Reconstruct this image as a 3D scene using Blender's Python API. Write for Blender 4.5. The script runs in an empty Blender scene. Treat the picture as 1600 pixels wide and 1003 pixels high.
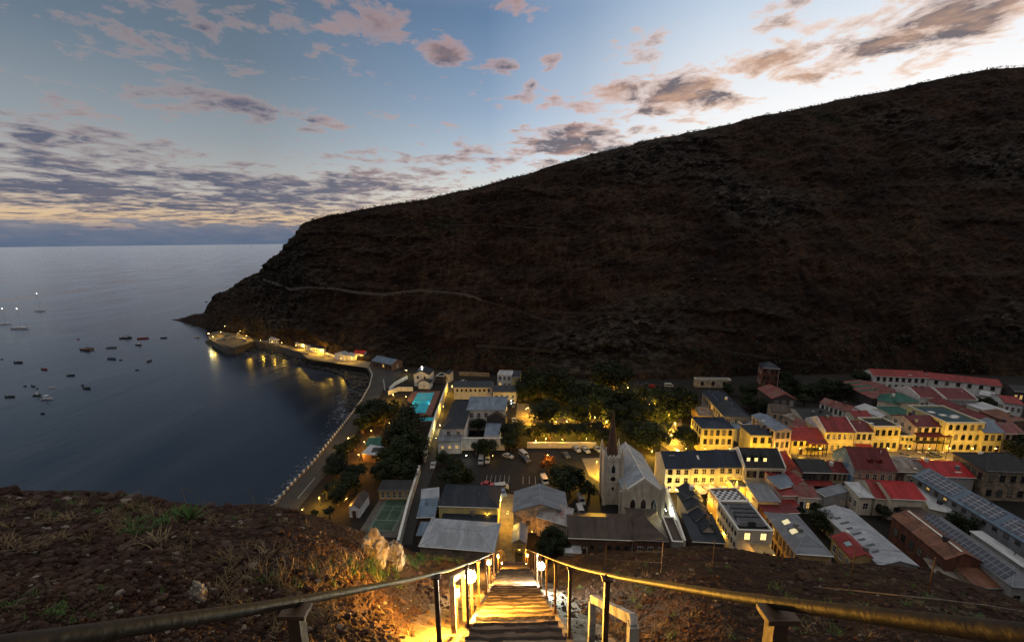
import bpy, math, random
from mathutils import Vector, Matrix, noise
from mathutils.bvhtree import BVHTree
R = math.radians
rnd = random.Random(7)
scene = bpy.context.scene
col = scene.collection
# ---------------------------------------------------------------- camera
CAMZ = 80.0
FPX = 640.0
PITCH, ROLL = R(11.05), R(-0.64)
M3 = Matrix.Rotation(R(90) - PITCH, 3, 'X') @ Matrix.Rotation(ROLL, 3, 'Z')
cam_d = bpy.data.cameras.new('camera')
cam = bpy.data.objects.new('camera', cam_d)
cam.matrix_world = Matrix.Translation((0, 0, CAMZ)) @ M3.to_4x4()
cam_d.sensor_width = 36.0
cam_d.lens = 36.0 * FPX / 1600.0
cam_d.clip_start = 0.05
cam_d.clip_end = 120000
col.objects.link(cam)
scene.camera = cam
CO = Vector((0, 0, CAMZ))

FR = {'p': (0, 0, 1), 'f': (0, 420, 4), 'e': (300, 480, 4), 'd': (560, 540, 5.28), 'm': (780, 540, 5.28), 'g': (1040, 550, 5.28),
      'h': (1300, 550, 5.28), 'b': (420, 680, 5.28), 'c': (640, 680, 5.28), 'i': (860, 680, 5.28), 'j': (1040, 690, 5.28),
      'k': (1300, 690, 4.013)}

def ray(fr, x, y):
    ox, oy, s = FR[fr]
    px, py = ox + x / s, oy + y / s
    return M3 @ Vector(((px - 800) / FPX, -(py - 501.5) / FPX, -1))

def W(fr, x, y, z=0.0):
    """the place at height z on the sight line"""
    d = ray(fr, x, y)
    return CO + d * ((z - CAMZ) / d.z)

def mpp(p):
    """metres per photo pixel at a place"""
    return (Vector(p) - CO).dot(M3 @ Vector((0, 0, -1))) / FPX

def lerp_tab(t, x):
    if x <= t[0][0]: return t[0][1]
    for (a, b), (c, d) in zip(t, t[1:]):
        if x <= c:
            k = (x - a) / (c - a)
            return b + (d - b) * k
    return t[-1][1]

def sstep(a, b, x):
    t = min(1, max(0, (x - a) / (b - a)))
    return t * t * (3 - 2 * t)

# ---------------------------------------------------------------- materials
MATS = {}

def nodes_of(m):
    m.use_nodes = True
    nt = m.node_tree
    return nt, nt.nodes, nt.links, nt.nodes['Principled BSDF']

def mat(name, c, rough=0.8, var=0.25, scale=0.6, bump=0.15, bscale=6.0, metal=0.0, spec=0.3, c2=None, stretch=(1, 1, 1), bdist=0.05,
        streak=0.0, rnd_off=True, detail=5, thr=None, ov=0):
    if name in MATS: return MATS[name]
    m = bpy.data.materials.new(name)
    nt, N, L, b = nodes_of(m)
    tc = N.new('ShaderNodeTexCoord')
    mp = N.new('ShaderNodeMapping'); mp.inputs['Scale'].default_value = stretch
    if rnd_off:
        oi = N.new('ShaderNodeObjectInfo')
        ad = N.new('ShaderNodeVectorMath'); ad.operation = 'MULTIPLY_ADD'
        cm = N.new('ShaderNodeCombineXYZ')
        for i in range(3): L.new(oi.outputs['Random'], cm.inputs[i])
        L.new(cm.outputs[0], ad.inputs[0]); ad.inputs[1].default_value = (91, 57, 33)
        L.new(tc.outputs['Object'], ad.inputs[2]); L.new(ad.outputs[0], mp.inputs[0])
    else:
        L.new(tc.outputs['Object'], mp.inputs[0])
    n1 = N.new('ShaderNodeTexNoise'); n1.inputs['Scale'].default_value = scale; n1.inputs['Detail'].default_value = detail
    n1.inputs['Roughness'].default_value = 0.62
    L.new(mp.outputs[0], n1.inputs['Vector'])
    cr = N.new('ShaderNodeValToRGB')
    lo, hi = thr or (0.3, 0.7)
    cr.color_ramp.elements[0].position = lo; cr.color_ramp.elements[1].position = hi
    a = [min(1, x * (1 - var)) for x in c]
    z = list(c2) if c2 else [min(1, x * (1 + var)) for x in c]
    cr.color_ramp.elements[0].color = (*a, 1); cr.color_ramp.elements[1].color = (*z, 1)
    L.new(n1.outputs[0], cr.inputs[0])
    out = cr.outputs[0]
    if streak:
        m2 = N.new('ShaderNodeMapping'); m2.inputs['Scale'].default_value = (.8, .8, 0.16)
        L.new(mp.outputs[0], m2.inputs[0])
        n2 = N.new('ShaderNodeTexNoise'); n2.inputs['Scale'].default_value = 1.3; n2.inputs['Detail'].default_value = 6
        L.new(m2.outputs[0], n2.inputs['Vector'])
        r2 = N.new('ShaderNodeValToRGB'); r2.color_ramp.elements[0].position = 0.3; r2.color_ramp.elements[1].position = 0.62
        r2.color_ramp.elements[0].color = (1 - streak,) * 3 + (1,); r2.color_ramp.elements[1].color = (1, 1, 1, 1)
        L.new(n2.outputs[0], r2.inputs[0])
        mx = N.new('ShaderNodeMix'); mx.data_type = 'RGBA'; mx.blend_type = 'MULTIPLY'; mx.inputs[0].default_value = 1
        L.new(out, mx.inputs[6]); L.new(r2.outputs[0], mx.inputs[7]); out = mx.outputs[2]
    if ov:
        o2 = N.new('ShaderNodeObjectInfo'); mr = N.new('ShaderNodeMapRange'); mr.inputs[3].default_value = 1 - ov; mr.inputs[4].default_value = 1 + ov
        L.new(o2.outputs['Random'], mr.inputs[0])
        mo = N.new('ShaderNodeMix'); mo.data_type = 'RGBA'; mo.blend_type = 'MULTIPLY'; mo.inputs[0].default_value = 1
        L.new(out, mo.inputs[6]); L.new(mr.outputs[0], mo.inputs[7]); out = mo.outputs[2]
    L.new(out, b.inputs['Base Color'])
    b.inputs['Roughness'].default_value = rough; b.inputs['Metallic'].default_value = metal
    b.inputs['Specular IOR Level'].default_value = spec
    if bump:
        n3 = N.new('ShaderNodeTexNoise'); n3.inputs['Scale'].default_value = bscale; n3.inputs['Detail'].default_value = 6
        L.new(mp.outputs[0], n3.inputs['Vector'])
        bp = N.new('ShaderNodeBump'); bp.inputs['Strength'].default_value = bump; bp.inputs['Distance'].default_value = bdist
        L.new(n3.outputs[0], bp.inputs['Height']); L.new(bp.outputs[0], b.inputs['Normal'])
    MATS[name] = m
    return m

def emat(name, c, s):
    if name in MATS: return MATS[name]
    m = bpy.data.materials.new(name)
    nt, N, L, b = nodes_of(m)
    b.inputs['Base Color'].default_value = (*[min(1, x) for x in c], 1)
    b.inputs['Emission Color'].default_value = (*c, 1); b.inputs['Emission Strength'].default_value = s
    MATS[name] = m
    return m

def roofmat(name, c, var=0.3, rough=0.5, metal=0.0, axis=0, rust=None, pitch=0.9):
    """profiled sheet roofing: ribs down the slope, sheets of slightly different age, blotches of weathering"""
    key = name + str(axis)
    if key in MATS: return MATS[key]
    m = bpy.data.materials.new(key)
    nt, N, L, b = nodes_of(m)
    tc = N.new('ShaderNodeTexCoord'); oi = N.new('ShaderNodeObjectInfo')
    cm = N.new('ShaderNodeCombineXYZ')
    for i in range(3): L.new(oi.outputs['Random'], cm.inputs[i])
    ad = N.new('ShaderNodeVectorMath'); ad.operation = 'MULTIPLY_ADD'
    L.new(cm.outputs[0], ad.inputs[0]); ad.inputs[1].default_value = (71, 37, 13); L.new(tc.outputs['Object'], ad.inputs[2])
    st = N.new('ShaderNodeMapping'); st.inputs['Scale'].default_value = (1.1, 0.12, 0.12) if axis == 0 else (0.12, 1.1, 0.12)
    L.new(ad.outputs[0], st.inputs[0])
    n1 = N.new('ShaderNodeTexNoise'); n1.inputs['Scale'].default_value = 1.6; n1.inputs['Detail'].default_value = 4
    L.new(st.outputs[0], n1.inputs['Vector'])
    n2 = N.new('ShaderNodeTexNoise'); n2.inputs['Scale'].default_value = 0.35; n2.inputs['Detail'].default_value = 7; n2.inputs['Roughness'].default_value = .65
    L.new(ad.outputs[0], n2.inputs['Vector'])
    cr = N.new('ShaderNodeValToRGB'); cr.color_ramp.elements[0].position = .3; cr.color_ramp.elements[1].position = .7
    cr.color_ramp.elements[0].color = (*[x * (1 - var) for x in c], 1); cr.color_ramp.elements[1].color = (*[min(1, x * (1 + var)) for x in c], 1)
    av = N.new('ShaderNodeMath'); av.operation = 'ADD'; L.new(n1.outputs[0], av.inputs[0]); L.new(n2.outputs[0], av.inputs[1])
    hv = N.new('ShaderNodeMath'); hv.operation = 'MULTIPLY'; hv.inputs[1].default_value = .5; L.new(av.outputs[0], hv.inputs[0])
    L.new(hv.outputs[0], cr.inputs[0])
    bk = N.new('ShaderNodeTexBrick'); bk.offset = .37; bk.inputs['Scale'].default_value = 1; bk.inputs['Mortar Size'].default_value = .012
    bk.inputs['Brick Width'].default_value = 1.1 if axis == 0 else 3.4; bk.inputs['Row Height'].default_value = 3.4 if axis == 0 else 1.1
    bk.inputs['Color1'].default_value = (.72, .72, .72, 1); bk.inputs['Color2'].default_value = (1.22, 1.22, 1.22, 1); bk.inputs['Mortar'].default_value = (.5, .5, .5, 1)
    L.new(ad.outputs[0], bk.inputs['Vector'])
    ms = N.new('ShaderNodeMix'); ms.data_type = 'RGBA'; ms.blend_type = 'MULTIPLY'; ms.inputs[0].default_value = 1 if rust else .75
    L.new(cr.outputs[0], ms.inputs[6]); L.new(bk.outputs[0], ms.inputs[7])
    out = ms.outputs[2]
    if rust:
        rr = N.new('ShaderNodeValToRGB'); rr.color_ramp.elements[0].position = .5; rr.color_ramp.elements[1].position = .62
        L.new(n2.outputs[0], rr.inputs[0])
        mx = N.new('ShaderNodeMix'); mx.data_type = 'RGBA'
        L.new(rr.outputs[0], mx.inputs[0]); L.new(out, mx.inputs[6]); mx.inputs[7].default_value = (*rust, 1); out = mx.outputs[2]
    # ribs
    wv = N.new('ShaderNodeTexWave'); wv.wave_type = 'BANDS'; wv.bands_direction = 'X' if axis == 0 else 'Y'
    wv.inputs['Scale'].default_value = 0.314 / pitch * 1.0
    L.new(tc.outputs['Object'], wv.inputs['Vector'])
    pw = N.new('ShaderNodeMath'); pw.operation = 'POWER'; pw.inputs[1].default_value = 6; L.new(wv.outputs['Fac'], pw.inputs[0])
    bp = N.new('ShaderNodeBump'); bp.inputs['Strength'].default_value = .5; bp.inputs['Distance'].default_value = .05
    L.new(pw.outputs[0], bp.inputs['Height']); L.new(bp.outputs[0], b.inputs['Normal'])
    L.new(out, b.inputs['Base Color'])
    b.inputs['Roughness'].default_value = rough; b.inputs['Metallic'].default_value = metal
    b.inputs['Specular IOR Level'].default_value = .16
    MATS[key] = m
    return m

def gridmat(name, c, line, px, py, lw=0.08, rough=0.25, checker=False, spec=.5):
    """rectangular cells px by py metres with thin joints (panels, tiles) or a chequer"""
    if name in MATS: return MATS[name]
    m = bpy.data.materials.new(name)
    nt, N, L, b = nodes_of(m)
    tc = N.new('ShaderNodeTexCoord')
    if checker:
        ck = N.new('ShaderNodeTexChecker'); ck.inputs['Scale'].default_value = 1 / px
        ck.inputs['Color1'].default_value = (*c, 1); ck.inputs['Color2'].default_value = (*line, 1)
        L.new(tc.outputs['Object'], ck.inputs['Vector']); L.new(ck.outputs[0], b.inputs['Base Color'])
    else:
        br = N.new('ShaderNodeTexBrick'); br.offset = 0; br.inputs['Scale'].default_value = 1
        br.inputs['Brick Width'].default_value = px; br.inputs['Row Height'].default_value = py; br.inputs['Mortar Size'].default_value = lw
        br.inputs['Color1'].default_value = (*c, 1); br.inputs['Color2'].default_value = (*[x * 1.25 for x in c], 1); br.inputs['Mortar'].default_value = (*line, 1)
        L.new(tc.outputs['Object'], br.inputs['Vector']); L.new(br.outputs[0], b.inputs['Base Color'])
    b.inputs['Roughness'].default_value = rough; b.inputs['Specular IOR Level'].default_value = spec
    MATS[name] = m
    return m

def stonemat(name, c, scale=1.6, mort=(.3, .26, .2), var=.45):
    if name in MATS: return MATS[name]
    m = bpy.data.materials.new(name)
    nt, N, L, b = nodes_of(m)
    tc = N.new('ShaderNodeTexCoord')
    vo = N.new('ShaderNodeTexVoronoi'); vo.inputs['Scale'].default_value = scale; L.new(tc.outputs['Object'], vo.inputs['Vector'])
    no = N.new('ShaderNodeTexNoise'); no.inputs['Scale'].default_value = .5; no.inputs['Detail'].default_value = 8; L.new(tc.outputs['Object'], no.inputs['Vector'])
    sp = N.new('ShaderNodeSeparateColor'); L.new(vo.outputs['Color'], sp.inputs[0])
    ad = N.new('ShaderNodeMath'); ad.operation = 'ADD'; L.new(sp.outputs[0], ad.inputs[0]); L.new(no.outputs[0], ad.inputs[1])
    hf = N.new('ShaderNodeMath'); hf.operation = 'MULTIPLY'; hf.inputs[1].default_value = .5; L.new(ad.outputs[0], hf.inputs[0])
    cr = N.new('ShaderNodeValToRGB'); cr.color_ramp.elements[0].position = .2; cr.color_ramp.elements[1].position = .75
    cr.color_ramp.elements[0].color = (*[x * (1 - var) for x in c], 1); cr.color_ramp.elements[1].color = (*[min(1, x * (1 + var)) for x in c], 1)
    L.new(hf.outputs[0], cr.inputs[0])
    L.new(cr.outputs[0], b.inputs['Base Color'])
    bp = N.new('ShaderNodeBump'); bp.inputs['Strength'].default_value = .6; bp.inputs['Distance'].default_value = .08
    L.new(vo.outputs['Distance'], bp.inputs['Height']); L.new(bp.outputs[0], b.inputs['Normal'])
    b.inputs['Roughness'].default_value = .9
    MATS[name] = m
    return m

# ---------------------------------------------------------------- mesh builder
class MB:
    def __init__(s): s.v, s.f, s.m = [], [], []
    def add(s, vs, fs, mi=0):
        o = len(s.v); s.v += [tuple(p) for p in vs]
        for f in fs: s.f.append(tuple(o + i for i in f)); s.m.append(mi)
        return s
    def box(s, x0, x1, y0, y1, z0, z1, mi=0, M=None):
        vs = [Vector(p) for p in ((x0, y0, z0), (x1, y0, z0), (x1, y1, z0), (x0, y1, z0), (x0, y0, z1), (x1, y0, z1), (x1, y1, z1), (x0, y1, z1))]
        if M: vs = [M @ p for p in vs]
        return s.add(vs, [(0, 3, 2, 1), (4, 5, 6, 7), (0, 1, 5, 4), (1, 2, 6, 5), (2, 3, 7, 6), (3, 0, 4, 7)], mi)
    def prism(s, prof, x0, x1, mi=0, M=None):
        """profile in (y, z), extruded along x"""
        n = len(prof)
        vs = [Vector((x0, y, z)) for y, z in prof] + [Vector((x1, y, z)) for y, z in prof]
        if M: vs = [M @ p for p in vs]
        fs = [tuple(range(n))[::-1], tuple(range(n, 2 * n))] + [(i, (i + 1) % n, n + (i + 1) % n, n + i) for i in range(n)]
        return s.add(vs, fs, mi)
    def loft(s, poly, z0, z1, mi=0):
        n = len(poly)
        vs = [(x, y, z0) for x, y in poly] + [(x, y, z1) for x, y in poly]
        fs = [tuple(range(n))[::-1], tuple(range(n, 2 * n))] + [(i, (i + 1) % n, n + (i + 1) % n, n + i) for i in range(n)]
        return s.add(vs, fs, mi)
    def tube(s, pts, rad, n=8, mi=0, cap=True):
        pts = [Vector(p) for p in pts]
        rad = rad if isinstance(rad, (list, tuple)) else [rad] * len(pts)
        rings = []
        for i, p in enumerate(pts):
            d = (pts[min(i + 1, len(pts) - 1)] - pts[max(i - 1, 0)]).normalized()
            a = d.cross(Vector((0, 0, 1)) if abs(d.z) < .95 else Vector((1, 0, 0))).normalized(); b = d.cross(a)
            rings.append([p + (a * math.cos(t) + b * math.sin(t)) * rad[i] for t in [2 * math.pi * k / n for k in range(n)]])
        vs = [q for r in rings for q in r]
        fs = [(i * n + k, i * n + (k + 1) % n, (i + 1) * n + (k + 1) % n, (i + 1) * n + k) for i in range(len(pts) - 1) for k in range(n)]
        if cap: fs += [tuple(range(n))[::-1], tuple((len(pts) - 1) * n + k for k in range(n))]
        return s.add(vs, fs, mi)
    def cone(s, c, r0, r1, h, n=8, mi=0):
        return s.tube([c, (c[0], c[1], c[2] + h)], [r0, max(r1, .001)], n, mi)
    def ball(s, c, r, mi=0, n=8, m=6, sz=1.0, jit=0.0, rg=None):
        c = Vector(c); rx = r if not isinstance(r, (tuple, list)) else 1
        rr = Vector((r, r, r * sz)) if not isinstance(r, (tuple, list)) else Vector(r)
        vs = [c + Vector((0, 0, -rr.z))]
        for i in range(1, m):
            t = math.pi * i / m
            for k in range(n):
                p = 2 * math.pi * k / n
                q = Vector((math.sin(t) * math.cos(p) * rr.x, math.sin(t) * math.sin(p) * rr.y, -math.cos(t) * rr.z))
                if jit: q *= 1 + (rg or rnd).uniform(-jit, jit)
                vs.append(c + q)
        vs.append(c + Vector((0, 0, rr.z)))
        fs = [(0, 1 + (k + 1) % n, 1 + k) for k in range(n)]
        for i in range(m - 2):
            for k in range(n):
                a = 1 + i * n + k; b2 = 1 + i * n + (k + 1) % n
                fs.append((a, b2, b2 + n, a + n))
        e = len(vs) - 1; o = 1 + (m - 2) * n
        fs += [(e, o + k, o + (k + 1) % n) for k in range(n)]
        return s.add(vs, fs, mi)
    def mesh(s, name, mats):
        me = bpy.data.meshes.new(name)
        me.from_pydata(s.v, [], s.f)
        for m in (mats if isinstance(mats, (list, tuple)) else [mats]): me.materials.append(m)
        if any(s.m): me.polygons.foreach_set('material_index', s.m)
        me.update()
        return me
    def build(s, name, mats, parent=None, smooth=False, loc=(0, 0, 0), rz=0):
        me = s.mesh(name, mats)
        if smooth: me.polygons.foreach_set('use_smooth', [True] * len(me.polygons))
        return link(name, me, parent, loc, rz)

def link(name, data, parent=None, loc=(0, 0, 0), rz=0):
    o = bpy.data.objects.new(name, data); col.objects.link(o)
    o.parent = parent; o.location = loc; o.rotation_euler = (0, 0, rz)
    return o

def tag(o, label, cat, group=None, kind=None):
    if kind: o['kind'] = kind
    if label: o['label'] = label
    if cat: o['category'] = cat
    if group: o['group'] = group
    return o

def empty(name, loc, label, cat, group=None, rz=0):
    o = bpy.data.objects.new(name, None); col.objects.link(o)
    o.location = loc; o.rotation_euler = (0, 0, rz); o.empty_display_size = .5
    return tag(o, label, cat, group)

def copy_tree(o, parent=None):
    c = o.copy(); col.objects.link(c); c.parent = parent
    for ch in list(o.children): copy_tree(ch, c)
    return c

def struct(o): o['kind'] = 'structure'; return o

def light(power, color, loc, parent=None, rad=.15, kind='POINT', name='lamp_light', **kw):
    d = bpy.data.lights.new(name, kind); d.energy = power; d.color = color; d.shadow_soft_size = rad
    for k, v in kw.items(): setattr(d, k, v)
    o = bpy.data.objects.new(name, d); col.objects.link(o); o.location = loc; o.parent = parent
    return o

WARM = (1.0, 0.545, 0.05); AMBER = (1.0, 0.40, 0.045); COOL = (.92, 1.0, .82); PALE = (1.0, .74, .26)
LAMPK = 3.2
# ---------------------------------------------------------------- world, sky
def build_world():
    w = bpy.data.worlds.new('World'); scene.world = w; w.use_nodes = True
    nt = w.node_tree; N = nt.nodes; L = nt.links; N.clear()
    out = N.new('ShaderNodeOutputWorld'); bg = N.new('ShaderNodeBackground'); L.new(bg.outputs[0], out.inputs[0])
    def math_(op, a, b=None, c=None, clamp=False):
        n = N.new('ShaderNodeMath'); n.operation = op; n.use_clamp = clamp
        for i, v in enumerate((a, b, c)):
            if v is None: continue
            if isinstance(v, (int, float)): n.inputs[i].default_value = v
            else: L.new(v, n.inputs[i])
        return n.outputs[0]
    def ramp(fac, stops):
        n = N.new('ShaderNodeValToRGB'); e = n.color_ramp.elements
        while len(e) < len(stops): e.new(.5)
        for k, (p, c) in zip(e, stops):
            k.position = p; k.color = (*c, 1) if len(c) == 3 else c
        L.new(fac, n.inputs[0]); return n.outputs[0]
    def srgb(r, g, b, k=1.0):
        f = lambda v: ((v / 255 + .055) / 1.055) ** 2.4 if v > 10 else v / 255 / 12.92
        return (f(r) * k, f(g) * k, f(b) * k)
    def mix(f, a, b, mode='MIX'):
        n = N.new('ShaderNodeMix'); n.data_type = 'RGBA'; n.blend_type = mode; n.clamp_factor = True
        for s, v in ((n.inputs[0], f), (n.inputs[6], a), (n.inputs[7], b)):
            if isinstance(v, (int, float)): s.default_value = v
            elif isinstance(v, tuple): s.default_value = (*v, 1)
            else: L.new(v, s)
        return n.outputs[2]
    tc = N.new('ShaderNodeTexCoord'); sx = N.new('ShaderNodeSeparateXYZ'); L.new(tc.outputs['Generated'], sx.inputs[0])
    X, Y, Z = sx.outputs
    Zc = math_('MAXIMUM', Z, 0.0)
    h = math_('SQRT', math_('ADD', math_('MULTIPLY', X, X), math_('MULTIPLY', Y, Y)))
    gx, gy = math.sin(R(46)), math.cos(R(46))
    ca = math_('DIVIDE', math_('ADD', math_('MULTIPLY', X, gx), math_('MULTIPLY', Y, gy)), math_('MAXIMUM', h, .001))   # 1 towards the afterglow
    zr = math_('MULTIPLY', Zc, 2.0)
    left = ramp(zr, [(0, srgb(92, 108, 136)), (.05, srgb(112, 120, 142)), (.095, srgb(218, 188, 150)), (.20, srgb(182, 180, 176)), (.40, srgb(144, 154, 162)), (.66, srgb(104, 121, 138)), (1, srgb(80, 97, 116))])
    midd = ramp(zr, [(0, srgb(150, 150, 160)), (.07, srgb(232, 205, 170)), (.22, srgb(226, 226, 220)), (.36, srgb(190, 206, 220)), (.55, srgb(150, 174, 202)), (.85, srgb(102, 132, 168)), (1, srgb(88, 117, 153))])
    glow = ramp(zr, [(0, srgb(255, 226, 190)), (.25, srgb(255, 248, 236)), (.48, srgb(250, 251, 252)), (.7, srgb(226, 234, 243)), (.95, srgb(176, 200, 226)), (1, srgb(164, 190, 218))])
    a1 = ramp(ca, [(.24, (0, 0, 0)), (.74, (1, 1, 1))])
    a2 = ramp(ca, [(.66, (0, 0, 0)), (.8, (.3, .3, .3)), (.93, (.85, .85, .85)), (1, (1, 1, 1))])
    sky = mix(a2, mix(a1, left, midd), glow)
    # physical sky as a share of the light
    ns = N.new('ShaderNodeTexSky'); ns.sky_type = 'NISHITA'; ns.sun_disc = False
    ns.sun_elevation = R(1.0); ns.sun_rotation = R(46); ns.air_density = 1.2; ns.dust_density = 1.0
    sky = mix(1.0, sky, mix(1.0, ns.outputs[0], (.012, .012, .012), 'MULTIPLY'), 'ADD')
    up = ramp(Z, [(.44, (0, 0, 0)), (.72, (1, 1, 1))])
    sky = mix(up, sky, (.70, .675, .66))
    bk0 = math_('MULTIPLY_ADD', Y, -2.2, .25, clamp=True)
    sky = mix(math_('MULTIPLY', bk0, math_('SUBTRACT', 1.0, up)), sky, (.17, .165, .19))
    # cloud layer: a flat sheet high above, so clouds flatten towards the horizon
    zz = math_('ADD', Zc, .075)
    cv = N.new('ShaderNodeCombineXYZ')
    L.new(math_('DIVIDE', X, zz), cv.inputs[0]); L.new(math_('DIVIDE', Y, zz), cv.inputs[1])
    def noise_(scale, detail=8, rough=.58, off=(0, 0, 0), dist=0.0, sc=(1, 1, 1)):
        m = N.new('ShaderNodeMapping'); m.inputs['Location'].default_value = off; m.inputs['Scale'].default_value = sc; L.new(cv.outputs[0], m.inputs[0])
        n = N.new('ShaderNodeTexNoise'); n.inputs['Scale'].default_value = scale; n.inputs['Detail'].default_value = detail
        n.inputs['Roughness'].default_value = rough; n.inputs['Distortion'].default_value = dist
        L.new(m.outputs[0], n.inputs['Vector']); return n.outputs[0]
    # where the banks of cloud lie, as patches of the sky dome
    def patch(px, py, rx, ry, tilt=0.0, s=1.0):
        d = ray('p', px, py).normalized()
        rt = M3 @ Vector((math.cos(tilt), math.sin(tilt), 0)); rt = (rt - d * rt.dot(d)).normalized(); up = d.cross(rt)
        def dot(v):
            n = N.new('ShaderNodeVectorMath'); n.operation = 'DOT_PRODUCT'; L.new(tc.outputs['Generated'], n.inputs[0]); n.inputs[1].default_value = v
            return n.outputs['Value']
        k = d.dot(M3 @ Vector((0, 0, -1)))
        a = math_('MULTIPLY', dot(rt), FPX / (rx * k)); b = math_('MULTIPLY', dot(up), FPX / (ry * k))
        q = math_('ADD', math_('MULTIPLY', a, a), math_('MULTIPLY', b, b))
        g = math_('EXPONENT', math_('MULTIPLY', q, -1.0))
        g = math_('MULTIPLY', g, math_('GREATER_THAN', dot(d), .2))
        return math_('MULTIPLY', g, s)
    tot = None
    for p in CLOUD_PATCHES:
        g = patch(*p); tot = g if tot is None else math_('MAXIMUM', tot, g)
    base = noise_(1.35, 9, .6, (3.1, 1.7, 0), .3)
    fine = noise_(4.2, 9, .64, (8.1, 4.2, 0), .3)
    wisp = noise_(2.2, 9, .64, (1.3, 9.2, 0), .2, (.6, 1.3, 1))
    d0 = math_('ADD', math_('MULTIPLY', base, .62), math_('ADD', math_('MULTIPLY', fine, .80), -.21))
    low = ramp(Zc, [(0.0, (1, 1, 1)), (.06, (.95, .95, .95)), (.17, (.6, .6, .6)), (.27, (.25, .25, .25)), (.40, (.1, .1, .1))])      # more cloud low down, away from the glow
    lowm = math_('MULTIPLY', low, math_('SUBTRACT', 1.0, a2))
    bias = math_('ADD', math_('MULTIPLY', tot, .215), math_('MULTIPLY', lowm, CLOUD_LOW))
    dens = math_('ADD', math_('ADD', d0, bias), -.60)
    cov = ramp(dens, [(.0, (0, 0, 0)), (.055, (.5, .5, .5)), (.17, (1, 1, 1))])
    thick = ramp(dens, [(.02, (0, 0, 0)), (.17, (1, 1, 1))])
    # same field a little further towards the light: thinner there means this flank is lit
    lit0 = noise_(1.35, 6, .6, (3.1 + gx * .2, 1.7 + gy * .2, 0), .3)
    lit = math_('MULTIPLY_ADD', math_('SUBTRACT', base, lit0), 5.0, .45, clamp=True)
    dark = mix(a1, srgb(92, 96, 116), srgb(108, 100, 108)); dark = mix(a2, dark, srgb(104, 92, 96))
    pink = mix(a1, srgb(178, 153, 148), srgb(226, 170, 144)); pink = mix(a2, pink, srgb(255, 198, 152))
    lo_c = mix(a1, srgb(84, 92, 114), srgb(128, 122, 134))
    top = ramp(Zc, [(.06, (0, 0, 0)), (.2, (1, 1, 1))])
    cc = mix(math_('MULTIPLY', thick, math_('MULTIPLY_ADD', lit, -.75, 1.3), clamp=True), pink, dark)
    cc = mix(math_('SUBTRACT', 1.0, top), cc, mix(thick, mix(.5, pink, dark), lo_c))
    sky = mix(math_('MULTIPLY', cov, .93), sky, cc)
    # cloud bank lying along the sea horizon
    bw = N.new('ShaderNodeCombineXYZ'); L.new(math_('MULTIPLY', math_('ARCTAN2', X, Y), 5.0), bw.inputs[0]); L.new(math_('MULTIPLY', Zc, 22.0), bw.inputs[1])
    bn = N.new('ShaderNodeTexNoise'); bn.inputs['Scale'].default_value = 2.4; bn.inputs['Detail'].default_value = 9; bn.inputs['Roughness'].default_value = .62
    L.new(bw.outputs[0], bn.inputs['Vector'])
    edge = math_('MULTIPLY_ADD', bn.outputs[0], .19, -.052)
    bk = math_('MULTIPLY', math_('SUBTRACT', edge, Zc), 70.0, clamp=True)
    bcol = ramp(math_('ADD', math_('MULTIPLY', Zc, 9.0), math_('MULTIPLY_ADD', bn.outputs[0], 1.1, -.32)), [(.16, srgb(90, 106, 130)), (.42, srgb(104, 114, 134)), (.62, srgb(120, 124, 138)), (.9, srgb(170, 158, 156))])
    sky = mix(math_('MULTIPLY', bk, math_('SUBTRACT', 1.0, a2)), sky, bcol)
    L.new(sky, bg.inputs[0]); bg.inputs[1].default_value = 1.0
CLOUD_PATCHES = [  # centre, half sizes (photo pixels), tilt, strength
    (1400, 62, 230, 46, .28, 1.15), (1290, 95, 120, 26, .2, .9), (1075, 150, 115, 30, .12, 1.2), (1010, 140, 50, 22, 0, .7), (890, 222, 100, 26, .08, 1.25),
    (885, 165, 60, 18, 0, .6), (690, 78, 34, 26, 0, 1.15), (800, 100, 34, 13, 0, .9), (862, 95, 20, 16, 0, .8), (590, 40, 50, 28, .2, .75), (810, 18, 55, 22, .2, .8),
    (320, 30, 64, 24, -.2, .55), (340, 160, 120, 22, -.15, .78), (110, 78, 110, 20, -.15, .34), (1030, 62, 60, 22, .4, .7), (520, 115, 60, 14, 0, .7),
    (60, 215, 130, 26, -.1, .7), (120, 290, 190, 34, -.05, .8), (430, 300, 190, 34, -.02, .72), (560, 285, 120, 22, 0, .7), (1520, 20, 110, 30, .3, .9), (1220, 20, 90, 22, .3, .6)]
CLOUD_LOW = .125
build_world()
sun_d = bpy.data.lights.new('sun', 'SUN'); sun_d.energy = 0.12; sun_d.angle = R(25); sun_d.color = (1, .72, .5)
sun = bpy.data.objects.new('sun', sun_d); col.objects.link(sun)
sun.rotation_euler = Vector((-math.sin(R(46)), -math.cos(R(46)), -.06)).to_track_quat('-Z', 'Y').to_euler()
scene.view_settings.view_transform = 'Standard'; scene.view_settings.look = 'None'; scene.view_settings.exposure = 0; scene.view_settings.gamma = 1
scene.cycles.use_denoising = True
scene.cycles.max_bounces = 5; scene.cycles.diffuse_bounces = 3; scene.cycles.glossy_bounces = 3; scene.cycles.sample_clamp_indirect = 4
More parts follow.
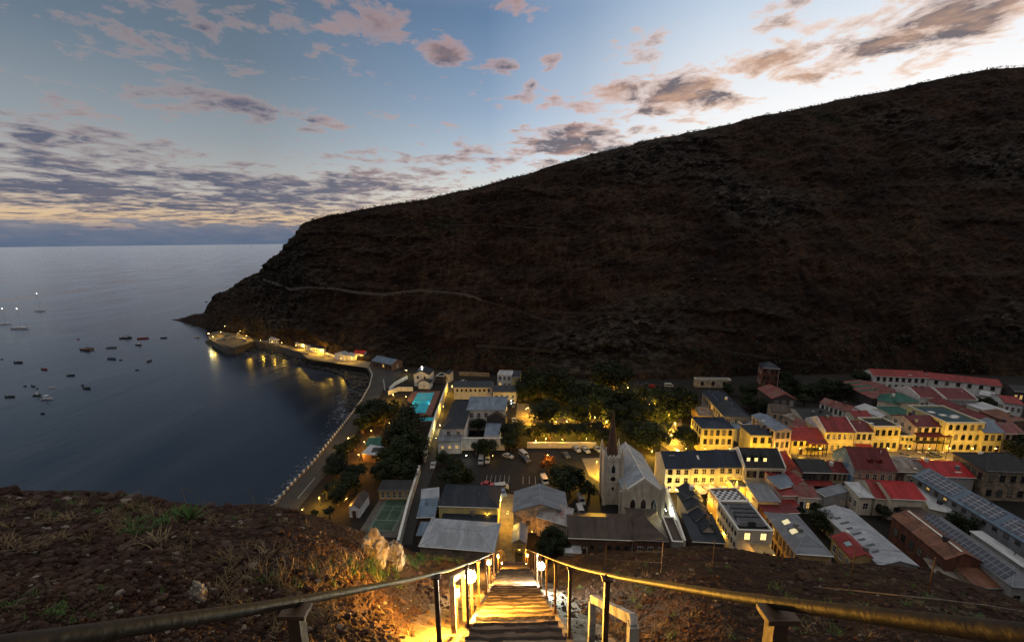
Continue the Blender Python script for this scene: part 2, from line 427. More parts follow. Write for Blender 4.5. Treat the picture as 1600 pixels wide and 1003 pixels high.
# ---------------------------------------------------------------- sea
SEA = -5.0
def build_sea():
    m = bpy.data.materials.new('sea_water'); nt, N, L, b = nodes_of(m)
    b.inputs['Base Color'].default_value = (.006, .010, .018, 1); b.inputs['Roughness'].default_value = .16
    b.inputs['IOR'].default_value = 1.33; b.inputs['Specular Tint'].default_value = (.62, .76, 1, 1); b.inputs['Specular IOR Level'].default_value = .5
    tc = N.new('ShaderNodeTexCoord')
    mp = N.new('ShaderNodeMapping'); mp.inputs['Scale'].default_value = (1.0, .45, 1); mp.inputs['Rotation'].default_value = (0, 0, R(-18)); L.new(tc.outputs['Object'], mp.inputs[0])
    n1 = N.new('ShaderNodeTexNoise'); n1.inputs['Scale'].default_value = .22; n1.inputs['Detail'].default_value = 4; L.new(mp.outputs[0], n1.inputs['Vector'])
    n2 = N.new('ShaderNodeTexNoise'); n2.inputs['Scale'].default_value = .018; n2.inputs['Detail'].default_value = 5; n2.inputs['Distortion'].default_value = .6; L.new(mp.outputs[0], n2.inputs['Vector'])
    bp = N.new('ShaderNodeBump'); bp.inputs['Strength'].default_value = .22; bp.inputs['Distance'].default_value = .5; L.new(n1.outputs[0], bp.inputs['Height'])
    b2 = N.new('ShaderNodeBump'); b2.inputs['Strength'].default_value = .12; b2.inputs['Distance'].default_value = 3; L.new(n2.outputs[0], b2.inputs['Height']); L.new(bp.outputs[0], b2.inputs['Normal'])
    L.new(b2.outputs[0], b.inputs['Normal'])
    cr = N.new('ShaderNodeMapRange'); cr.inputs[1].default_value = .35; cr.inputs[2].default_value = .65; cr.inputs[3].default_value = .17; cr.inputs[4].default_value = .34
    L.new(n2.outputs[0], cr.inputs[0]); L.new(cr.outputs[0], b.inputs['Roughness'])
    gl_ = N.new('ShaderNodeBsdfGlossy'); gl_.inputs['Color'].default_value = (.86, .92, 1.0, 1); L.new(cr.outputs[0], gl_.inputs['Roughness']); L.new(b2.outputs[0], gl_.inputs['Normal'])
    df_ = N.new('ShaderNodeBsdfDiffuse'); df_.inputs['Color'].default_value = (.008, .014, .026, 1)
    fr_ = N.new('ShaderNodeFresnel'); fr_.inputs['IOR'].default_value = 1.33; L.new(b2.outputs[0], fr_.inputs['Normal'])
    mx_ = N.new('ShaderNodeMixShader'); L.new(fr_.outputs[0], mx_.inputs[0]); L.new(df_.outputs[0], mx_.inputs[1]); L.new(gl_.outputs[0], mx_.inputs[2])
    L.new(mx_.outputs[0], N['Material Output'].inputs['Surface'])
    mb = MB(); S = 60000
    mb.add([(-S, -2000, SEA), (S, -2000, SEA), (S, S, SEA), (-S, S, SEA)], [(0, 1, 2, 3)])
    struct(mb.build('sea', m))
build_sea()

# ---------------------------------------------------------------- coast line and the valley floor
COAST_PX = [('e', 100, 178), ('e', 112, 200), ('e', 160, 232), ('e', 215, 258), ('e', 262, 258), ('e', 320, 240), ('e', 385, 216), ('e', 450, 222), ('e', 520, 238),
            ('e', 600, 262), ('e', 680, 285), ('e', 726, 298), ('e', 722, 322), ('e', 760, 335), ('e', 860, 345), ('e', 960, 362), ('e', 1075, 375), ('e', 1108, 386), ('e', 1128, 430),
            ('e', 1110, 500), ('e', 1060, 590), ('e', 960, 725), ('e', 860, 850), ('e', 740, 1000), ('b', 235, 370), ('b', 40, 590)]
COAST = [W(*p) for p in COAST_PX]
d_ = (COAST[-1] - COAST[-2]).normalized()
COAST_ALL = [COAST[0] + Vector((18, 30, 0))] + COAST + [COAST[-1] + d_ * 90]
M_GROUND = mat('valley_dirt', (.011, .0085, .006), .95, .45, .05, .4, 1.2, rnd_off=False, detail=9)
def build_ground():
    pts = [(p.x, p.y) for p in COAST_ALL] + [(-60, -260), (700, -260), (700, 420), (COAST_ALL[0].x + 60, COAST_ALL[0].y + 120)]
    mb = MB(); n = len(pts)
    mb.add([(x, y, 0) for x, y in pts] + [(x, y, -9) for x, y in pts], [tuple(range(n))[::-1]] + [(i, i + n, (i + 1) % n + n, (i + 1) % n) for i in range(n)])
    o = mb.build('ground', M_GROUND)
    # keep the upper side up
    if o.data.polygons[0].normal.z < 0: o.data.flip_normals()
    struct(o)
build_ground()

LAYER = [0]
def sheet(name, pts, m, label=None, z=None, kind='structure', parent=None, cat=None):
    """a flat surface lying a few millimetres above the one below it"""
    LAYER[0] += 1
    z = z if z is not None else .01 + .006 * LAYER[0]
    P = [(W(*p) if isinstance(p[0], str) else Vector(p)) for p in pts]
    mb = MB(); mb.add([(p.x, p.y, z) for p in P], [tuple(range(len(P)))])
    o = mb.build(name, m, parent)
    if o.data.polygons[0].normal.z < 0: o.data.flip_normals()
    if parent is None: tag(o, label, cat, None, kind)
    return o
def ribbon(name, line, width, m, side=0, **k):
    """a strip of given width along a line of places; side shifts it to the left (-1) or right (+1)"""
    P = [(W(*p) if isinstance(p[0], str) else Vector(p)) for p in line]
    Lf, Rt = [], []
    for i, p in enumerate(P):
        d = (P[min(i + 1, len(P) - 1)] - P[max(i - 1, 0)]); d.z = 0; d.normalize(); nrm = Vector((d.y, -d.x, 0))
        c = p + nrm * side * width / 2
        Lf.append(c - nrm * width / 2); Rt.append(c + nrm * width / 2)
    LAYER[0] += 1; z = .01 + .006 * LAYER[0]
    mb = MB(); n = len(P)
    mb.add([(q.x, q.y, z) for q in Lf + Rt], [(i, n + i, n + i + 1, i + 1) for i in range(n - 1)])
    o = mb.build(name, m)
    if o.data.polygons[0].normal.z < 0: o.data.flip_normals()
    tag(o, None, None, None, 'structure'); return o

# ---------------------------------------------------------------- far hill across the valley
HILL_TAB = [  # foot (photo px), ridge (photo px), mean slope in degrees, foot height
    (266, 500, 272, 500, 10, -6), (283, 503, 285, 497.5, 30, -5), (300, 508, 302, 493, 42, -5), (314, 512, 315, 491, 45, -5), (322, 515, 323, 482, 66, -5), (331, 517, 335, 464, 68, -3), (345, 517, 357, 455, 58, 0), (375, 522, 396, 427, 60, 0), (410, 529, 432, 397, 63, 0),
    (440, 537, 462, 372, 66, 0), (470, 545, 477, 350, 67, 0), (510, 553, 508, 339, 60, 0), (560, 563, 580, 325, 53, 0), (640, 572, 640, 316, 49, 0),
    (700, 578, 700, 304, 46, 0), (800, 587, 800, 279, 44, 0), (900, 591, 905, 247, 43, 0), (1000, 592, 1000, 224, 42, 0), (1100, 590, 1100, 202, 42, 0),
    (1200, 586, 1200, 180, 42, 0), (1300, 584, 1300, 159, 42, 0), (1400, 582, 1410, 137, 42, 0), (1500, 584, 1525, 112, 42, 0), (1600, 588, 1600, 106, 42, 0),
    (1750, 590, 1760, 96, 42, 0), (1950, 596, 1980, 110, 42, 0)]
def far_hill():
    rows = []
    for bx, by, rx, ry, sl, z0 in HILL_TAB:
        b = W('p', bx, by, z0); d = ray('p', rx, ry)
        lo, hi = 1.0, 6000.0
        for _ in range(60):
            t = (lo + hi) / 2; p = CO + d * t
            hd = (p.xy - b.xy).length
            beyond = p.xy.length > b.xy.length
            if not beyond or (p.z - b.z) > math.tan(R(sl)) * hd: lo = t
            else: hi = t
        rows.append((b, CO + d * lo))
    # smooth interpolation over columns
    cols = []; K = 26
    for i in range(len(rows) - 1):
        p0, p1, p2, p3 = rows[max(i - 1, 0)], rows[i], rows[i + 1], rows[min(i + 2, len(rows) - 1)]
        for k in range(K):
            t = k / K
            def cr(a, b, c, d): return ((b * 2) + (c - a) * t + (a * 2 - b * 5 + c * 4 - d) * t * t + (b * 3 - a - c * 3 + d) * t ** 3) * .5
            cols.append((cr(p0[0], p1[0], p2[0], p3[0]), cr(p0[1], p1[1], p2[1], p3[1])))
    cols.append(rows[-1])
    NV, NB = 190, 14
    V = []; CR = []; su = 0.0; pb = cols[0][1]
    for ci, (b, r) in enumerate(cols):
        su += (r - pb).length; pb = r; uu = ci / len(cols)
        dh = (r - b); out = -Vector((dh.x, dh.y, 0)).normalized(); H = max(2.0, r.z - b.z); run = Vector((dh.x, dh.y, 0)).length
        amp = min(1, .22 + H / 60)
        for j in range(-6, NV + NB):
            v = j / (NV - 1)
            if j < 0: p = b - Vector((dh.x, dh.y, 0)).normalized() * (-j) * -1.5 * -1 + Vector((0, 0, j * 1.0)); p = b + out * (-j) * .6 + Vector((0, 0, j * 1.2))
            elif j < NV: p = b + dh * v + Vector((0, 0, math.sin(math.pi * v) * H * .03))
            else:
                e = (j - NV + 1) / NB
                p = r - out * (e * (40 + run * .5)) - Vector((0, 0, e * e * H * .55 + e * H * .06))
            lf = 1 - sstep(.36, .46, uu)
            w = sstep(-.02, .10 - .06 * lf, v) * (1 - .75 * (1 - .7 * lf) * sstep(.9, .985, v)) if v <= 1 else .25 + .3 * lf
            q = p * .011
            gul = noise.ridged_multi_fractal(Vector((p.x * .011 + p.z * .004, p.y * .005, p.z * .003)), .9, 2.1, 6, 1.0, 2.0) - 1.1
            n1 = noise.fractal(Vector((p.x * .04, p.y * .04, p.z * .055)), .8, 2.1, 5)
            n2 = noise.fractal(Vector((p.x * .17, p.y * .17, p.z * .3)), .7, 2.2, 4)
            st = noise.noise(Vector((p.x * .006, p.y * .006, p.z * .11))) 
            led = abs(noise.noise(Vector((p.x * .012, p.y * .012, p.z * .06 + n1 * .5))))
            crag = max(0, noise.noise(Vector((p.x * .009 + 4, p.y * .009, p.z * .014))) - .12)
            gl = noise.ridged_multi_fractal(Vector((su * .026 + n1 * .25 + v * .8, v * .9, 2.7)), 1.0, 2.2, 4, 1.0, 2.0) - 1.15
            hz = (p.z + p.x * .05 + n1 * 5) / 13.0; fr_ = hz - math.floor(hz); ban = noise.noise(Vector((p.x * .010, p.y * .010, math.floor(hz) * 3.7))); bandd = (3.4 * sstep(.0, .16, fr_) * (1 - fr_) * max(0, ban + .12 + (.25 if uu < .5 else 0)))
            disp0 = (gul * 4.2 + n1 * (2.2 + 9 * crag) + n2 * (.7 + 4 * crag) + st * 2.2 + (2.6 * min(1, crag * 6) if led < .09 else 0)) * amp * w
            crag += .16 * lf * (.6 + .8 * noise.noise(Vector((p.x * .03, p.y * .03, p.z * .05 + 9))))
            disp = disp0 + (gl * -2.6 + bandd + n2 * .8) * amp * w
            CR.append(min(1, crag * 3.2 + bandd * .16) if w > .2 else 0)
            V.append(p + (out * .85 + Vector((0, 0, .5))) * disp)
    nr = NV + NB + 6
    F = [(c * nr + j, (c + 1) * nr + j, (c + 1) * nr + j + 1, c * nr + j + 1) for c in range(len(cols) - 1) for j in range(nr - 1)]
    me = bpy.data.meshes.new('far_hill'); me.from_pydata([tuple(v) for v in V], [], F); me.update()
    at_ = me.attributes.new('outcrop', 'FLOAT', 'POINT'); at_.data.foreach_set('value', CR)
    m = bpy.data.materials.new('hill_rock'); nt, N, L, b = nodes_of(m)
    tc = N.new('ShaderNodeTexCoord')
    def nz(scale, det, st=(1, 1, 1), rough=.6):
        mp = N.new('ShaderNodeMapping'); mp.inputs['Scale'].default_value = st; L.new(tc.outputs['Object'], mp.inputs[0])
        n = N.new('ShaderNodeTexNoise'); n.inputs['Scale'].default_value = scale; n.inputs['Detail'].default_value = det; n.inputs['Roughness'].default_value = rough; L.new(mp.outputs[0], n.inputs['Vector']); return n.outputs[0]
    a = nz(.016, 12, (1, 1, 1.6), .68); s = nz(.30, 8, (1, .30, .26), .68); f = nz(.42, 9, (1, 1, 1.5), .74)
    def rp(x, st):
        r = N.new('ShaderNodeValToRGB'); e = r.color_ramp.elements
        while len(e) < len(st): e.new(.5)
        for k, (p, c) in zip(e, st): k.position = p; k.color = (*c, 1)
        L.new(x, r.inputs[0]); return r.outputs[0]
    c1 = rp(a, [(.34, (.006, .0034, .0024)), (.46, (.016, .0082, .005)), (.56, (.033, .018, .011)), (.66, (.018, .0155, .009))])
    c2 = rp(f, [(.33, (.3, .3, .3)), (.5, (1, 1, 1)), (.62, (1.5, 1.4, 1.25)), (.72, (3.2, 2.9, 2.4))])
    c3 = rp(s, [(.34, (.45, .45, .45)), (.5, (1, 1, 1)), (.66, (1.9, 1.8, 1.65))])
    def mul(x, y):
        n = N.new('ShaderNodeMix'); n.data_type = 'RGBA'; n.blend_type = 'MULTIPLY'; n.inputs[0].default_value = 1; L.new(x, n.inputs[6]); L.new(y, n.inputs[7]); return n.outputs[2]
    atn = N.new('ShaderNodeAttribute'); atn.attribute_name = 'outcrop'
    rk = rp(nz(.16, 10, (1, 1, 2.6), .74), [(.36, (.006, .005, .0045)), (.5, (.032, .026, .021)), (.62, (.085, .070, .055)), (.72, (.15, .13, .105))])
    mk = N.new('ShaderNodeMath'); mk.operation = 'MULTIPLY'; mk.use_clamp = True; L.new(atn.outputs['Fac'], mk.inputs[0]); mk.inputs[1].default_value = 1.0
    mm = N.new('ShaderNodeMix'); mm.data_type = 'RGBA'; L.new(mk.outputs[0], mm.inputs[0]); L.new(mul(mul(c1, c2), c3), mm.inputs[6]); L.new(rk, mm.inputs[7])
    L.new(mm.outputs[2], b.inputs['Base Color'])
    bp = N.new('ShaderNodeBump'); bp.inputs['Strength'].default_value = 1.0; bp.inputs['Distance'].default_value = 1.6; L.new(f, bp.inputs['Height'])
    L.new(bp.outputs[0], b.inputs['Normal']); b.inputs['Roughness'].default_value = .95; b.inputs['Specular IOR Level'].default_value = .15
    me.materials.append(m)
    o = link('far_hill', me); struct(o)
    bvh = BVHTree.FromPolygons([tuple(v) for v in V], F)
    ridge = [V[c * nr + 6 + NV - 1] for c in range(len(cols))]
    return o, bvh, V, nr, NV, len(cols)
HILL_O, HILL, HV, HNR, HNV, HNC = far_hill()
def on_hill(fr, x, y, back=False):
    d = ray(fr, x, y).normalized()
    hit = HILL.ray_cast(CO, d)
    return (hit[0], hit[1]) if hit[0] else (W(fr, x, y), Vector((0, -1, .5)))

# ---------------------------------------------------------------- near slope below and beside the stairs
TAN_L = math.tan(R(39.5)); Y_CREST = 23.0; TAN_S = math.tan(R(43.2)); D_STEP = 1.65
def ladder_depth(y):
    return D_STEP + (TAN_L * y if y < Y_CREST else TAN_L * Y_CREST + TAN_S * (y - Y_CREST))
SIL = [(-400, 772), (-150, 772), (0, 766), (60, 770), (150, 771), (230, 778), (280, 789), (330, 793), (420, 790), (470, 800), (520, 815), (560, 828), (600, 842), (640, 862), (700, 872), (760, 876), (800, 878),
       (840, 874), (890, 869), (960, 867), (1040, 859), (1090, 854), (1140, 857), (1200, 869), (1300, 881), (1400, 886), (1460, 896), (1530, 919), (1600, 941), (1700, 962), (2000, 1010)]
def _sil():
    t = []
    for x, y in SIL:
        d = ray('p', x, y); t.append((math.atan2(d.x, d.y), math.atan2(-d.z, math.hypot(d.x, d.y))))
    t.sort(); a0, e0 = t[0]; a1, e1 = t[-1]
    return [(-math.pi, R(-25)), (a0 - R(45), e0 * .4)] + t + [(a1 + R(40), e1 * .3), (math.pi, R(-25))]
SIL_A = _sil()
R0_T = [(-1.2, 14), (-.75, 15), (-.45, 18), (-.25, 26), (-.1, 30), (.1, 32), (.3, 40), (.7, 40), (1.2, 34)]
def near_z(x, y, detail=True):
    r = math.hypot(x, y); a = math.atan2(x, y)
    e = lerp_tab(SIL_A, a); r0 = lerp_tab(R0_T, a)
    D = math.tan(e) * r + 2.0 * (r / r0 - 1) ** 2
    w = 1 - sstep(1.0, 3.6 + .05 * r, abs(x)) if y > -4 else 0
    if w > 0:
        base = ladder_depth(y) + .32 + sstep(.8, 2.4, abs(x)) * .10
        D = D * (1 - w) + base * w
    if detail:
        k = sstep(.8, 2.5, abs(x))
        amp = (.05 + .012 * min(r, 40)) * (.35 + .65 * k)
        n = noise.fractal(Vector((x * .35, y * .35, 1.3)), .8, 2.1, 6)
        n2 = noise.fractal(Vector((x * 2.1, y * 2.1, 5.3)), .7, 2.1, 4)
        damp = 1 - .5 * sstep(r0 * .75, r0, r) * (1 - sstep(r0, r0 * 1.5, r))
        D -= (n * amp + n2 * .05 * min(1, r / 6)) * damp
    return CAMZ - D
def near_slope():
    NA, NR = 420, 190
    V = []; F = []
    for i in range(NA + 1):
        t = i / NA * 2 - 1
        a = R(112) * (.45 * t + .55 * t ** 3) if True else 0
        for j in range(NR + 1):
            r = .25 * (170 / .25) ** (j / NR)
            x, y = r * math.sin(a), r * math.cos(a)
            V.append((x, y, max(-12, near_z(x, y))))
    n = NR + 1
    F = [(i * n + j, i * n + j + 1, (i + 1) * n + j + 1, (i + 1) * n + j) for i in range(NA) for j in range(NR)]
    me = bpy.data.meshes.new('near_slope'); me.from_pydata(V, [], F); me.update()
    if me.polygons[NR // 2].normal.z < 0: me.flip_normals()
    m = bpy.data.materials.new('slope_soil'); nt, N, L, b = nodes_of(m)
    tc = N.new('ShaderNodeTexCoord')
    def nz(s, d, r=.6):
        q = N.new('ShaderNodeTexNoise'); q.inputs['Scale'].default_value = s; q.inputs['Detail'].default_value = d; q.inputs['Roughness'].default_value = r; L.new(tc.outputs['Object'], q.inputs['Vector']); return q.outputs[0]
    big = nz(.45, 6); mid = nz(2.6, 8, .68)
    vo = N.new('ShaderNodeTexVoronoi'); vo.inputs['Scale'].default_value = 11; L.new(tc.outputs['Object'], vo.inputs['Vector'])
    sp = N.new('ShaderNodeSeparateColor'); L.new(vo.outputs['Color'], sp.inputs[0])
    def rp(x, st):
        r = N.new('ShaderNodeValToRGB'); e = r.color_ramp.elements
        while len(e) < len(st): e.new(.5)
        for k, (p, c) in zip(e, st): k.position = p; k.color = (*c, 1)
        L.new(x, r.inputs[0]); return r.outputs[0]
    c1 = rp(mid, [(.3, (.011, .0045, .0026)), (.5, (.026, .0110, .0058)), (.7, (.050, .024, .0125))])
    c2 = rp(big, [(.35, (.7, .62, .55)), (.55, (1, 1, 1)), (.72, (1.15, 1.2, 1.0))])
    c3 = rp(sp.outputs[0], [(.0, (.5, .5, .5)), (.8, (1, 1, 1)), (.95, (1.6, 1.5, 1.4)), (1, (2.6, 2.5, 2.3))])
    def mul(x, y):
        q = N.new('ShaderNodeMix'); q.data_type = 'RGBA'; q.blend_type = 'MULTIPLY'; q.inputs[0].default_value = 1; L.new(x, q.inputs[6]); L.new(y, q.inputs[7]); return q.outputs[2]
    L.new(mul(mul(c1, c2), c3), b.inputs['Base Color']); b.inputs['Roughness'].default_value = .95; b.inputs['Specular IOR Level'].default_value = .15
    bp = N.new('ShaderNodeBump'); bp.inputs['Strength'].default_value = .9; bp.inputs['Distance'].default_value = .06
    hv = N.new('ShaderNodeMath'); hv.operation = 'SUBTRACT'; L.new(mid, hv.inputs[0]); L.new(vo.outputs['Distance'], hv.inputs[1]); L.new(hv.outputs[0], bp.inputs['Height']); L.new(bp.outputs[0], b.inputs['Normal'])
    me.materials.append(m)
    struct(link('hillside', me))
near_slope()
# ---------------------------------------------------------------- building kit
def plaster(name, c, st=.22): return mat('plaster_' + name, c, .85, .16, .5, .15, 5, streak=st, detail=7)
P_ = {
    'cream': plaster('cream', (.60, .54, .42)), 'yellow': plaster('yellow', (.64, .54, .23)), 'white': plaster('white', (.68, .66, .62)),
    'pink': plaster('pink', (.58, .46, .38)), 'peach': plaster('peach', (.50, .36, .24)), 'grey': plaster('grey', (.33, .32, .30)),
    'ochre': plaster('ochre', (.46, .31, .13)), 'blue': plaster('blue', (.20, .32, .42)), 'redwall': plaster('redwall', (.17, .065, .04), .5),
    'stone': stonemat('masonry_stone', (.20, .155, .105)), 'brick': stonemat('masonry_brick', (.12, .065, .04), 2.6), 'pale_stone': stonemat('masonry_pale', (.34, .29, .22), 1.4),
    'steel': plaster('steelwall', (.21, .22, .235), .25), 'dark': plaster('darkwall', (.07, .06, .055)), 'wood': plaster('woodwall', (.10, .06, .04))}
ROOFC = {'slate': ((.026, .032, .042), .25, None), 'navy': ((.018, .025, .042), .2, None), 'grey': ((.16, .17, .185), .16, None), 'bluegrey': ((.15, .185, .23), .18, None),
         'red': ((.20, .028, .026), .25, None), 'brightred': ((.31, .020, .020), .15, None), 'darkred': ((.12, .022, .022), .3, None), 'oldred': ((.17, .052, .044), .4, (.13, .09, .075)),
         'green': ((.022, .095, .07), .25, None), 'teal': ((.035, .065, .07), .3, None), 'white': ((.38, .385, .39), .14, None), 'rust': ((.17, .075, .045), .4, (.09, .04, .025)),
         'brown': ((.065, .048, .038), .3, None), 'palechurch': ((.27, .30, .335), .12, None), 'tan': ((.21, .18, .15), .25, (.12, .07, .045)), 'black': ((.022, .022, .022), .35, None), 'rustgrey': ((.26, .25, .24), .2, (.20, .09, .07)),
         'steelblue': ((.11, .155, .205), .2, None), 'palemetal': ((.28, .295, .315), .22, None)}
def rmat(k, axis):
    c, v, ru = ROOFC[k]; return roofmat('roof_' + k, c, v, .48 if k not in ('slate', 'navy') else .4, 0.0, axis, ru)
M_FRAME = mat('window_frame_paint', (.55, .52, .46), .6, .1, 2, 0)
M_FRAMED = mat('window_frame_dark', (.06, .05, .045), .6, .1, 2, 0)
M_GLASS = mat('window_glass', (.012, .014, .018), .08, .3, .6, 0, spec=.6)
M_GLASSLIT = emat('window_glass_lit', (1.0, .66, .20), 2.6)
M_GLASSDIM = emat('window_glass_dim', (1.0, .60, .18), .55)
M_CURTAIN = mat('window_curtain', (.17, .15, .12), .6, .3, 1, 0); M_SHUT = mat('window_shutter', (.06, .075, .06), .7, .3, 1, 0)
M_DOOR = mat('door_paint', (.09, .035, .02), .6, .3, 2, .1)
M_TRIM = mat('parapet_paint', (.60, .57, .50), .7, .15, 1, .1)
M_CHIM = P_['cream']
M_SKYL = emat('skylight_glow', (1.0, .86, .48), .42)
M_PANEL = gridmat('solar_cells', (.008, .014, .034), (.14, .16, .19), 1.0, 1.65, .07, .18)
M_PANELN = gridmat('solar_cells_wide', (.018, .026, .05), (.30, .32, .36), 1.65, 1.0, .06, .22)
M_MACH0 = mat('weathered_metal', (.16, .16, .16), .6, .3, 2, .1); M_MACHD0 = mat('tarred_metal', (.04, .04, .045), .6, .3, 2, .1); GR = random.Random(77)
WIN_CACHE = {}
def win_mesh(w, h, lit, dark, arch=False):
    k = (round(w, 2), round(h, 2), lit, dark, arch)
    if k not in WIN_CACHE:
        mb = MB()
        if arch:
            pr = lambda s, y, mi: mb.add([(x * s, y, z * s) for x, z in [(-w / 2, -h / 2), (w / 2, -h / 2), (w / 2, h * .15)] + [(w / 2 * math.cos(t), h * .15 + h * .35 * math.sin(t)) for t in (.5, 1.05, 1.57, 2.1, 2.64)] + [(-w / 2, h * .15)]], [tuple(range(9))], mi)
            pr(1.2, -.05, 0); pr(1.0, -.07, 1)
        else:
            t = .12
            mb.box(-w / 2 - t, w / 2 + t, -.06, .05, -h / 2 - t, -h / 2); mb.box(-w / 2 - t, w / 2 + t, -.06, .05, h / 2, h / 2 + t)
            mb.box(-w / 2 - t, -w / 2, -.06, .05, -h / 2, h / 2); mb.box(w / 2, w / 2 + t, -.06, .05, -h / 2, h / 2)
            mb.box(-.04, .04, -.05, .05, -h / 2, h / 2); mb.box(-w / 2, w / 2, -.05, .05, -.04, .04)
            mb.box(-w / 2 - .2, w / 2 + .2, -.16, .05, -h / 2 - t - .1, -h / 2 - t)
            mb.box(-w / 2, w / 2, -.02, .05, -h / 2, h / 2, 1)
        WIN_CACHE[k] = mb.mesh('window', [M_FRAMED if dark else M_FRAME, {0: M_GLASS, 1: M_GLASSLIT, 2: M_GLASSDIM, 3: M_CURTAIN, 4: M_SHUT}[lit]])
    return WIN_CACHE[k]
SIDE = {'f': 0, 'r': 1, 'b': 2, 'l': 3}
BLD = {}
def side_place(w, d, side, t, off):
    if side == 'f': return (t * w / 2, -d / 2 - off), 0
    if side == 'b': return (-t * w / 2, d / 2 + off), math.pi
    if side == 'l': return (-w / 2 - off, -t * d / 2), -math.pi / 2
    return (w / 2 + off, t * d / 2), math.pi / 2
def add_windows(root, w, d, h, spec):
    """spec: side + rows x columns, then flags: * lit, ~ dimly lit, d dark frames, a arched, s small, g door on the ground floor, n:k storeys counted from the top, of m"""
    head, _, fl = spec.partition(':')
    side = head[0]; rows, cols = [int(q) for q in head[1:].split('x')]
    L_ = w if side in 'fb' else d
    st = max(rows, int([q for q in fl.split(',') if q.startswith('m')][0][1:])) if any(q.startswith('m') for q in fl.split(',')) else rows
    fh = h / st
    ww = min(1.25, L_ / cols * .42); hh = min(1.9, fh * .52)
    if 's' in fl: ww *= .75; hh *= .55
    for r in range(rows):
        z = h - fh * (r + .5) + .05
        for c in range(cols):
            t = ((c + .5) / cols * 2 - 1) * .93
            (x, y), rz = side_place(w, d, side, t, .03)
            lit = 1 if '*' in fl else 2 if '~' in fl else 0
            q_ = rnd.random()
            if lit == 0: lit = 2 if q_ < .02 else 3 if q_ < .24 else 4 if q_ < .30 else 0
            me = win_mesh(ww, hh, lit, 'd' in fl, 'a' in fl)
            link('window', me, root, (x, y, z), rz)
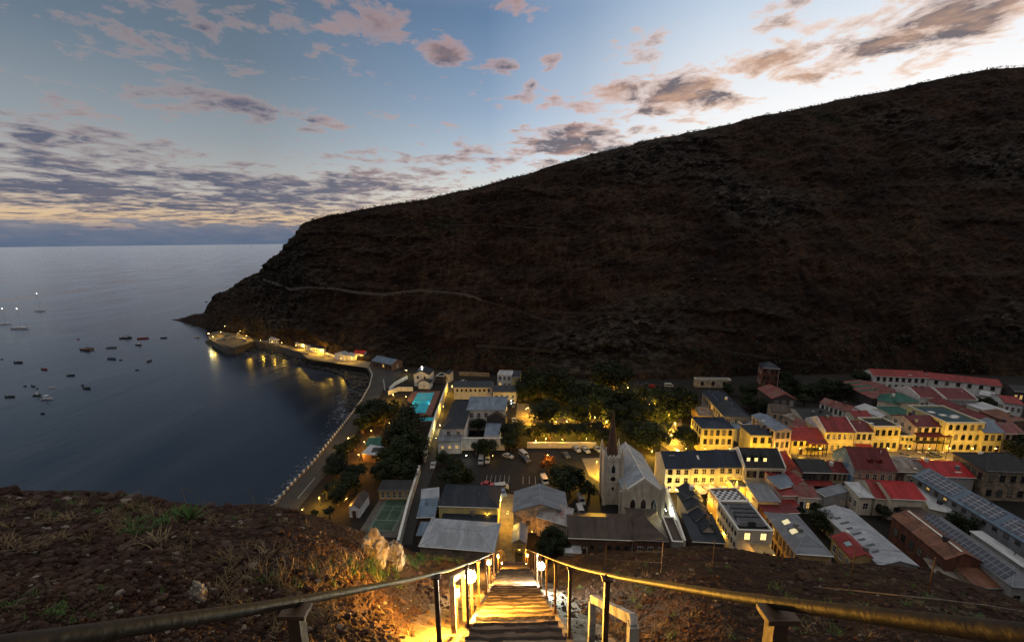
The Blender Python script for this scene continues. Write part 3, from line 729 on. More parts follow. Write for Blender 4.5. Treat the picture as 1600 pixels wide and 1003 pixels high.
def bld(key, fr, A, B, C, h, roof, rise, wall, rf, label, win='', name='house', over=.35, base=0.0, ext='', group=None, wall2=None):
    a = W(fr, *A, z=h + base); b = W(fr, *B, z=h + base); u = b - a; u.z = 0; w = max(2.0, u.length); u.normalize(); v = Vector((-u.y, u.x, 0))
    if isinstance(C, tuple):
        c = W(fr, *C, z=h + base); d = max(2.5, (c - a).dot(v))
    else: d = float(C)
    mid = a + u * w / 2 + v * d / 2
    root = empty(name, (mid.x, mid.y, base), label, CATS.get(name, 'house'), group, math.atan2(u.y, u.x))
    wm = P_[wall]
    mb = MB(); E = -.8
    if roof == 'gable_x':
        mb.prism([(-d / 2, E), (d / 2, E), (d / 2, h), (0, h + rise), (-d / 2, h)], -w / 2, w / 2)
    elif roof == 'gable_y':
        mb.prism([(-w / 2, E), (w / 2, E), (w / 2, h), (0, h + rise), (-w / 2, h)], -d / 2, d / 2, 0, Matrix.Rotation(R(90), 4, 'Z'))
    elif roof == 'shed':
        mb.prism([(-d / 2, E), (d / 2, E), (d / 2, h + rise), (-d / 2, h)], -w / 2, w / 2)
    elif roof == 'flat':
        t = .3
        mb.box(-w / 2, w / 2, -d / 2, d / 2, E, h - .55)
        mb.box(-w / 2, w / 2, -d / 2, -d / 2 + t, h - .55, h); mb.box(-w / 2, w / 2, d / 2 - t, d / 2, h - .55, h)
        mb.box(-w / 2, -w / 2 + t, -d / 2 + t, d / 2 - t, h - .55, h); mb.box(w / 2 - t, w / 2, -d / 2 + t, d / 2 - t, h - .55, h)
    else: mb.box(-w / 2, w / 2, -d / 2, d / 2, E, h)
    wo = mb.build('wall', wm, root)
    o, t, g = over, .16, .012
    mb = MB()
    if roof == 'gable_x':
        s = rise / (d / 2)
        mb.prism([(-d / 2 - o, h - o * s + g), (0, h + rise + g), (d / 2 + o, h - o * s + g), (d / 2 + o, h - o * s + t), (0, h + rise + t * 1.1), (-d / 2 - o, h - o * s + t)], -w / 2 - o * .5, w / 2 + o * .5)
        ro = mb.build('roof', rmat(rf, 0), root)
    elif roof == 'gable_y':
        s = rise / (w / 2)
        mb.prism([(-w / 2 - o, h - o * s + g), (0, h + rise + g), (w / 2 + o, h - o * s + g), (w / 2 + o, h - o * s + t), (0, h + rise + t * 1.1), (-w / 2 - o, h - o * s + t)], -d / 2 - o * .5, d / 2 + o * .5, 0, Matrix.Rotation(R(90), 4, 'Z'))
        ro = mb.build('roof', rmat(rf, 1), root)
    elif roof == 'shed':
        s = rise / d
        mb.prism([(-d / 2 - o, h - o * s + g), (d / 2 + o, h + rise + o * s + g), (d / 2 + o, h + rise + o * s + t), (-d / 2 - o, h - o * s + t)], -w / 2 - o * .5, w / 2 + o * .5)
        ro = mb.build('roof', rmat(rf, 0), root)
    elif roof == 'flat':
        mb.box(-w / 2 + .32, w / 2 - .32, -d / 2 + .32, d / 2 - .32, h - .54, h - .42)
        ro = mb.build('roof', rmat(rf, 0), root)
        c = MB(); q = .08
        for bx in ((-w / 2 - q, w / 2 + q, -d / 2 - q, -d / 2 + .34), (-w / 2 - q, w / 2 + q, d / 2 - .34, d / 2 + q), (-w / 2 - q, -w / 2 + .34, -d / 2 + .345, d / 2 - .345), (w / 2 - .34, w / 2 + q, -d / 2 + .345, d / 2 - .345)):
            c.box(*bx, h + .004, h + .14)
        c.build('coping', M_TRIM, root)
    else:
        W_, D_ = w / 2 + o, d / 2 + o; ins = min(W_, D_)
        if 'i' in ext: ins = ins * .75
        ax = W_ >= D_
        e1, e2 = ((-(W_ - ins), 0), (W_ - ins, 0)) if ax else ((0, -(D_ - ins)), (0, D_ - ins))
        z0, z1 = h + .02, h + rise
        vs = [(-W_, -D_, z0), (W_, -D_, z0), (W_, D_, z0), (-W_, D_, z0), (*e1, z1), (*e2, z1)]
        fs = [(0, 1, 5, 4), (1, 2, 5), (2, 3, 4, 5), (3, 0, 4)] if ax else [(0, 1, 4), (1, 2, 5, 4), (2, 3, 5), (3, 0, 4, 5)]
        mb.add(vs, fs + [(3, 2, 1, 0)])
        ro = mb.build('roof', rmat(rf, 0 if ax else 1), root)
        c = MB()
        for p, q in ((0, 4), (1, 4 if not ax else 5), (2, 5), (3, 5 if not ax else 4), (4, 5)):
            c.tube([Vector(vs[p]) + Vector((0, 0, .03)), Vector(vs[q]) + Vector((0, 0, .03))], .11, 5)
        c.build('ridge_cap', mat('ridge_' + rf, [x * 1.35 for x in ROOFC[rf][0]], .5, .2, 1, 0), ro)
    if roof in ('gable_x', 'gable_y') and rf not in ('slate', 'navy', 'black', 'rust', 'brown') and 'c' not in ext:
        c = MB()
        if roof == 'gable_x': c.tube([(-w / 2 - o * .5, 0, h + rise + .16), (w / 2 + o * .5, 0, h + rise + .16)], .12, 5)
        else: c.tube([(0, -d / 2 - o * .5, h + rise + .16), (0, d / 2 + o * .5, h + rise + .16)], .12, 5)
        c.build('ridge_cap', mat('ridge_' + rf, [x * 1.3 for x in ROOFC[rf][0]], .5, .2, 1, 0), ro)
    if roof in ('gable_x', 'shed', 'hip') and key[0] not in 'e':
        k = MB(); zg = h - (o * rise / (d / 2) if roof == 'gable_x' else o * rise / d if roof == 'shed' else 0)
        k.box(-w / 2 - o * .4, w / 2 + o * .4, -d / 2 - o - .16, -d / 2 - o - .012, zg - .02, zg + .13)
        k.tube([(w / 2 - .25, -d / 2 - o - .08, zg), (w / 2 - .25, -d / 2 - .1, zg - .5), (w / 2 - .25, -d / 2 - .1, 0)], .06, 5)
        k.build('gutter', M_TRIM if GR.random() < .5 else M_MACH0, root)
    if key[0] in 'ghjkc' and GR.random() < .62:
        for _ in range(GR.randrange(1, 4)):
            gx_, gy_ = GR.uniform(-.7, .7), GR.uniform(-.7, .3)
            zr_ = {'flat': h - .5, 'gable_x': h + rise * (1 - abs(gy_)), 'gable_y': h + rise * (1 - abs(gx_)), 'shed': h + rise * (gy_ + 1) / 2}.get(roof, h + rise * (1 - max(abs(gx_), abs(gy_))) )
            t_ = GR.random(); k = MB()
            if t_ < .35:
                k.tube([(0, 0, -.3), (0, 0, .9)], .10, 7); k.cone((0, 0, .9), .2, .05, .18, 7); nm = 'vent_pipe'
            elif t_ < .6:
                k.tube([(0, 0, -.3), (0, 0, 2.2)], .03, 5)
                for q in range(4): k.tube([(-.5 + q * .05, -.15 + q * .1, 2.1 - q * .1), (.5 - q * .05, -.15 + q * .1, 2.1 - q * .1)], .018, 4)
                nm = 'aerial'
            elif t_ < .8:
                k.box(-.9, .9, -.5, .5, -.3, .12); nm = 'roof_hatch'
            else:
                k.tube([(0, 0, -.3), (0, 0, .15), (0, 0, 1.2), (0, 0, 1.3)], [.55, .6, .6, .3], 10); nm = 'water_tank'
            k.build(nm, [M_MACH0, M_TRIM, M_MACHD0][GR.randrange(3)], ro, False, (gx_ * w / 2, gy_ * d / 2, zr_))
    for sp in win.split():
        if sp[0] == 'D':   # door: D side t
            side = sp[1]; t_ = float(sp[2:] or 0); (x, y), rz = side_place(w, d, side, t_, .03)
            k = MB(); k.box(-.75, .75, -.06, .04, -.1, 2.5); k.box(-.55, .55, -.09, -.06, 0, 2.3, 1)
            k.build('door', [M_FRAME, M_DOOR], root, False, (x, y, 0), rz)
        elif sp[0] == 'C':  # chimney: C x,y as shares
            x, y = [float(q) for q in sp[1:].split(',')]
            k = MB(); k.box(-.5, .5, -.4, .4, h * .6, h + rise + 1.3); k.box(-.62, .62, -.52, .52, h + rise + 1.3, h + rise + 1.5)
            k.build('chimney', wm, ro, False, (x * w / 2, y * d / 2, 0))
        elif sp[0] == 'B':  # band under the eaves
            k = MB(); k.box(-w / 2 - .12, w / 2 + .12, -d / 2 - .16, -d / 2 - .002, h - .55, h - .22); k.build('cornice', M_TRIM, root)
        elif sp[0] == 'K':  # band between the storeys
            z = h * float(sp[1:]); k = MB(); k.box(-w / 2 - .05, w / 2 + .05, -d / 2 - .09, -d / 2 - .002, z, z + .22); k.build('string_course', M_TRIM, root)
        else: add_windows(root, w, d, h, sp)
    if 'p' in ext:  # raised gable walls either end
        for x in (-w / 2 - .18, w / 2 - .14):
            k = MB(); k.prism([(-d / 2 - .3, h - 1), (d / 2 + .3, h - 1), (d / 2 + .3, h + .3), (0, h + rise + .5), (-d / 2 - .3, h + .3)], x, x + .32)
            k.build('gable_parapet', P_['white'], root)
    BLD[key] = (root, ro, w, d, h, rise, roof)
    return root
CATS = {'house': 'house', 'townhouse': 'house', 'shed': 'shed', 'warehouse': 'warehouse', 'church': 'church', 'castle_wing': 'building', 'public_building': 'building', 'gatehouse': 'building', 'shop': 'shop', 'hotel': 'hotel', 'quay_store': 'building'}
def slope_frame(key, sgn=-1):
    """matrix of a roof slope: x along the eave, y up the slope from the eave, z out of it"""
    root, ro, w, d, h, rise, roof = BLD[key]
    if roof == 'gable_y':
        run = w / 2; al = math.atan2(rise, run)
        X = Vector((0, -sgn, 0)) if sgn < 0 else Vector((0, 1, 0))
        X = Vector((0, -1, 0)) if sgn < 0 else Vector((0, 1, 0))
        Y = Vector((-sgn * math.cos(al), 0, math.sin(al))); o = Vector((sgn * w / 2, 0, h)); Ln = d
    elif roof == 'shed':
        run = d; al = math.atan2(rise, run); X = Vector((1, 0, 0)); Y = Vector((0, math.cos(al), math.sin(al))); o = Vector((0, -d / 2, h)); Ln = w
    else:
        run = d / 2; al = math.atan2(rise, run); X = Vector((1, 0, 0)); Y = Vector((0, math.cos(al), math.sin(al))); o = Vector((0, -d / 2, h)); Ln = w
    Z = X.cross(Y); M = Matrix((X, Y, Z)).transposed().to_4x4(); M.translation = o + Z * .2
    return M, Ln, run / math.cos(al)
def on_slope(key, name, x0, x1, y0, y1, m, sgn=-1, t=.08, z=0.0):
    """a panel on the roof: x0..x1 as shares (-1..1) along the eave, y0..y1 shares (0..1) up the slope"""
    M, Ln, sl = slope_frame(key, sgn); ro = BLD[key][1]
    mb = MB(); X0, X1, Y0, Y1 = x0 * Ln / 2, x1 * Ln / 2, y0 * sl, y1 * sl; cx, cy = (X0 + X1) / 2, (Y0 + Y1) / 2
    mb.box(X0 - cx, X1 - cx, Y0 - cy, Y1 - cy, 0, t)
    o = mb.build(name, m, ro); o.matrix_local = M @ Matrix.Translation((cx, cy, z)); return o

# ---------------------------------------------------------------- the town (corner pixels of the eaves: front left, front right, back left)
B = bld
# main street, far side
B('g1', 'g', (300, 628), (570, 630), (218, 536), 10.6, 'hip', .9, 'yellow', 'navy', 'tall flood-lit yellow building with two rows of five dark windows and a navy roof', 'f2x5:m3,d l2x4:m3,d Df0 K.36 B', 'townhouse', .25)
B('g3', 'g', (705, 682), (905, 686), (612, 602), 8.6, 'hip', 2.0, 'yellow', 'slate', 'yellow house with a dark hipped roof beside the tall three-storey pink block', 'f2x3:d B Df.2', 'townhouse')
B('g4', 'g', (908, 651), (1040, 646), (738, 522), 11.0, 'gable_y', .8, 'pink', 'bluegrey', 'narrow pink three-storey block with a long grey-blue roof running back', 'f3x3:d l2x6:m3,d', 'townhouse')
B('g5', 'g', (1038, 724), (1312, 727), 9.5, 5.8, 'gable_x', 2.6, 'yellow', 'red', 'low yellow shop under a wide red roof with a dark iron veranda', 'f1x5:m2,d Df-.35', 'shop')
B('g6', 'g', (1316, 652), (1566, 657), 11, 8.8, 'gable_x', 3.2, 'yellow', 'red', 'yellow two-storey house with a steep bright red roof', 'f2x5 Df.35 K.5', 'townhouse', ext='p')
B('h2', 'h', (197, 656), (347, 659), 10, 8.2, 'gable_x', 2.0, 'cream', 'darkred', 'small cream house with a dark red roof and a red awning over its door', 'f1x3:m2,d', 'townhouse')
B('h3', 'h', (349, 613), (573, 613), (182, 540), 10.2, 'flat', 0, 'yellow', 'black', 'ornate flat-roofed yellow house with a swagged cornice and arched doors', 'f1x4:m2,d f2x4:d B K.48', 'townhouse')
B('h4', 'h', (566, 690), (680, 691), 8, 5.6, 'flat', 0, 'yellow', 'brown', 'low yellow flat-topped house squeezed between two taller facades', 'f2x3:s,d Df-.8', 'townhouse')
B('h5', 'h', (688, 613), (942, 613), (480, 522), 9.4, 'gable_x', 2.2, 'pink', 'darkred', 'big house with a dark red roof and a planted balcony over the pavement', 'f1x4:m3,d f2x4:m3,d l1x3:m3', 'hotel', ext='c')
B('h6', 'h', (946, 580), (1266, 583), (640, 440), 11.8, 'flat', 0, 'yellow', 'teal', 'largest yellow facade, three storeys of arched windows under a flat teal roof', 'f3x5:d,a B K.35 K.68 l1x3:m3', 'public_building')
B('h7', 'h', (1250, 661), (1422, 663), 10, 8.6, 'gable_x', 2.6, 'yellow', 'bluegrey', 'yellow house with a blue-grey roof next to the largest facade', 'f2x3:d Df.6', 'townhouse')
B('h8', 'h', (1424, 668), (1590, 668), 9, 7.5, 'gable_x', 2.2, 'peach', 'oldred', 'peach house half hidden behind the tree at the right end of the street', 'f2x3:d', 'townhouse')
# behind the main street
B('g2', 'g', (482, 527), (696, 536), (325, 330), 8.5, 'hip', 2.6, 'grey', 'slate', 'long grey hall with a dark hipped roof carrying black solar panels', 'l1x9:m2,d f1x3:m2', 'public_building')
B('g7', 'g', (640, 600), (790, 590), 8, 6.5, 'flat', 0, 'grey', 'slate', 'small grey flat-roofed annex behind the yellow house with the dark roof', 'l1x2', 'house')
B('g8', 'g', (1040, 600), (1180, 640), 9, 5.5, 'gable_x', 1.6, 'pink', 'oldred', 'low faded red roof behind the veranda shop', 'f1x3', 'house')
B('g9', 'g', (965, 520), (1110, 590), 8, 5.0, 'shed', .8, 'peach', 'tan', 'rusty tan lean-to among the back yards', 'f1x2', 'shed')
B('g10', 'g', (1130, 545), (1400, 555), (1050, 455), 6.5, 'gable_x', 1.6, 'cream', 'black', 'cream hall with a dark mossy roof and a lit gable wall', 'l1x3', 'house')
B('g11', 'g', (872, 480), (1045, 500), 8, 5.5, 'gable_x', 1.6, 'peach', 'brown', 'brown-roofed house in the trees below the red gabled house', 'f1x3 l1x2', 'house')
B('g12', 'g', (880, 385), (1080, 390), (800, 300), 8.0, 'gable_y', 2.2, 'dark', 'oldred', 'dark house with a red gable and three large white-framed windows', 'f1x3:m2', 'house')
B('g13', 'g', (800, 130), (942, 140), 8, 11.0, 'hip', 2.6, 'redwall', 'slate', 'tall dark red-brown building standing alone at the hill foot', 'f3x4:d l2x2', 'public_building')
B('g14', 'g', (250, 225), (540, 230), 3, 4.5, 'flat', 0, 'pale_stone', 'brown', 'ruined pale stone building without a roof at the hill foot', 'f1x3:d', 'house')
B('g15', 'g', (530, 590), (600, 640), 12, 5.5, 'shed', .8, 'grey', 'bluegrey', 'narrow blue-grey roof in the gap between two yellow houses', '', 'shed')
B('g16', 'g', (270, 520), (390, 525), 10, 4.0, 'gable_x', 1.2, 'peach', 'tan', 'old low shed with a tan roof beside the long grey hall', '', 'shed')
B('h10', 'h', (345, 193), (795, 213), 9, 7.0, 'gable_x', 2.2, 'white', 'red', 'long white two-storey block with a red roof under the far hill', 'f1x8:m2,d f2x8:s,d,m2', 'warehouse')
B('h10b', 'h', (800, 217), (1404, 284), 9, 6.6, 'gable_x', 2.0, 'white', 'red', 'long white store with a red roof and a few wide dark openings', 'f1x6:m2,d', 'warehouse')
B('h11', 'h', (335, 386), (702, 395), (172, 252), 5.0, 'gable_y', 1.5, 'dark', 'oldred', 'broad faded red roof crossed by green strips', '', 'warehouse')
B('h12', 'h', (722, 373), (911, 376), (578, 292), 7.2, 'gable_x', 2.6, 'white', 'darkred', 'white house with a plain dark red roof and four tall windows', 'f1x4 l1x2', 'house', ext='p')
B('h13', 'h', (942, 388), (1196, 391), (852, 300), 7.2, 'gable_x', 2.6, 'grey', 'darkred', 'wide dark red roof next to the white house with four tall windows', 'f1x4:s', 'house', ext='p')
B('h14', 'h', (1192, 556), (1352, 558), (930, 398), 6.4, 'gable_y', 1.4, 'white', 'darkred', 'long white range with shuttered windows running down to the largest facade', 'l1x7', 'house')
B('h15', 'h', (492, 512), (682, 516), (470, 455), 7.0, 'hip', 1.8, 'cream', 'green', 'cream house with a dark green hipped roof nearest the street', 'f1x3 l1x2', 'house')
B('h15b', 'h', (378, 395), (560, 432), 9, 7.4, 'hip', 1.6, 'cream', 'green', 'small green-roofed cream house beside the striped red roof', 'f1x3:s', 'house')
B('h15c', 'h', (540, 412), (716, 412), 9, 8.2, 'hip', 2.6, 'cream', 'green', 'steep pyramid roof in bright green behind the other green roofs', 'f1x2', 'house')
B('h16', 'h', (385, 535), (482, 502), (275, 440), 5.5, 'shed', .7, 'white', 'white', 'white lean-to with a pale metal roof between red and green roofs', 'f1x2:s', 'shed')
B('h17', 'h', (140, 492), (212, 470), (2, 388), 7.2, 'gable_y', 1.5, 'white', 'oldred', 'long white two-storey cottage row with a faded red roof', 'l2x6:d', 'house')
B('h18', 'h', (185, 536), (326, 532), (132, 492), 6.4, 'gable_x', 1.4, 'cream', 'red', 'red roof just behind the yellow house with the steep red roof', 'f1x2', 'house')
B('h19', 'h', (1422, 416), (1582, 436), (1262, 340), 5.6, 'gable_x', 1.5, 'white', 'red', 'white bungalow with a red roof at the right edge below the hill', 'f1x3', 'house')
B('h20', 'h', (1330, 512), (1470, 492), 9, 4.6, 'shed', .7, 'cream', 'white', 'pale curved metal roof near the right edge behind the street', '', 'shed')
B('h21', 'h', (1440, 575), (1600, 560), 9, 5.0, 'shed', .8, 'brick', 'rust', 'rusted sheet-iron shed at the right edge', '', 'shed')
B('h22', 'h', (1215, 350), (1330, 372), 6, 4.4, 'shed', .6, 'white', 'white', 'small white outbuilding between the red roofs near the right edge', 'f1x2:s', 'shed')
B('h23', 'h', (1330, 420), (1420, 436), 6, 4.2, 'shed', .6, 'cream', 'palemetal', 'small cream outbuilding in front of the white bungalow', 'f1x2:s', 'shed')
B('h24', 'h', (1500, 320), (1640, 330), 8, 6.0, 'gable_x', 1.6, 'dark', 'black', 'dark house with one lit ochre wall at the right edge below the hill', 'f1x3:~', 'house')
# near side of the main street
B('j1a', 'i', (950, 269), (1165, 270), 10, 8.6, 'gable_x', 3.0, 'cream', 'navy', 'left third of the lit cream terrace, navy roof with a white gable end', 'f2x3:m3 f3x3', 'townhouse', ext='c', group='terrace houses with navy roofs')
B('j1b', 'i', (1165, 264), (1381, 265), 10, 8.8, 'gable_x', 3.0, 'cream', 'navy', 'middle third of the lit cream terrace, navy roof with a small roof light', 'f2x3:m3 f3x3:d', 'townhouse', ext='c', group='terrace houses with navy roofs')
B('j1c', 'i', (1382, 258), (1586, 259), 10, 9.0, 'gable_x', 3.0, 'cream', 'navy', 'right third of the lit cream terrace, navy roof beside the dormered house', 'f2x3:m3 f3x3:d', 'townhouse', ext='c', group='terrace houses with navy roofs')
B('j1d', 'j', (650, 207), (986, 215), 10, 9.6, 'gable_x', 3.8, 'cream', 'black', 'cream house with a mottled dark slate roof and three lit dormers', 'f2x3:d f2x6:d', 'townhouse', ext='p')
B('j8', 'j', (1012, 250), (1126, 266), (950, 110), 7.2, 'gable_y', 1.8, 'peach', 'red', 'red-roofed house right of the dormered house', 'f1x2', 'house')
B('j9', 'j', (1130, 247), (1372, 252), (1062, 130), 6.8, 'gable_x', 1.8, 'dark', 'black', 'black-roofed house with two lit windows behind a red veranda roof', 'f1x6:m2,d', 'house')
B('j9b', 'j', (1380, 252), (1506, 258), (1342, 160), 6.4, 'gable_x', 1.6, 'peach', 'darkred', 'small peach house with a dark red roof next to the blue gable', 'f2x3:d', 'house')
B('k1', 'k', (146, 172), (405, 186), 11, 9.2, 'gable_x', 4.6, 'peach', 'darkred', 'peach house with a steep dark red roof and a blue painted gable', 'f2x5', 'townhouse')
B('k2', 'k', (402, 184), (620, 192), 11, 6.0, 'gable_x', 1.8, 'wood', 'tan', 'weathered tan sheet roof beside the peach house', 'f1x4:d', 'house')
B('k2b', 'k', (460, 205), (560, 208), 5, 5.2, 'shed', .4, 'cream', 'tan', 'little cream cottage front with one dark window', 'f1x1 f2x2:s', 'house')
B('k3', 'k', (628, 214), (894, 222), 10, 6.4, 'gable_x', 2.2, 'grey', 'brightred', 'vivid red sheet roof below the flood-lit street', '', 'warehouse')
B('k4', 'k', (967, 181), (1330, 196), (782, 74), 9.8, 'hip', 3.4, 'stone', 'black', 'large dark stone building with a black hipped roof', 'f2x5:m2,d l2x5:m2,d', 'public_building')
B('k5', 'k', (1330, 700), (1560, 700), (640, 214), 7.5, 'gable_y', 2.4, 'steel', 'steelblue', 'long grey warehouse whose whole roof slope is covered in solar panels', 'l1x12:m3,s,d', 'warehouse')
B('k6', 'k', (372, 352), (586, 362), 9, 7.0, 'gable_x', 2.2, 'cream', 'brightred', 'cream house with a bright red roof and paired dark windows', 'f1x3:s,d', 'house')
B('k6b', 'k', (270, 349), (368, 358), 10, 5.8, 'gable_x', 2.6, 'cream', 'red', 'lower cream wing with a red roof left of the bright red roof', 'f1x2:s,d', 'house')
B('k7', 'k', (172, 346), (262, 350), (92, 270), 5.8, 'shed', .7, 'cream', 'white', 'narrow cream house with a pale blue-white roof', 'l1x3 f1x1', 'house')
B('k8', 'k', (300, 774), (536, 778), (-20, 425), 5.2, 'gable_y', 1.2, 'steel', 'palemetal', 'broad pale corrugated market roof with dark roof lights', '', 'warehouse')
B('k9', 'k', (128, 727), (278, 737), (0, 592), 5.0, 'gable_y', 1.2, 'ochre', 'red', 'small red hipped roof with a glazed roof light near the slope', 'f1x2:d l1x3', 'house')
B('k10', 'k', (720, 736), (930, 748), (412, 464), 7.2, 'gable_y', 1.8, 'redwall', 'rust', 'long rusted red barn with a white ridge strip', 'l1x6:d', 'warehouse')
B('k11', 'k', (1130, 905), (1300, 912), (640, 480), 6.6, 'hip', 2.4, 'grey', 'grey', 'long hall roofed with dark blue solar panels beside the rusted barn', 'f1x2:d', 'warehouse')
B('k12', 'k', (905, 909), (1110, 913), 8, 4.6, 'shed', 1.2, 'stone', 'rust', 'small stone shed with a streaked rust-red roof at the slope foot', 'l1x3:s,d f1x1:d', 'shed')
B('k13', 'k', (690, 885), (850, 914), (515, 745), 3.4, 'shed', .8, 'wood', 'tan', 'low brown corrugated shed at the foot of the slope', '', 'shed')
B('k14', 'k', (1180, 775), (1260, 775), (900, 575), 4.2, 'shed', .4, 'grey', 'white', 'long narrow white flat roof beside the solar warehouse', '', 'shed')
B('k15', 'k', (610, 415), (760, 450), (585, 305), 4.4, 'shed', .4, 'cream', 'white', 'dirty white flat roof in the yard behind the bright red roof', 'f1x2:s', 'shed')
B('k16', 'k', (490, 470), (630, 476), 6, 4.0, 'shed', .5, 'dark', 'brown', 'dull brown lean-to behind the rusted barn', '', 'shed')
# middle foreground
B('j7a', 'j', (876, 302), (1026, 258), 8, 7.2, 'gable_x', 1.6, 'pink', 'red', 'red roof slanting away right of the dormered house', 'f1x2', 'house')
B('j7b', 'j', (936, 382), (1082, 352), (870, 312), 6.6, 'shed', .8, 'pink', 'bluegrey', 'pink house with a blue-grey lean-to roof', 'f1x2:s', 'house')
B('j7c', 'j', (1082, 352), (1176, 346), (1016, 266), 7.0, 'gable_y', 1.2, 'pink', 'red', 'small upright house with a red roof in the crowded yards', 'f1x1', 'house')
B('j7d', 'j', (956, 440), (1082, 440), 6, 5.6, 'shed', 1.0, 'pink', 'red', 'pink house front with a red lean-to roof over one window', 'f1x2:s', 'house')
B('j7e', 'j', (1096, 452), (1268, 462), 7, 5.4, 'gable_x', 1.4, 'white', 'oldred', 'white house with a patched faded red roof and skylight', 'f1x3:d', 'house')
B('j7f', 'j', (955, 530), (1100, 530), 5, 3.6, 'shed', .8, 'pink', 'red', 'lowest pink house of the yards with a small red roof', 'f1x2:s', 'house')
B('j7g', 'j', (1240, 400), (1330, 455), 9, 4.4, 'shed', .5, 'grey', 'grey', 'pale grey lean-to above the rubble wall', '', 'shed')
B('j10', 'j', (762, 486), (946, 491), (716, 372), 5.0, 'shed', .8, 'cream', 'grey', 'flat grey metal roof with a red seam over a cream wall', '', 'warehouse')
B('j11', 'j', (830, 592), (1100, 582), 6, 3.4, 'shed', .6, 'redwall', 'darkred', 'low dark red roof behind the skylit grey hall', '', 'shed')
B('j6', 'j', (1076, 918), (1372, 938), (830, 588), 7.4, 'hip', 2.4, 'ochre', 'grey', 'large grey hipped metal roof with four glowing skylights', 'l2x8:d f1x2:d', 'public_building')
B('j2', 'j', (600, 729), (888, 738), (445, 488), 9.6, 'flat', 0, 'cream', 'black', 'flat-roofed hotel block with machinery on the roof and a lit glazed restaurant', 'l2x7:m3,s,d f1x2:m3,*', 'hotel')
B('j3', 'j', (440, 492), (684, 487), (333, 386), 6.6, 'flat', 0, 'ochre', 'brown', 'lower hotel block topped by a black and white chequered terrace', 'l1x5:m2,~', 'hotel')
B('j4a', 'i', (1116, 531), (1258, 532), (1066, 432), 6.6, 'gable_y', 1.8, 'cream', 'slate', 'first of the stepped dark gables, next to the bright wall lamp', '', 'house', group='stepped dark gables')
B('j4b', 'i', (1134, 612), (1286, 612), 7.5, 5.8, 'gable_y', 1.6, 'cream', 'slate', 'second of the stepped dark gables down the alley', '', 'house', group='stepped dark gables')
B('j4c', 'i', (1196, 697), (1322, 694), 7.5, 5.0, 'gable_y', 1.5, 'cream', 'slate', 'third of the stepped dark gables, above the red courtyard', '', 'house', group='stepped dark gables')
B('j4d', 'i', (1256, 784), (1352, 788), 7.5, 4.6, 'gable_y', 1.3, 'cream', 'slate', 'lowest of the stepped dark gables', '', 'house', group='stepped dark gables')
B('j4e', 'i', (1170, 868), (1440, 884), 9, 3.6, 'shed', 1.0, 'dark', 'slate', 'dark slate lean-to at the very foot of the slope', '', 'shed')
B('j4f', 'i', (1510, 425), (1650, 430), 5, 5.0, 'flat', 0, 'yellow', 'slate', 'small flat-roofed yellow outhouse behind the chequered terrace', '', 'shed')
# church row
B('i2', 'i', (150, 836), (686, 856), 9.5, 5.4, 'gable_x', 2.4, 'brick', 'brown', 'long low brown-brick parish hall with a dark brown roof', 'f1x7:s,d Df-.5', 'public_building')
B('i3', 'i', (694, 856), (966, 870), (628, 604), 6.2, 'hip', 2.6, 'brick', 'brown', 'brown-roofed hall end-on in front of the church gable', 'f1x3', 'public_building')
B('i4', 'i', (1004, 876), (1108, 882), (905, 668), 3.6, 'flat', 0, 'grey', 'brown', 'narrow grey yard building heaped with timber beside the alley wall', '', 'shed')
B('i5', 'i', (112, 958), (250, 962), 4, 2.6, 'shed', .4, 'white', 'white', 'small white hut at the left end of the brick hall', '', 'shed')
B('i6', 'i', (610, 890), (680, 888), 3, 3.0, 'shed', .4, 'white', 'white', 'white lean-to porch between the brick hall and the end-on hall', 'Df0', 'shed')
# foot of the stairs
B('c1', 'c', (240, 580), (728, 594), 10, 7.0, 'hip', 3.4, 'yellow', 'slate', 'yellow museum building with a dark slate hipped roof', 'f1x3:s,d r1x4:m2 l1x2', 'public_building')
B('c1b', 'c', (262, 712), (716, 724), 4.0, 4.0, 'shed', .8, 'ochre', 'slate', 'dark skirt roof between the museum and the big pale roof', '', 'shed')
B('c2', 'c', (84, 907), (690, 956), (210, 690), 5.6, 'hip', 1.6, 'stone', 'palemetal', 'big pale hipped sheet roof over a stone wall beside the stair foot', '', 'warehouse')
B('c3', 'c', (62, 673), (208, 668), (92, 546), 4.0, 'shed', .6, 'wood', 'steelblue', 'steel-blue lean-to roof along the dark lane', 'f1x1:s,d', 'shed')
B('c4', 'c', (60, 818), (180, 822), (72, 732), 2.8, 'shed', .4, 'wood', 'steelblue', 'lower blue lean-to next to the big pale roof', '', 'shed')
B('c5', 'c', (96, 536), (240, 520), 4.5, 3.8, 'shed', .5, 'peach', 'palemetal', 'small peach shed with a pale roof behind the blue lean-to', '', 'shed')
B('c6', 'c', (860, 633), (1300, 640), (874, 466), 6.4, 'gable_y', 2.6, 'pale_stone', 'grey', 'large old stone store with a grey sheet gable roof right of the lane', 'f1x2:s,d', 'warehouse')
B('c6b', 'c', (1048, 664), (1306, 740), 5.0, 6.0, 'shed', 1.2, 'pale_stone', 'rustgrey', 'rough stone annex with a roof streaked pink with rust', 'f1x1:s,d', 'warehouse')
B('c7', 'c', (850, 884), (956, 890), (880, 744), 3.6, 'gable_y', 1.0, 'ochre', 'grey', 'little arched gatehouse with a grey roof at the foot of the stairs', '', 'gatehouse')
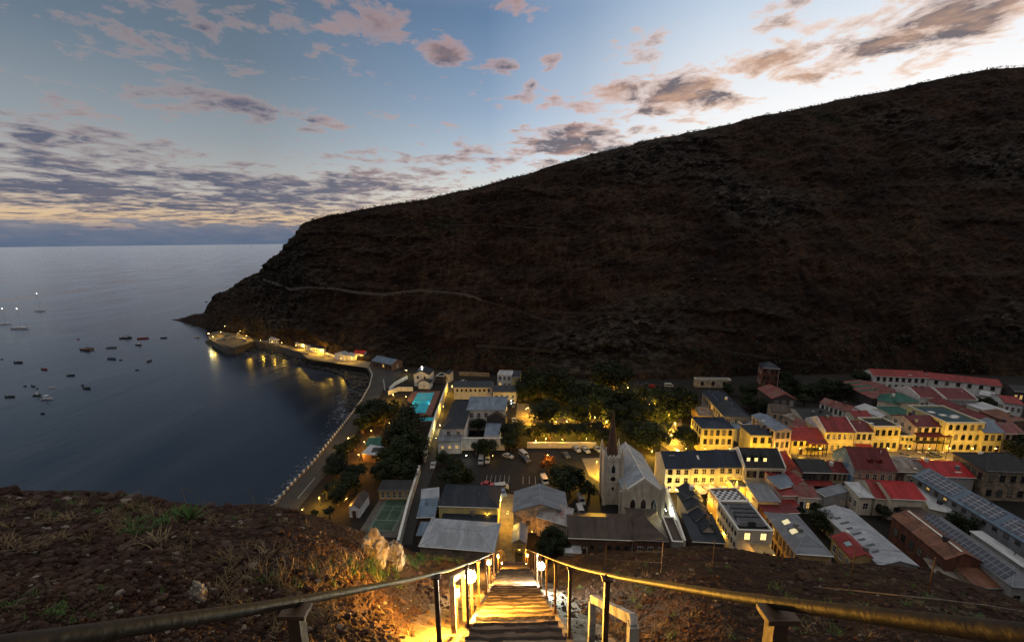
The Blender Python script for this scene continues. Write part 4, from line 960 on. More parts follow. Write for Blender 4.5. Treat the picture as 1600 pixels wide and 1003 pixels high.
# castle court
B('d1', 'd', (785, 343), (1105, 343), 8, 6.6, 'gable_x', 1.8, 'cream', 'slate', 'long cream two-storey range with a dark roof and a row of small square windows', 'f1x8:m2,s,d', 'castle_wing')
B('d2', 'd', (1110, 379), (1302, 379), 8, 5.4, 'gable_x', 1.8, 'cream', 'slate', 'lower cream range with a dark roof next to the garden trees', 'f1x4:s,d', 'castle_wing')
B('d3', 'd', (1146, 240), (1265, 244), 8, 7.6, 'flat', 0, 'white', 'white', 'white flat-roofed house with an upper balcony near the hill', 'f2x3:m2', 'house')
B('d3b', 'd', (1268, 258), (1332, 260), 7, 7.0, 'shed', 1.2, 'yellow', 'slate', 'little yellow house with a dark roof by the garden trees', 'f2x2:s', 'house')
B('d4', 'd', (890, 530), (1214, 530), 15, 9.4, 'hip', 2.6, 'white', 'bluegrey', 'main castle block with a wide blue-grey hipped roof', 'f2x5:m2 l1x3 Df.2', 'castle_wing')
B('d5', 'd', (695, 684), (869, 684), (742, 470), 8.6, 'hip', 2.8, 'white', 'slate', 'castle west wing with a long dark hipped roof', 'f1x2:m2 l1x6:m2,~', 'castle_wing')
B('d6', 'd', (655, 786), (846, 782), 7, 5.4, 'shed', .8, 'white', 'grey', 'low white castle lodge with three lit lamps under its grey roof', 'f1x3:s,~', 'castle_wing')
B('d8', 'd', (1062, 600), (1212, 604), 8, 6.4, 'gable_y', 2.4, 'dark', 'brown', 'dark timber gable in the castle courtyard', '', 'castle_wing')
B('d8b', 'd', (1040, 742), (1166, 742), (1046, 640), 3.8, 'shed', .5, 'grey', 'bluegrey', 'pale blue lean-to roof inside the castle court', '', 'castle_wing')
B('d9', 'd', (456, 236), (580, 240), 9, 7.0, 'gable_y', 2.0, 'white', 'slate', 'white gabled house with a bright lamp at its roof, above the pool', 'f2x2:s,d l2x3:s', 'house')
B('d9b', 'd', (492, 308), (590, 310), 5, 3.4, 'gable_y', 1.6, 'white', 'slate', 'small white gabled porch building in front of the white house', 'f1x1:s', 'house')
B('d10', 'd', (110, 122), (276, 156), 9, 4.2, 'gable_x', 2.0, 'brick', 'steelblue', 'long brick customs shed with a blue-grey roof at the harbour end', 'f1x6:d r1x1', 'public_building')
B('d11', 'd', (640, 250), (700, 255), 6, 4.5, 'flat', 0, 'dark', 'slate', 'small dark flat-roofed hut at the hill foot', '', 'shed')
B('d12', 'd', (710, 232), (748, 236), 5, 5.0, 'shed', .5, 'cream', 'slate', 'tiny cream hut at the upper end of the yellow-lit road', 'f1x1:s', 'shed')
# quay and beach side
B('e1', 'e', (480, 197), (545, 199), 6, 3.6, 'gable_x', .9, 'white', 'white', 'leftmost pale quay shed below the cliff', 'f1x4:s,d', 'quay_store')
B('e2', 'e', (552, 196), (625, 204), 6, 3.8, 'gable_x', 1.0, 'white', 'palemetal', 'quay shed with a lit front beside the leftmost shed', 'f1x3:s,~', 'quay_store')
B('e3', 'e', (646, 222), (735, 242), 7, 3.8, 'gable_x', 1.2, 'white', 'grey', 'long grey-roofed quay shed with a lamp on its wall', 'f1x5:s,d', 'quay_store')
B('e4', 'e', (735, 246), (822, 262), 7, 3.8, 'gable_x', 1.2, 'white', 'slate', 'dark-roofed quay shed in the middle of the row', 'f1x5:s,d', 'quay_store')
B('e5', 'e', (890, 290), (950, 300), 5, 4.0, 'gable_y', 1.2, 'white', 'palemetal', 'little white boathouse at the end of the white quay fence', 'f1x1:s', 'quay_store')
B('e6', 'e', (955, 300), (1010, 306), 5, 3.4, 'shed', .5, 'white', 'white', 'low white store left of the red-roofed kiosk', '', 'quay_store')
B('e7', 'e', (1010, 284), (1072, 292), 5, 4.6, 'gable_x', 1.6, 'white', 'brightred', 'white kiosk with a bright red roof and a glaring lamp', 'f1x2:s', 'quay_store')
B('e8', 'e', (1082, 866), (1180, 866), (1100, 806), 3.6, 'gable_x', 1.0, 'wood', 'green', 'timber beach pavilion with a dark green roof among trees', 'f1x3:d', 'shed')
B('e8b', 'e', (1064, 912), (1150, 925), 5, 3.2, 'shed', .6, 'wood', 'white', 'striped white sheet roof in front of the green pavilion', '', 'shed')
B('e8c', 'e', (1120, 915), (1205, 915), 5, 3.2, 'gable_x', .8, 'redwall', 'slate', 'dark roofed red hut beside the striped white roof', 'f1x1:~', 'shed')
B('b1', 'b', (905, 448), (1160, 448), 4, 3.6, 'shed', .5, 'ochre', 'black', 'dark-roofed pavilion with an open front at the head of the ball court', 'f1x5', 'shed')
B('b2', 'b', (660, 592), (742, 596), (735, 478), 3.4, 'gable_y', 1.0, 'white', 'brown', 'small white gabled hut with a dark door left of the ball court', 'Df0', 'shed')
# ---- details of particular roofs
for x0, x1 in ((-.93, -.42), (-.32, .22), (.32, .95)):
    on_slope('k5', 'solar_array', -x1, -x0, .12, .93, M_PANELN, -1)
on_slope('k10', 'white_ridge_strip', -.95, .95, .90, .99, M_TRIM, -1)
root_, ro_, w_, d_, h_, r_, _t = BLD['k11']
def hip_panel(key, name, x0, x1, y0, y1, m):
    """on the left slope of a long hip roof"""
    root, ro, w, d, h, rise, roof = BLD[key]; al = math.atan2(rise, w / 2 + .35); sl = (w / 2) / math.cos(al)
    M = Matrix((Vector((0, -1, 0)), Vector((math.cos(al), 0, math.sin(al))), Vector((-math.sin(al), 0, math.cos(al))))).transposed().to_4x4(); M.translation = Vector((-w / 2 - .35, 0, h + .02)) + Vector((-math.sin(al), 0, math.cos(al))) * .06
    X0, X1, Y0, Y1 = x0 * d / 2, x1 * d / 2, y0 * sl, y1 * sl; cx, cy = (X0 + X1) / 2, (Y0 + Y1) / 2
    mb = MB().box(X0 - cx, X1 - cx, Y0 - cy, Y1 - cy, 0, .07); o = mb.build(name, m, ro); o.matrix_local = M @ Matrix.Translation((cx, cy, 0)); return o
hip_panel('k11', 'solar_array', -.93, .86, .10, .93, M_PANEL)
hip_panel('g2', 'solar_array', -.55, .1, .25, .8, M_PANEL); hip_panel('g2', 'solar_array', -.92, -.72, .25, .7, M_PANEL)
for a in (-.35, .12):
    hip_panel('j6', 'skylight', a, a + .2, .5, .85, M_SKYL)
root_, ro_, w_, d_, h_, r_, _t = BLD['j6']
for a in (-.35, .12):   # matching pair on the other slope
    o = hip_panel('j6', 'skylight', a, a + .2, .5, .85, M_SKYL); o.matrix_local = Matrix.Rotation(math.pi, 4, 'Z') @ o.matrix_local
    o.location.y = -o.location.y if False else o.location.y
M_RL = mat('dark_roof_light', (.05, .06, .07), .3, .3, 1, 0)
for i in range(7):
    on_slope('k8', 'roof_light', .62 - .2 * i, .68 - .2 * i, .25, .75 if i % 2 else .6, M_RL, -1, .05)
for i in range(3):
    on_slope('h11', 'green_strip', -.8 + .45 * i, -.66 + .45 * i, .05, .95, rmat('green', 0), -1, .05)
on_slope('h6', 'roof_light', 0, 0, 0, 0, M_SKYL) if False else None
root_, ro_, w_, d_, h_, r_, _t = BLD['h6']
for x, y in ((-.45, .25), (-.2, -.1), (.1, -.35), (.35, -.2)):
    MB().box(-1.1, 1.1, -.8, .8, 0, .25).build('roof_light', M_TRIM, ro_, False, (x * w_ / 2, y * d_ / 2, h_ - .42))
on_slope('k9', 'roof_light', -.2, .15, .3, .75, M_SKYL if False else mat('glazed_light', (.2, .3, .33), .2, .2, 1, 0), -1)
on_slope('j1b', 'roof_light', -.35, -.2, .45, .7, M_TRIM)
on_slope('c2', 'x', 0, 0, 0, 0, M_TRIM) if False else None
# dormers
root_, ro_, w_, d_, h_, r_, _t = BLD['j1d']
for i, x in enumerate((-.72, -.34, .1)):
    k = MB(); yb = -d_ / 2 + 1.4; zb = h_ + r_ * .28
    k.prism([(-.8, 0), (.8, 0), (.8, 1.5), (0, 2.1), (-.8, 1.5)], 0, 3.0, 0, Matrix.Rotation(R(90), 4, 'Z') @ Matrix.Translation((0, 0, 0)))
    o = k.build('dormer', rmat('black', 0), ro_, False, (x * w_ / 2, yb, zb))
    link('window', win_mesh(.9, 1.0, 1, False), o, (0, -.03, .8))
root_, ro_, w_, d_, h_, r_, _t = BLD['k1']
for x in (-.1, .35):
    k = MB(); k.prism([(-.7, 0), (.7, 0), (.7, 1.0), (0, 1.6), (-.7, 1.0)], 0, 2.2, 0, Matrix.Rotation(R(90), 4, 'Z'))
    o = k.build('dormer', rmat('darkred', 0), ro_, False, (x * w_ / 2, -d_ / 2 + 1.6, h_ + r_ * .3))
k = MB(); s_ = .02
k.add([(-w_ / 2 - s_, -d_ / 2, 0), (-w_ / 2 - s_, d_ / 2, 0), (-w_ / 2 - s_, d_ / 2, h_), (-w_ / 2 - s_, 0, h_ + r_ - .05), (-w_ / 2 - s_, -d_ / 2, h_)], [(4, 3, 2, 1, 0)])
k.build('painted_gable', mat('gable_paint', (.15, .27, .40), .8, .2, .35, 0, c2=(.42, .42, .40), thr=(.5, .62)), root_)
# verandas and balconies
def veranda(key, x0, x1, zs, depth, m_post, m_roof=None, z_roof=None, n=5):
    root, ro, w, d, h, rise, _ = BLD[key]
    v = MB(); y0 = -d / 2 - depth
    top = zs[-1] + 2.6
    for z in zs:
        v.box(x0 * w / 2, x1 * w / 2, y0, -d / 2 - .01, z - .12, z)
        v.box(x0 * w / 2, x1 * w / 2, y0, y0 + .06, z + .9, z + 1.0)
        for i in range(n * 6 + 1):
            x = (x0 + (x1 - x0) * i / (n * 6)) * w / 2; v.box(x - .02, x + .02, y0, y0 + .05, z, z + .9)
    for i in range(n + 1):
        x = (x0 + (x1 - x0) * i / n) * w / 2; v.box(x - .09, x + .09, y0 - .01, y0 + .17, 0, top)
    o = v.build('veranda', m_post, root)
    if m_roof: MB().prism([(y0 - .3, top), (-d / 2 - .02, top + .7), (-d / 2 - .02, top + .82), (y0 - .3, top + .12)], x0 * w / 2 - .2, x1 * w / 2 + .2).build('veranda_roof', m_roof, o)
    return o
M_IRON = mat('dark_iron', (.03, .028, .026), .6, .3, 3, .1)
veranda('g5', -.15, 1.0, (2.6,), 1.8, M_IRON, rmat('darkred', 0))
veranda('h5', -1.05, 1.08, (3.6,), 2.2, M_IRON, rmat('darkred', 0))
veranda('j9', -1, 1, (.4,), 1.6, M_IRON, rmat('red', 0))
root_, ro_, w_, d_, h_, r_, _t = BLD['h2']
MB().prism([(-d_ / 2 - 1.6, 2.6), (-d_ / 2 - .02, 3.3), (-d_ / 2 - .02, 3.4), (-d_ / 2 - 1.6, 2.7)], -w_ / 2 * .95, w_ / 2 * .8).build('awning', rmat('red', 0), root_)
# chequered terrace and rooftop machinery
root_, ro_, w_, d_, h_, r_, _t = BLD['j3']
MB().box(-w_ / 2 + .5, w_ / 2 - .5, -d_ / 2 + .5, d_ / 2 - .5, h_ - .41, h_ - .37).build('chequered_floor', gridmat('chequer', (.02, .02, .02), (.5, .48, .44), .9, .9, checker=True), ro_)
root_, ro_, w_, d_, h_, r_, _t = BLD['j2']
M_MACH = mat('machine_grey', (.26, .26, .27), .5, .2, 2, .1); M_MACHD = mat('machine_dark', (.05, .05, .055), .5, .3, 2, .1)
for i in range(4):
    y = -d_ / 2 + 3.0 + i * (d_ - 5) / 4
    for x in (-.28, .0, .28):
        k = MB(); k.box(-1.0, 1.0, -1.1, 1.1, .15, 1.35); k.box(-.9, .9, -1.0, 1.0, 1.352, 1.4, 1); k.box(-.9, -.7, -1.0, 1.0, 0, .15, 1); k.box(.7, .9, -1.0, 1.0, 0, .15, 1)
        k.build('air_conditioning_unit', [M_MACH if (i + int(x * 4)) % 3 else M_MACHD, M_MACHD], ro_, False, (x * w_ * .85, y, h_ - .42))
k = MB()
for x in (-.42, -.38, .4, .44): k.tube([(x * w_, -d_ / 2 + 2, h_ - .1), (x * w_, d_ / 2 - 1.5, h_ - .1)], .14, 6)
k.build('roof_pipes', M_MACH, ro_)
k = MB(); k.box(-w_ * .12, w_ * .42, -d_ / 2 - 3.0, -d_ / 2 - .03, 0, .3)
for z in (2.9, 5.6): k.box(-w_ * .12, w_ * .42, -d_ / 2 - 3.0, -d_ / 2 - .03, z, z + .2)
for i in range(6): x = w_ * (-.12 + .54 * i / 5); k.box(x - .07, x + .07, -d_ / 2 - 3.0, -d_ / 2 - 2.86, .3, 5.6)
g_ = k.build('restaurant_veranda', P_['ochre'], root_)
for zf in (.4, 3.2):
    for i in range(5):
        x = w_ * (-.12 + .54 * (i + .5) / 5); MB().box(-.75, .75, -.03, .03, 0, 2.2).build('lit_pane', M_GLASSLIT, g_, False, (x, -d_ / 2 - 2.4, zf))
for sp, dx in (('D', 0),): pass
root_, ro_, w_, d_, h_, r_, _t = BLD['c7']
k = MB()
for x in (-w_ / 2 + .35, w_ / 2 - .35): k.box(x - .35, x + .35, -d_ / 2 - .12, -d_ / 2 - .01, 0, 2.5)
k.prism([(-w_ / 2, 2.5), (w_ / 2, 2.5), (w_ / 2, 3.3), (-w_ / 2, 3.3)], d_ / 2 + .01, d_ / 2 + .12, 0, Matrix.Rotation(R(-90), 4, 'Z'))
k.build('arch', P_['ochre'], root_)
MB().box(-w_ / 2 + .72, w_ / 2 - .72, -d_ / 2 - .05, -d_ / 2 - .012, 0, 2.3).build('dark_passage', M_MACHD, root_)
# castle front wall with the lit gate
def wall_line(name, pts, h, t, m, label, cat='wall', top_at_h=True, coping=None, group=None):
    P = [W(*p, z=h if top_at_h else 0) for p in pts]
    c = sum(P, Vector()) / len(P); c.z = 0
    root = empty(name, c, label, cat, group); mb = MB(); cp = MB()
    for a, b in zip(P, P[1:]):
        d = b - a; L_ = Vector((d.x, d.y, 0)).length; M = Matrix.Translation((a.x - c.x, a.y - c.y, 0)) @ Matrix.Rotation(math.atan2(d.y, d.x), 4, 'Z')
        mb.box(0, L_, -t / 2, t / 2, -.8, h, 0, M)
        if coping: cp.box(-.01, L_ + .01, -t / 2 - .06, t / 2 + .06, h + .003, h + .16, 0, M)
    mb.build('masonry', m, root)
    if coping: cp.build('coping', coping, root)
    return root, P
o, P = wall_line('castle_wall', [('d', 770, 762), ('d', 1206, 762)], 5.0, .6, P_['white'], 'plain white castle wall with a glowing arched gate', coping=M_TRIM)
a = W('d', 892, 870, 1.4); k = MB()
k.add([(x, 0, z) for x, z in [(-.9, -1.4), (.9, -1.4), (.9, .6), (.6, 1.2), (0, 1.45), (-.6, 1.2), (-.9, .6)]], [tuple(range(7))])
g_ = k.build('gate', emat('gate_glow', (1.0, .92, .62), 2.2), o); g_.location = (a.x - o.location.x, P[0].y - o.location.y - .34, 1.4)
wall_line('terrace_wall', [('d', 655, 818), ('d', 762, 815)], 2.6, .4, P_['white'], 'white terrace wall in front of the castle lodge', coping=M_TRIM)
M_WLONG = plaster('longwall', (.44, .42, .36), .4)
M_WTOP = mat('wall_whitewash', (.56, .54, .48), .75, .15, 1, .1)
wall_line('boundary_wall', [('d', 735, 303), ('d', 640, 560), ('d', 541, 880)], 4.2, .6, M_WLONG, 'long boundary wall with a bright white top between the pool and the yellow road', coping=M_WTOP)
wall_line('boundary_wall', [('b', 1242, 250), ('b', 1150, 545), ('b', 1066, 868)], 3.0, .6, M_WLONG, 'white-topped wall between the ball court and the dark lane', coping=M_WTOP)
wall_line('alley_wall', [('i', 955, 430), ('i', 1030, 640), ('i', 1110, 868)], 4.2, .5, P_['cream'], 'tall pale alley wall lit greenish white beside the church', coping=M_TRIM)
wall_line('rubble_wall', [('j', 1270, 470), ('j', 1480, 470)], 2.6, .8, P_['pale_stone'], 'crumbling rubble wall among the yards')
wall_line('garden_wall', [('m', 1340, 778), ('m', 1500, 880)], 2.0, .4, P_['cream'], 'lit garden wall beside the path under the trees', coping=M_TRIM)
wall_line('garden_wall', [('m', 230, 800), ('m', 800, 800)], 2.2, .4, P_['cream'], 'cream garden wall below the row of clipped trees', coping=M_TRIM)
wall_line('quay_fence', [('e', 790, 266), ('e', 895, 300)], 1.6, .25, M_WTOP, 'white fence along the back of the quay road')
wall_line('pool_wall', [('e', 1225, 525), ('e', 1290, 500), ('e', 1380, 500)], 2.2, .35, P_['white'], 'curved white wall lit gold above the beach trees', coping=M_TRIM)
wall_line('zigzag_wall', [('e', 1232, 505), ('e', 1268, 470), ('e', 1300, 452), ('e', 1345, 430)], 1.8, .35, P_['white'], 'stepped white wall climbing to the white gabled house', coping=M_TRIM)
wall_line('hillside_wall', [('d', 830, 215), ('d', 1080, 225)], 2.4, .5, P_['stone'], 'low stone retaining wall at the hill foot behind the castle')
# ---------------------------------------------------------------- church with tower and spire
def church():
    h = 8.6
    a, b, c = W('i', 612, 470, h), W('i', 930, 470, h), W('i', 800, 150, h)
    u = b - a; u.z = 0; w = u.length; u.normalize(); v = Vector((-u.y, u.x, 0)); d = max(18, (c - b).dot(v))
    mid = a + u * w / 2 + v * d / 2
    root = empty('church', (mid.x, mid.y, 0), 'pale gothic church with a blue-grey nave roof, square tower and brown spire', 'church', None, math.atan2(u.y, u.x))
    wm = plaster('church', (.60, .55, .44), .35); rise = 4.2
    mb = MB(); mb.prism([(-w / 2, -.8), (w / 2, -.8), (w / 2, h), (0, h + rise), (-w / 2, h)], -d / 2, d / 2, 0, Matrix.Rotation(R(90), 4, 'Z')); mb.build('nave_wall', wm, root)
    s = rise / (w / 2); o = .4; mb = MB()
    mb.prism([(-w / 2 - o, h - o * s + .012), (0, h + rise + .012), (w / 2 + o, h - o * s + .012), (w / 2 + o, h - o * s + .2), (0, h + rise + .2), (-w / 2 - o, h - o * s + .2)], -d / 2 + .5, d / 2 - .3, 0, Matrix.Rotation(R(90), 4, 'Z'))
    ro = mb.build('roof', rmat('palechurch', 1), root)
    MB().tube([(0, -d / 2 + .5, h + rise + .22), (0, d / 2 - .3, h + rise + .22)], .16, 5).build('ridge_cap', M_TRIM, ro)
    k = MB(); k.prism([(-w / 2 - .3, h - .6), (0, h + rise - .5), (w / 2 + .3, h - .6), (w / 2 + .3, h + .25), (0, h + rise + .45), (-w / 2 - .3, h + .25)], -d / 2 - .18, -d / 2 + .48, 0, Matrix.Rotation(R(90), 4, 'Z'))
    k.build('gable_coping', M_TRIM, root)
    # the prism above was turned: its length axis is y
    for x in (-w / 2, w / 2):
        k = MB(); k.box(-.5, .5, -.5, .5, 0, h + 1.6); k.cone((0, 0, h + 1.6), .6, 0, 2.2, 4); k.build('corner_pinnacle', wm, root, False, (x, -d / 2, 0))
    for x in (-.55, 0, .55):
        l = MB(); ww, hh = 1.5, 3.2
        pts = [(-ww / 2, 0), (ww / 2, 0), (ww / 2, hh * .6), (ww * .3, hh * .85), (0, hh), (-ww * .3, hh * .85), (-ww / 2, hh * .6)]
        l.add([(p * 1.25, 0, q * 1.1 - .15) for p, q in pts], [tuple(range(7))], 0); l.add([(p, -.03, q) for p, q in pts], [tuple(range(7))], 1)
        l.build('lancet_window', [M_TRIM, M_GLASS], root, False, (x * w / 2, -d / 2 - .03, 3.3))
    for i in range(5):
        for sx in (-1, 1):
            k = MB(); k.box(-.4, .4, -.4, .4, 0, h * .85); k.build('buttress', wm, root, False, (sx * (w / 2 + .38), -d / 2 + 2.5 + i * (d - 4) / 4, 0))
    # tower stands left of the nave
    tz = 15.5
    p0, p1 = W('i', 470, 190, tz), W('i', 578, 190, tz); tw = max(5.2, (p1 - p0).length); pc = (p0 + p1) / 2 + v * tw / 2
    loc = root.matrix_basis.inverted() if False else Matrix.Rotation(-math.atan2(u.y, u.x), 4, 'Z') @ Vector((pc.x - mid.x, pc.y - mid.y, 0))
    k = MB(); r = tw / 2; k.box(-r, r, -r, r, -.8, tz); k.box(-r - .12, r + .12, -r - .12, r + .12, tz * .48, tz * .48 + .25); k.box(-r - .15, r + .15, -r - .15, r + .15, tz - .8, tz - .5)
    t = k.build('tower', wm, root, False, loc)
    k = MB()
    for i in range(5):
        q = -r + .5 + i * (tw - 1) / 4
        for sx in (-1, 1): k.box(q - .3, q + .3, sx * r - .15, sx * r + .15, tz, tz + .9); k.box(sx * r - .15, sx * r + .15, q - .3, q + .3, tz + .003, tz + .903)
    k.build('battlement', M_TRIM, t)
    for sx in (-1, 1):
        for sy in (-1, 1):
            k = MB(); k.box(-.45, .45, -.45, .45, 0, tz + 1.2); k.cone((0, 0, tz + 1.2), .55, 0, 2.8, 6); k.build('pinnacle', wm, t, False, (sx * r, sy * r, 0))
    k = MB(); k.cone((0, 0, tz - .2), r * .74, .06, 14.8, 8); k.tube([(0, 0, tz + 14.5), (0, 0, tz + 15.8)], .06, 4); k.build('spire', mat('spire_shingle', (.085, .048, .032), .8, .3, 1.2, .3, 8), t)
    for z, ww, hh in ((tz * .78, 1.1, 2.8), (tz * .36, .7, 1.4)):
        l = MB(); pts = [(-ww / 2, 0), (ww / 2, 0), (ww / 2, hh * .6), (0, hh), (-ww / 2, hh * .6)]
        l.add([(p * 1.3, 0, q * 1.12 - .15) for p, q in pts], [tuple(range(5))], 0); l.add([(p, -.03, q) for p, q in pts], [tuple(range(5))], 1)
        l.build('belfry_window', [M_TRIM, M_GLASS], t, False, (0, -r - .02, z - hh / 2))
    l = MB(); l.add([(math.cos(q) * .75, 0, math.sin(q) * .75) for q in [2 * math.pi * i / 12 for i in range(12)]], [tuple(range(12))]); l.build('clock_face', M_GLASS, t, False, (0, -r - .03, tz * .56))
church()
# ---------------------------------------------------------------- ground surfaces of the valley
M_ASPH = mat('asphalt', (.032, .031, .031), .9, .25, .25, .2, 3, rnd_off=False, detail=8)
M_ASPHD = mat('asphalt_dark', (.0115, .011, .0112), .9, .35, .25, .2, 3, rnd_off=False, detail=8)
M_PAVE = mat('pale_paving', (.15, .125, .095), .9, .25, .4, .2, 3, rnd_off=False, detail=8)
M_PROM = mat('promenade_concrete', (.042, .039, .035), .9, .25, .15, .2, 3, rnd_off=False, detail=8)
M_GRASS = mat('garden_grass', (.016, .021, .008), .95, .5, .3, .3, 4, rnd_off=False, detail=8)
M_GRAVEL = mat('lane_gravel', (.13, .098, .06), .95, .4, .7, .4, 4, rnd_off=False, detail=9)
M_REDDECK = mat('pool_deck_tile', (.13, .06, .045), .8, .3, .5, .1, 3, rnd_off=False)
M_WHITE = mat('white_line_paint', (.22, .23, .22), .7, .2, 1, 0, rnd_off=False)
sheet('road', [('p', 1040, 716), ('p', 1700, 722), ('p', 1700, 701), ('p', 1040, 704)], M_PAVE)
sheet('road', [('m', 1330, 900), ('m', 1560, 900), ('m', 1500, 600), ('m', 1400, 540), ('m', 1330, 560)], M_PAVE)
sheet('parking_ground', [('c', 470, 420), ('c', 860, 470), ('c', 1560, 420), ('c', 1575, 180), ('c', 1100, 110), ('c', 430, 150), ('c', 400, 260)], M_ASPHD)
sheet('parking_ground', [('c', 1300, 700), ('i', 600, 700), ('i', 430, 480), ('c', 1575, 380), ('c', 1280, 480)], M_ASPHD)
sheet('path', [('c', 755, 470), ('c', 858, 490), ('c', 855, 900), ('c', 880, 1100), ('c', 700, 1100), ('c', 735, 900)], M_GRAVEL)
sheet('path', [('c', 1420, 190), ('c', 1590, 185), ('c', 1590, 400), ('c', 1480, 330)], M_PAVE)
0 and sheet('path', [('c', 1140 + 82 * math.cos(q * .314) * (1 + .14 * math.sin(q * 2.3)), 225 + 78 * math.sin(q * .314) * (1 + .12 * math.cos(q * 3.1))) for q in range(20)], mat('red_gravel', (.10, .055, .03), .95, .5, .8, .5, 4, rnd_off=False, detail=9))
sheet('road', [('d', 740, 300), ('d', 800, 300), ('d', 780, 360), ('d', 720, 480), ('d', 690, 640), ('d', 645, 800), ('d', 640, 870), ('b', 1380, 250), ('b', 1290, 480), ('b', 1200, 800), ('b', 1180, 900), ('b', 1060, 900), ('b', 1160, 545), ('b', 1260, 230), ('d', 545, 880), ('d', 645, 560)], M_ASPH)
sheet('garden_lawn', [('m', 160, 820), ('m', 1330, 830), ('m', 1480, 560), ('m', 1250, 350), ('m', 500, 270), ('m', 180, 330), ('m', 230, 640)], M_GRASS)
sheet('garden_path', [('m', 130, 640), ('m', 260, 660), ('m', 620, 660), ('m', 900, 680), ('m', 930, 620), ('m', 620, 590), ('m', 300, 590), ('m', 240, 480), ('m', 150, 480)], M_GRAVEL)
sheet('yard_ground', [('e', 1110, 420), ('e', 1130, 520), ('e', 1230, 500), ('e', 1320, 400), ('e', 1120, 330), ('e', 1090, 375)], M_ASPH)
sheet('quay_ground', [('e', 104, 182), ('e', 160, 228), ('e', 260, 252), ('e', 390, 214), ('e', 340, 165), ('e', 290, 120), ('e', 120, 160)], M_GRAVEL)
sheet('road', [('e', 400, 214), ('e', 520, 238), ('e', 680, 284), ('e', 722, 320), ('e', 960, 360), ('e', 1100, 380), ('e', 1120, 335), ('e', 1000, 320), ('e', 800, 285), ('e', 640, 240), ('e', 480, 205)], M_PAVE)
ribbon('promenade_road', COAST[17:] + [COAST_ALL[-1]], 8.2, M_PROM, -1)
sheet('road_marking', [('b', 235, 520), ('b', 243, 520), ('b', 385, 350), ('b', 378, 350)], M_WHITE)
sheet('road_marking', [('e', 1193, 450), ('e', 1199, 450), ('e', 1210, 520), ('e', 1203, 520)], M_WHITE)
for q in range(6):
    sheet('road_marking', [('c', 640 + q * 36, 330), ('c', 643 + q * 36, 330), ('c', 628 + q * 38, 395), ('c', 624 + q * 38, 395)], M_WHITE)
for q in range(4):
    sheet('road_marking', [('c', 935 + q * 50, 340), ('c', 939 + q * 50, 340), ('c', 937 + q * 52, 405), ('c', 933 + q * 52, 405)], M_WHITE)
# ball court
def court():
    A_, B_, C_ = W('b', 800, 790), W('b', 1035, 800), W('b', 905, 535)
    u = B_ - A_; u.z = 0; w = u.length; u.normalize(); v = Vector((-u.y, u.x, 0)); d = (C_ - A_).dot(v) + 2
    root = empty('ball_court', A_ + u * w / 2 + v * d / 2, 'dark green ball court with white lines and a pale surround', 'sports court', None, math.atan2(u.y, u.x))
    MB().box(-w / 2 - 1.8, w / 2 + 1.2, -d / 2 - 2, d / 2 + 3.2, -.3, .05).build('surround', mat('court_surround', (.085, .075, .062), .9, .3, .4, .1), root)
    MB().box(-w / 2, w / 2, -d / 2, d / 2, .054, .075).build('surface', mat('court_green', (.034, .062, .040), .85, .3, .3, .1), root)
    k = MB(); t = .06
    for x in (-.46, -.40, .0, .40, .46): k.box(x * w - t, x * w + t, -d * .47 if x else -d * .2, d * .47 if x else d * .2, .079, .083)
    for i, y in enumerate((-.47, -.2, .2, .47)): k.box(-.46 * w, .46 * w, y * d - t, y * d + t, .085, .089)
    k.build('court_lines', M_WHITE, root)
    k = MB()
    for x in (-.5, .5): k.tube([(x * w, 0, .08), (x * w, 0, 1.2)], .05, 6)
    k.box(-.5 * w, .5 * w, -.01, .01, 1.1, 1.18); k.build('net', M_MACH, root)
court()
def pool():
    a, b, c = W('d', 488, 391), W('d', 627, 388), W('d', 566, 538)
    u = b - a; u.z = 0; w = u.length; u.normalize(); v = Vector((-u.y, u.x, 0)); d = abs((c - a).dot(v)) * 1.12
    cen = a + u * w / 2 - v * d / 2
    root = empty('swimming_pool', cen, 'bright blue swimming pool with a red tiled deck', 'pool', None, math.atan2(u.y, u.x))
    t = 3.2
    k = MB()
    for bx in ((-w / 2 - t, w / 2 + t, d / 2, d / 2 + t * .6), (-w / 2 - t, w / 2 + t, -d / 2 - t, -d / 2), (-w / 2 - t, -w / 2, -d / 2 + .003, d / 2 - .003), (w / 2, w / 2 + t, -d / 2 + .003, d / 2 - .003)): k.box(*bx, -.2, .25)
    k.build('deck', M_REDDECK, root)
    m = mat('pool_water', (.035, .40, .60), .12, .2, .35, .12, 1.6, c2=(.06, .50, .58))
    MB().box(-w / 2 + .03, w / 2 - .03, -d / 2 + .03, d / 2 - .03, -.2, .12).build('water', m, root)
    k = MB()
    for i in range(1, 5): x = -w / 2 + w * i / 5; k.box(x - .07, x + .07, -d / 2 + .5, d / 2 - .5, .124, .13)
    k.build('lane_lines', mat('lane_blue', (.02, .12, .26), .4, .2, 1, 0), root)
    for o_ in ((-w / 2 + .6, .0), (w / 2 - .6, .0)):
        light(55, (.35, .85, 1), (o_[0], o_[1], 1.0), root, .2, name='pool_light')
    c2 = W('d', 575, 610); r2 = empty('paddling_pool', c2, 'small shallow blue pool below the big pool, partly behind trees', 'pool', None, math.atan2(u.y, u.x))
    k = MB(); k.box(-4.6, 4.6, -2.4, 2.4, -.2, .2); k.build('deck', M_REDDECK, r2); MB().box(-4, 4, -1.8, 1.8, .204, .23).build('water', m, r2)
pool()

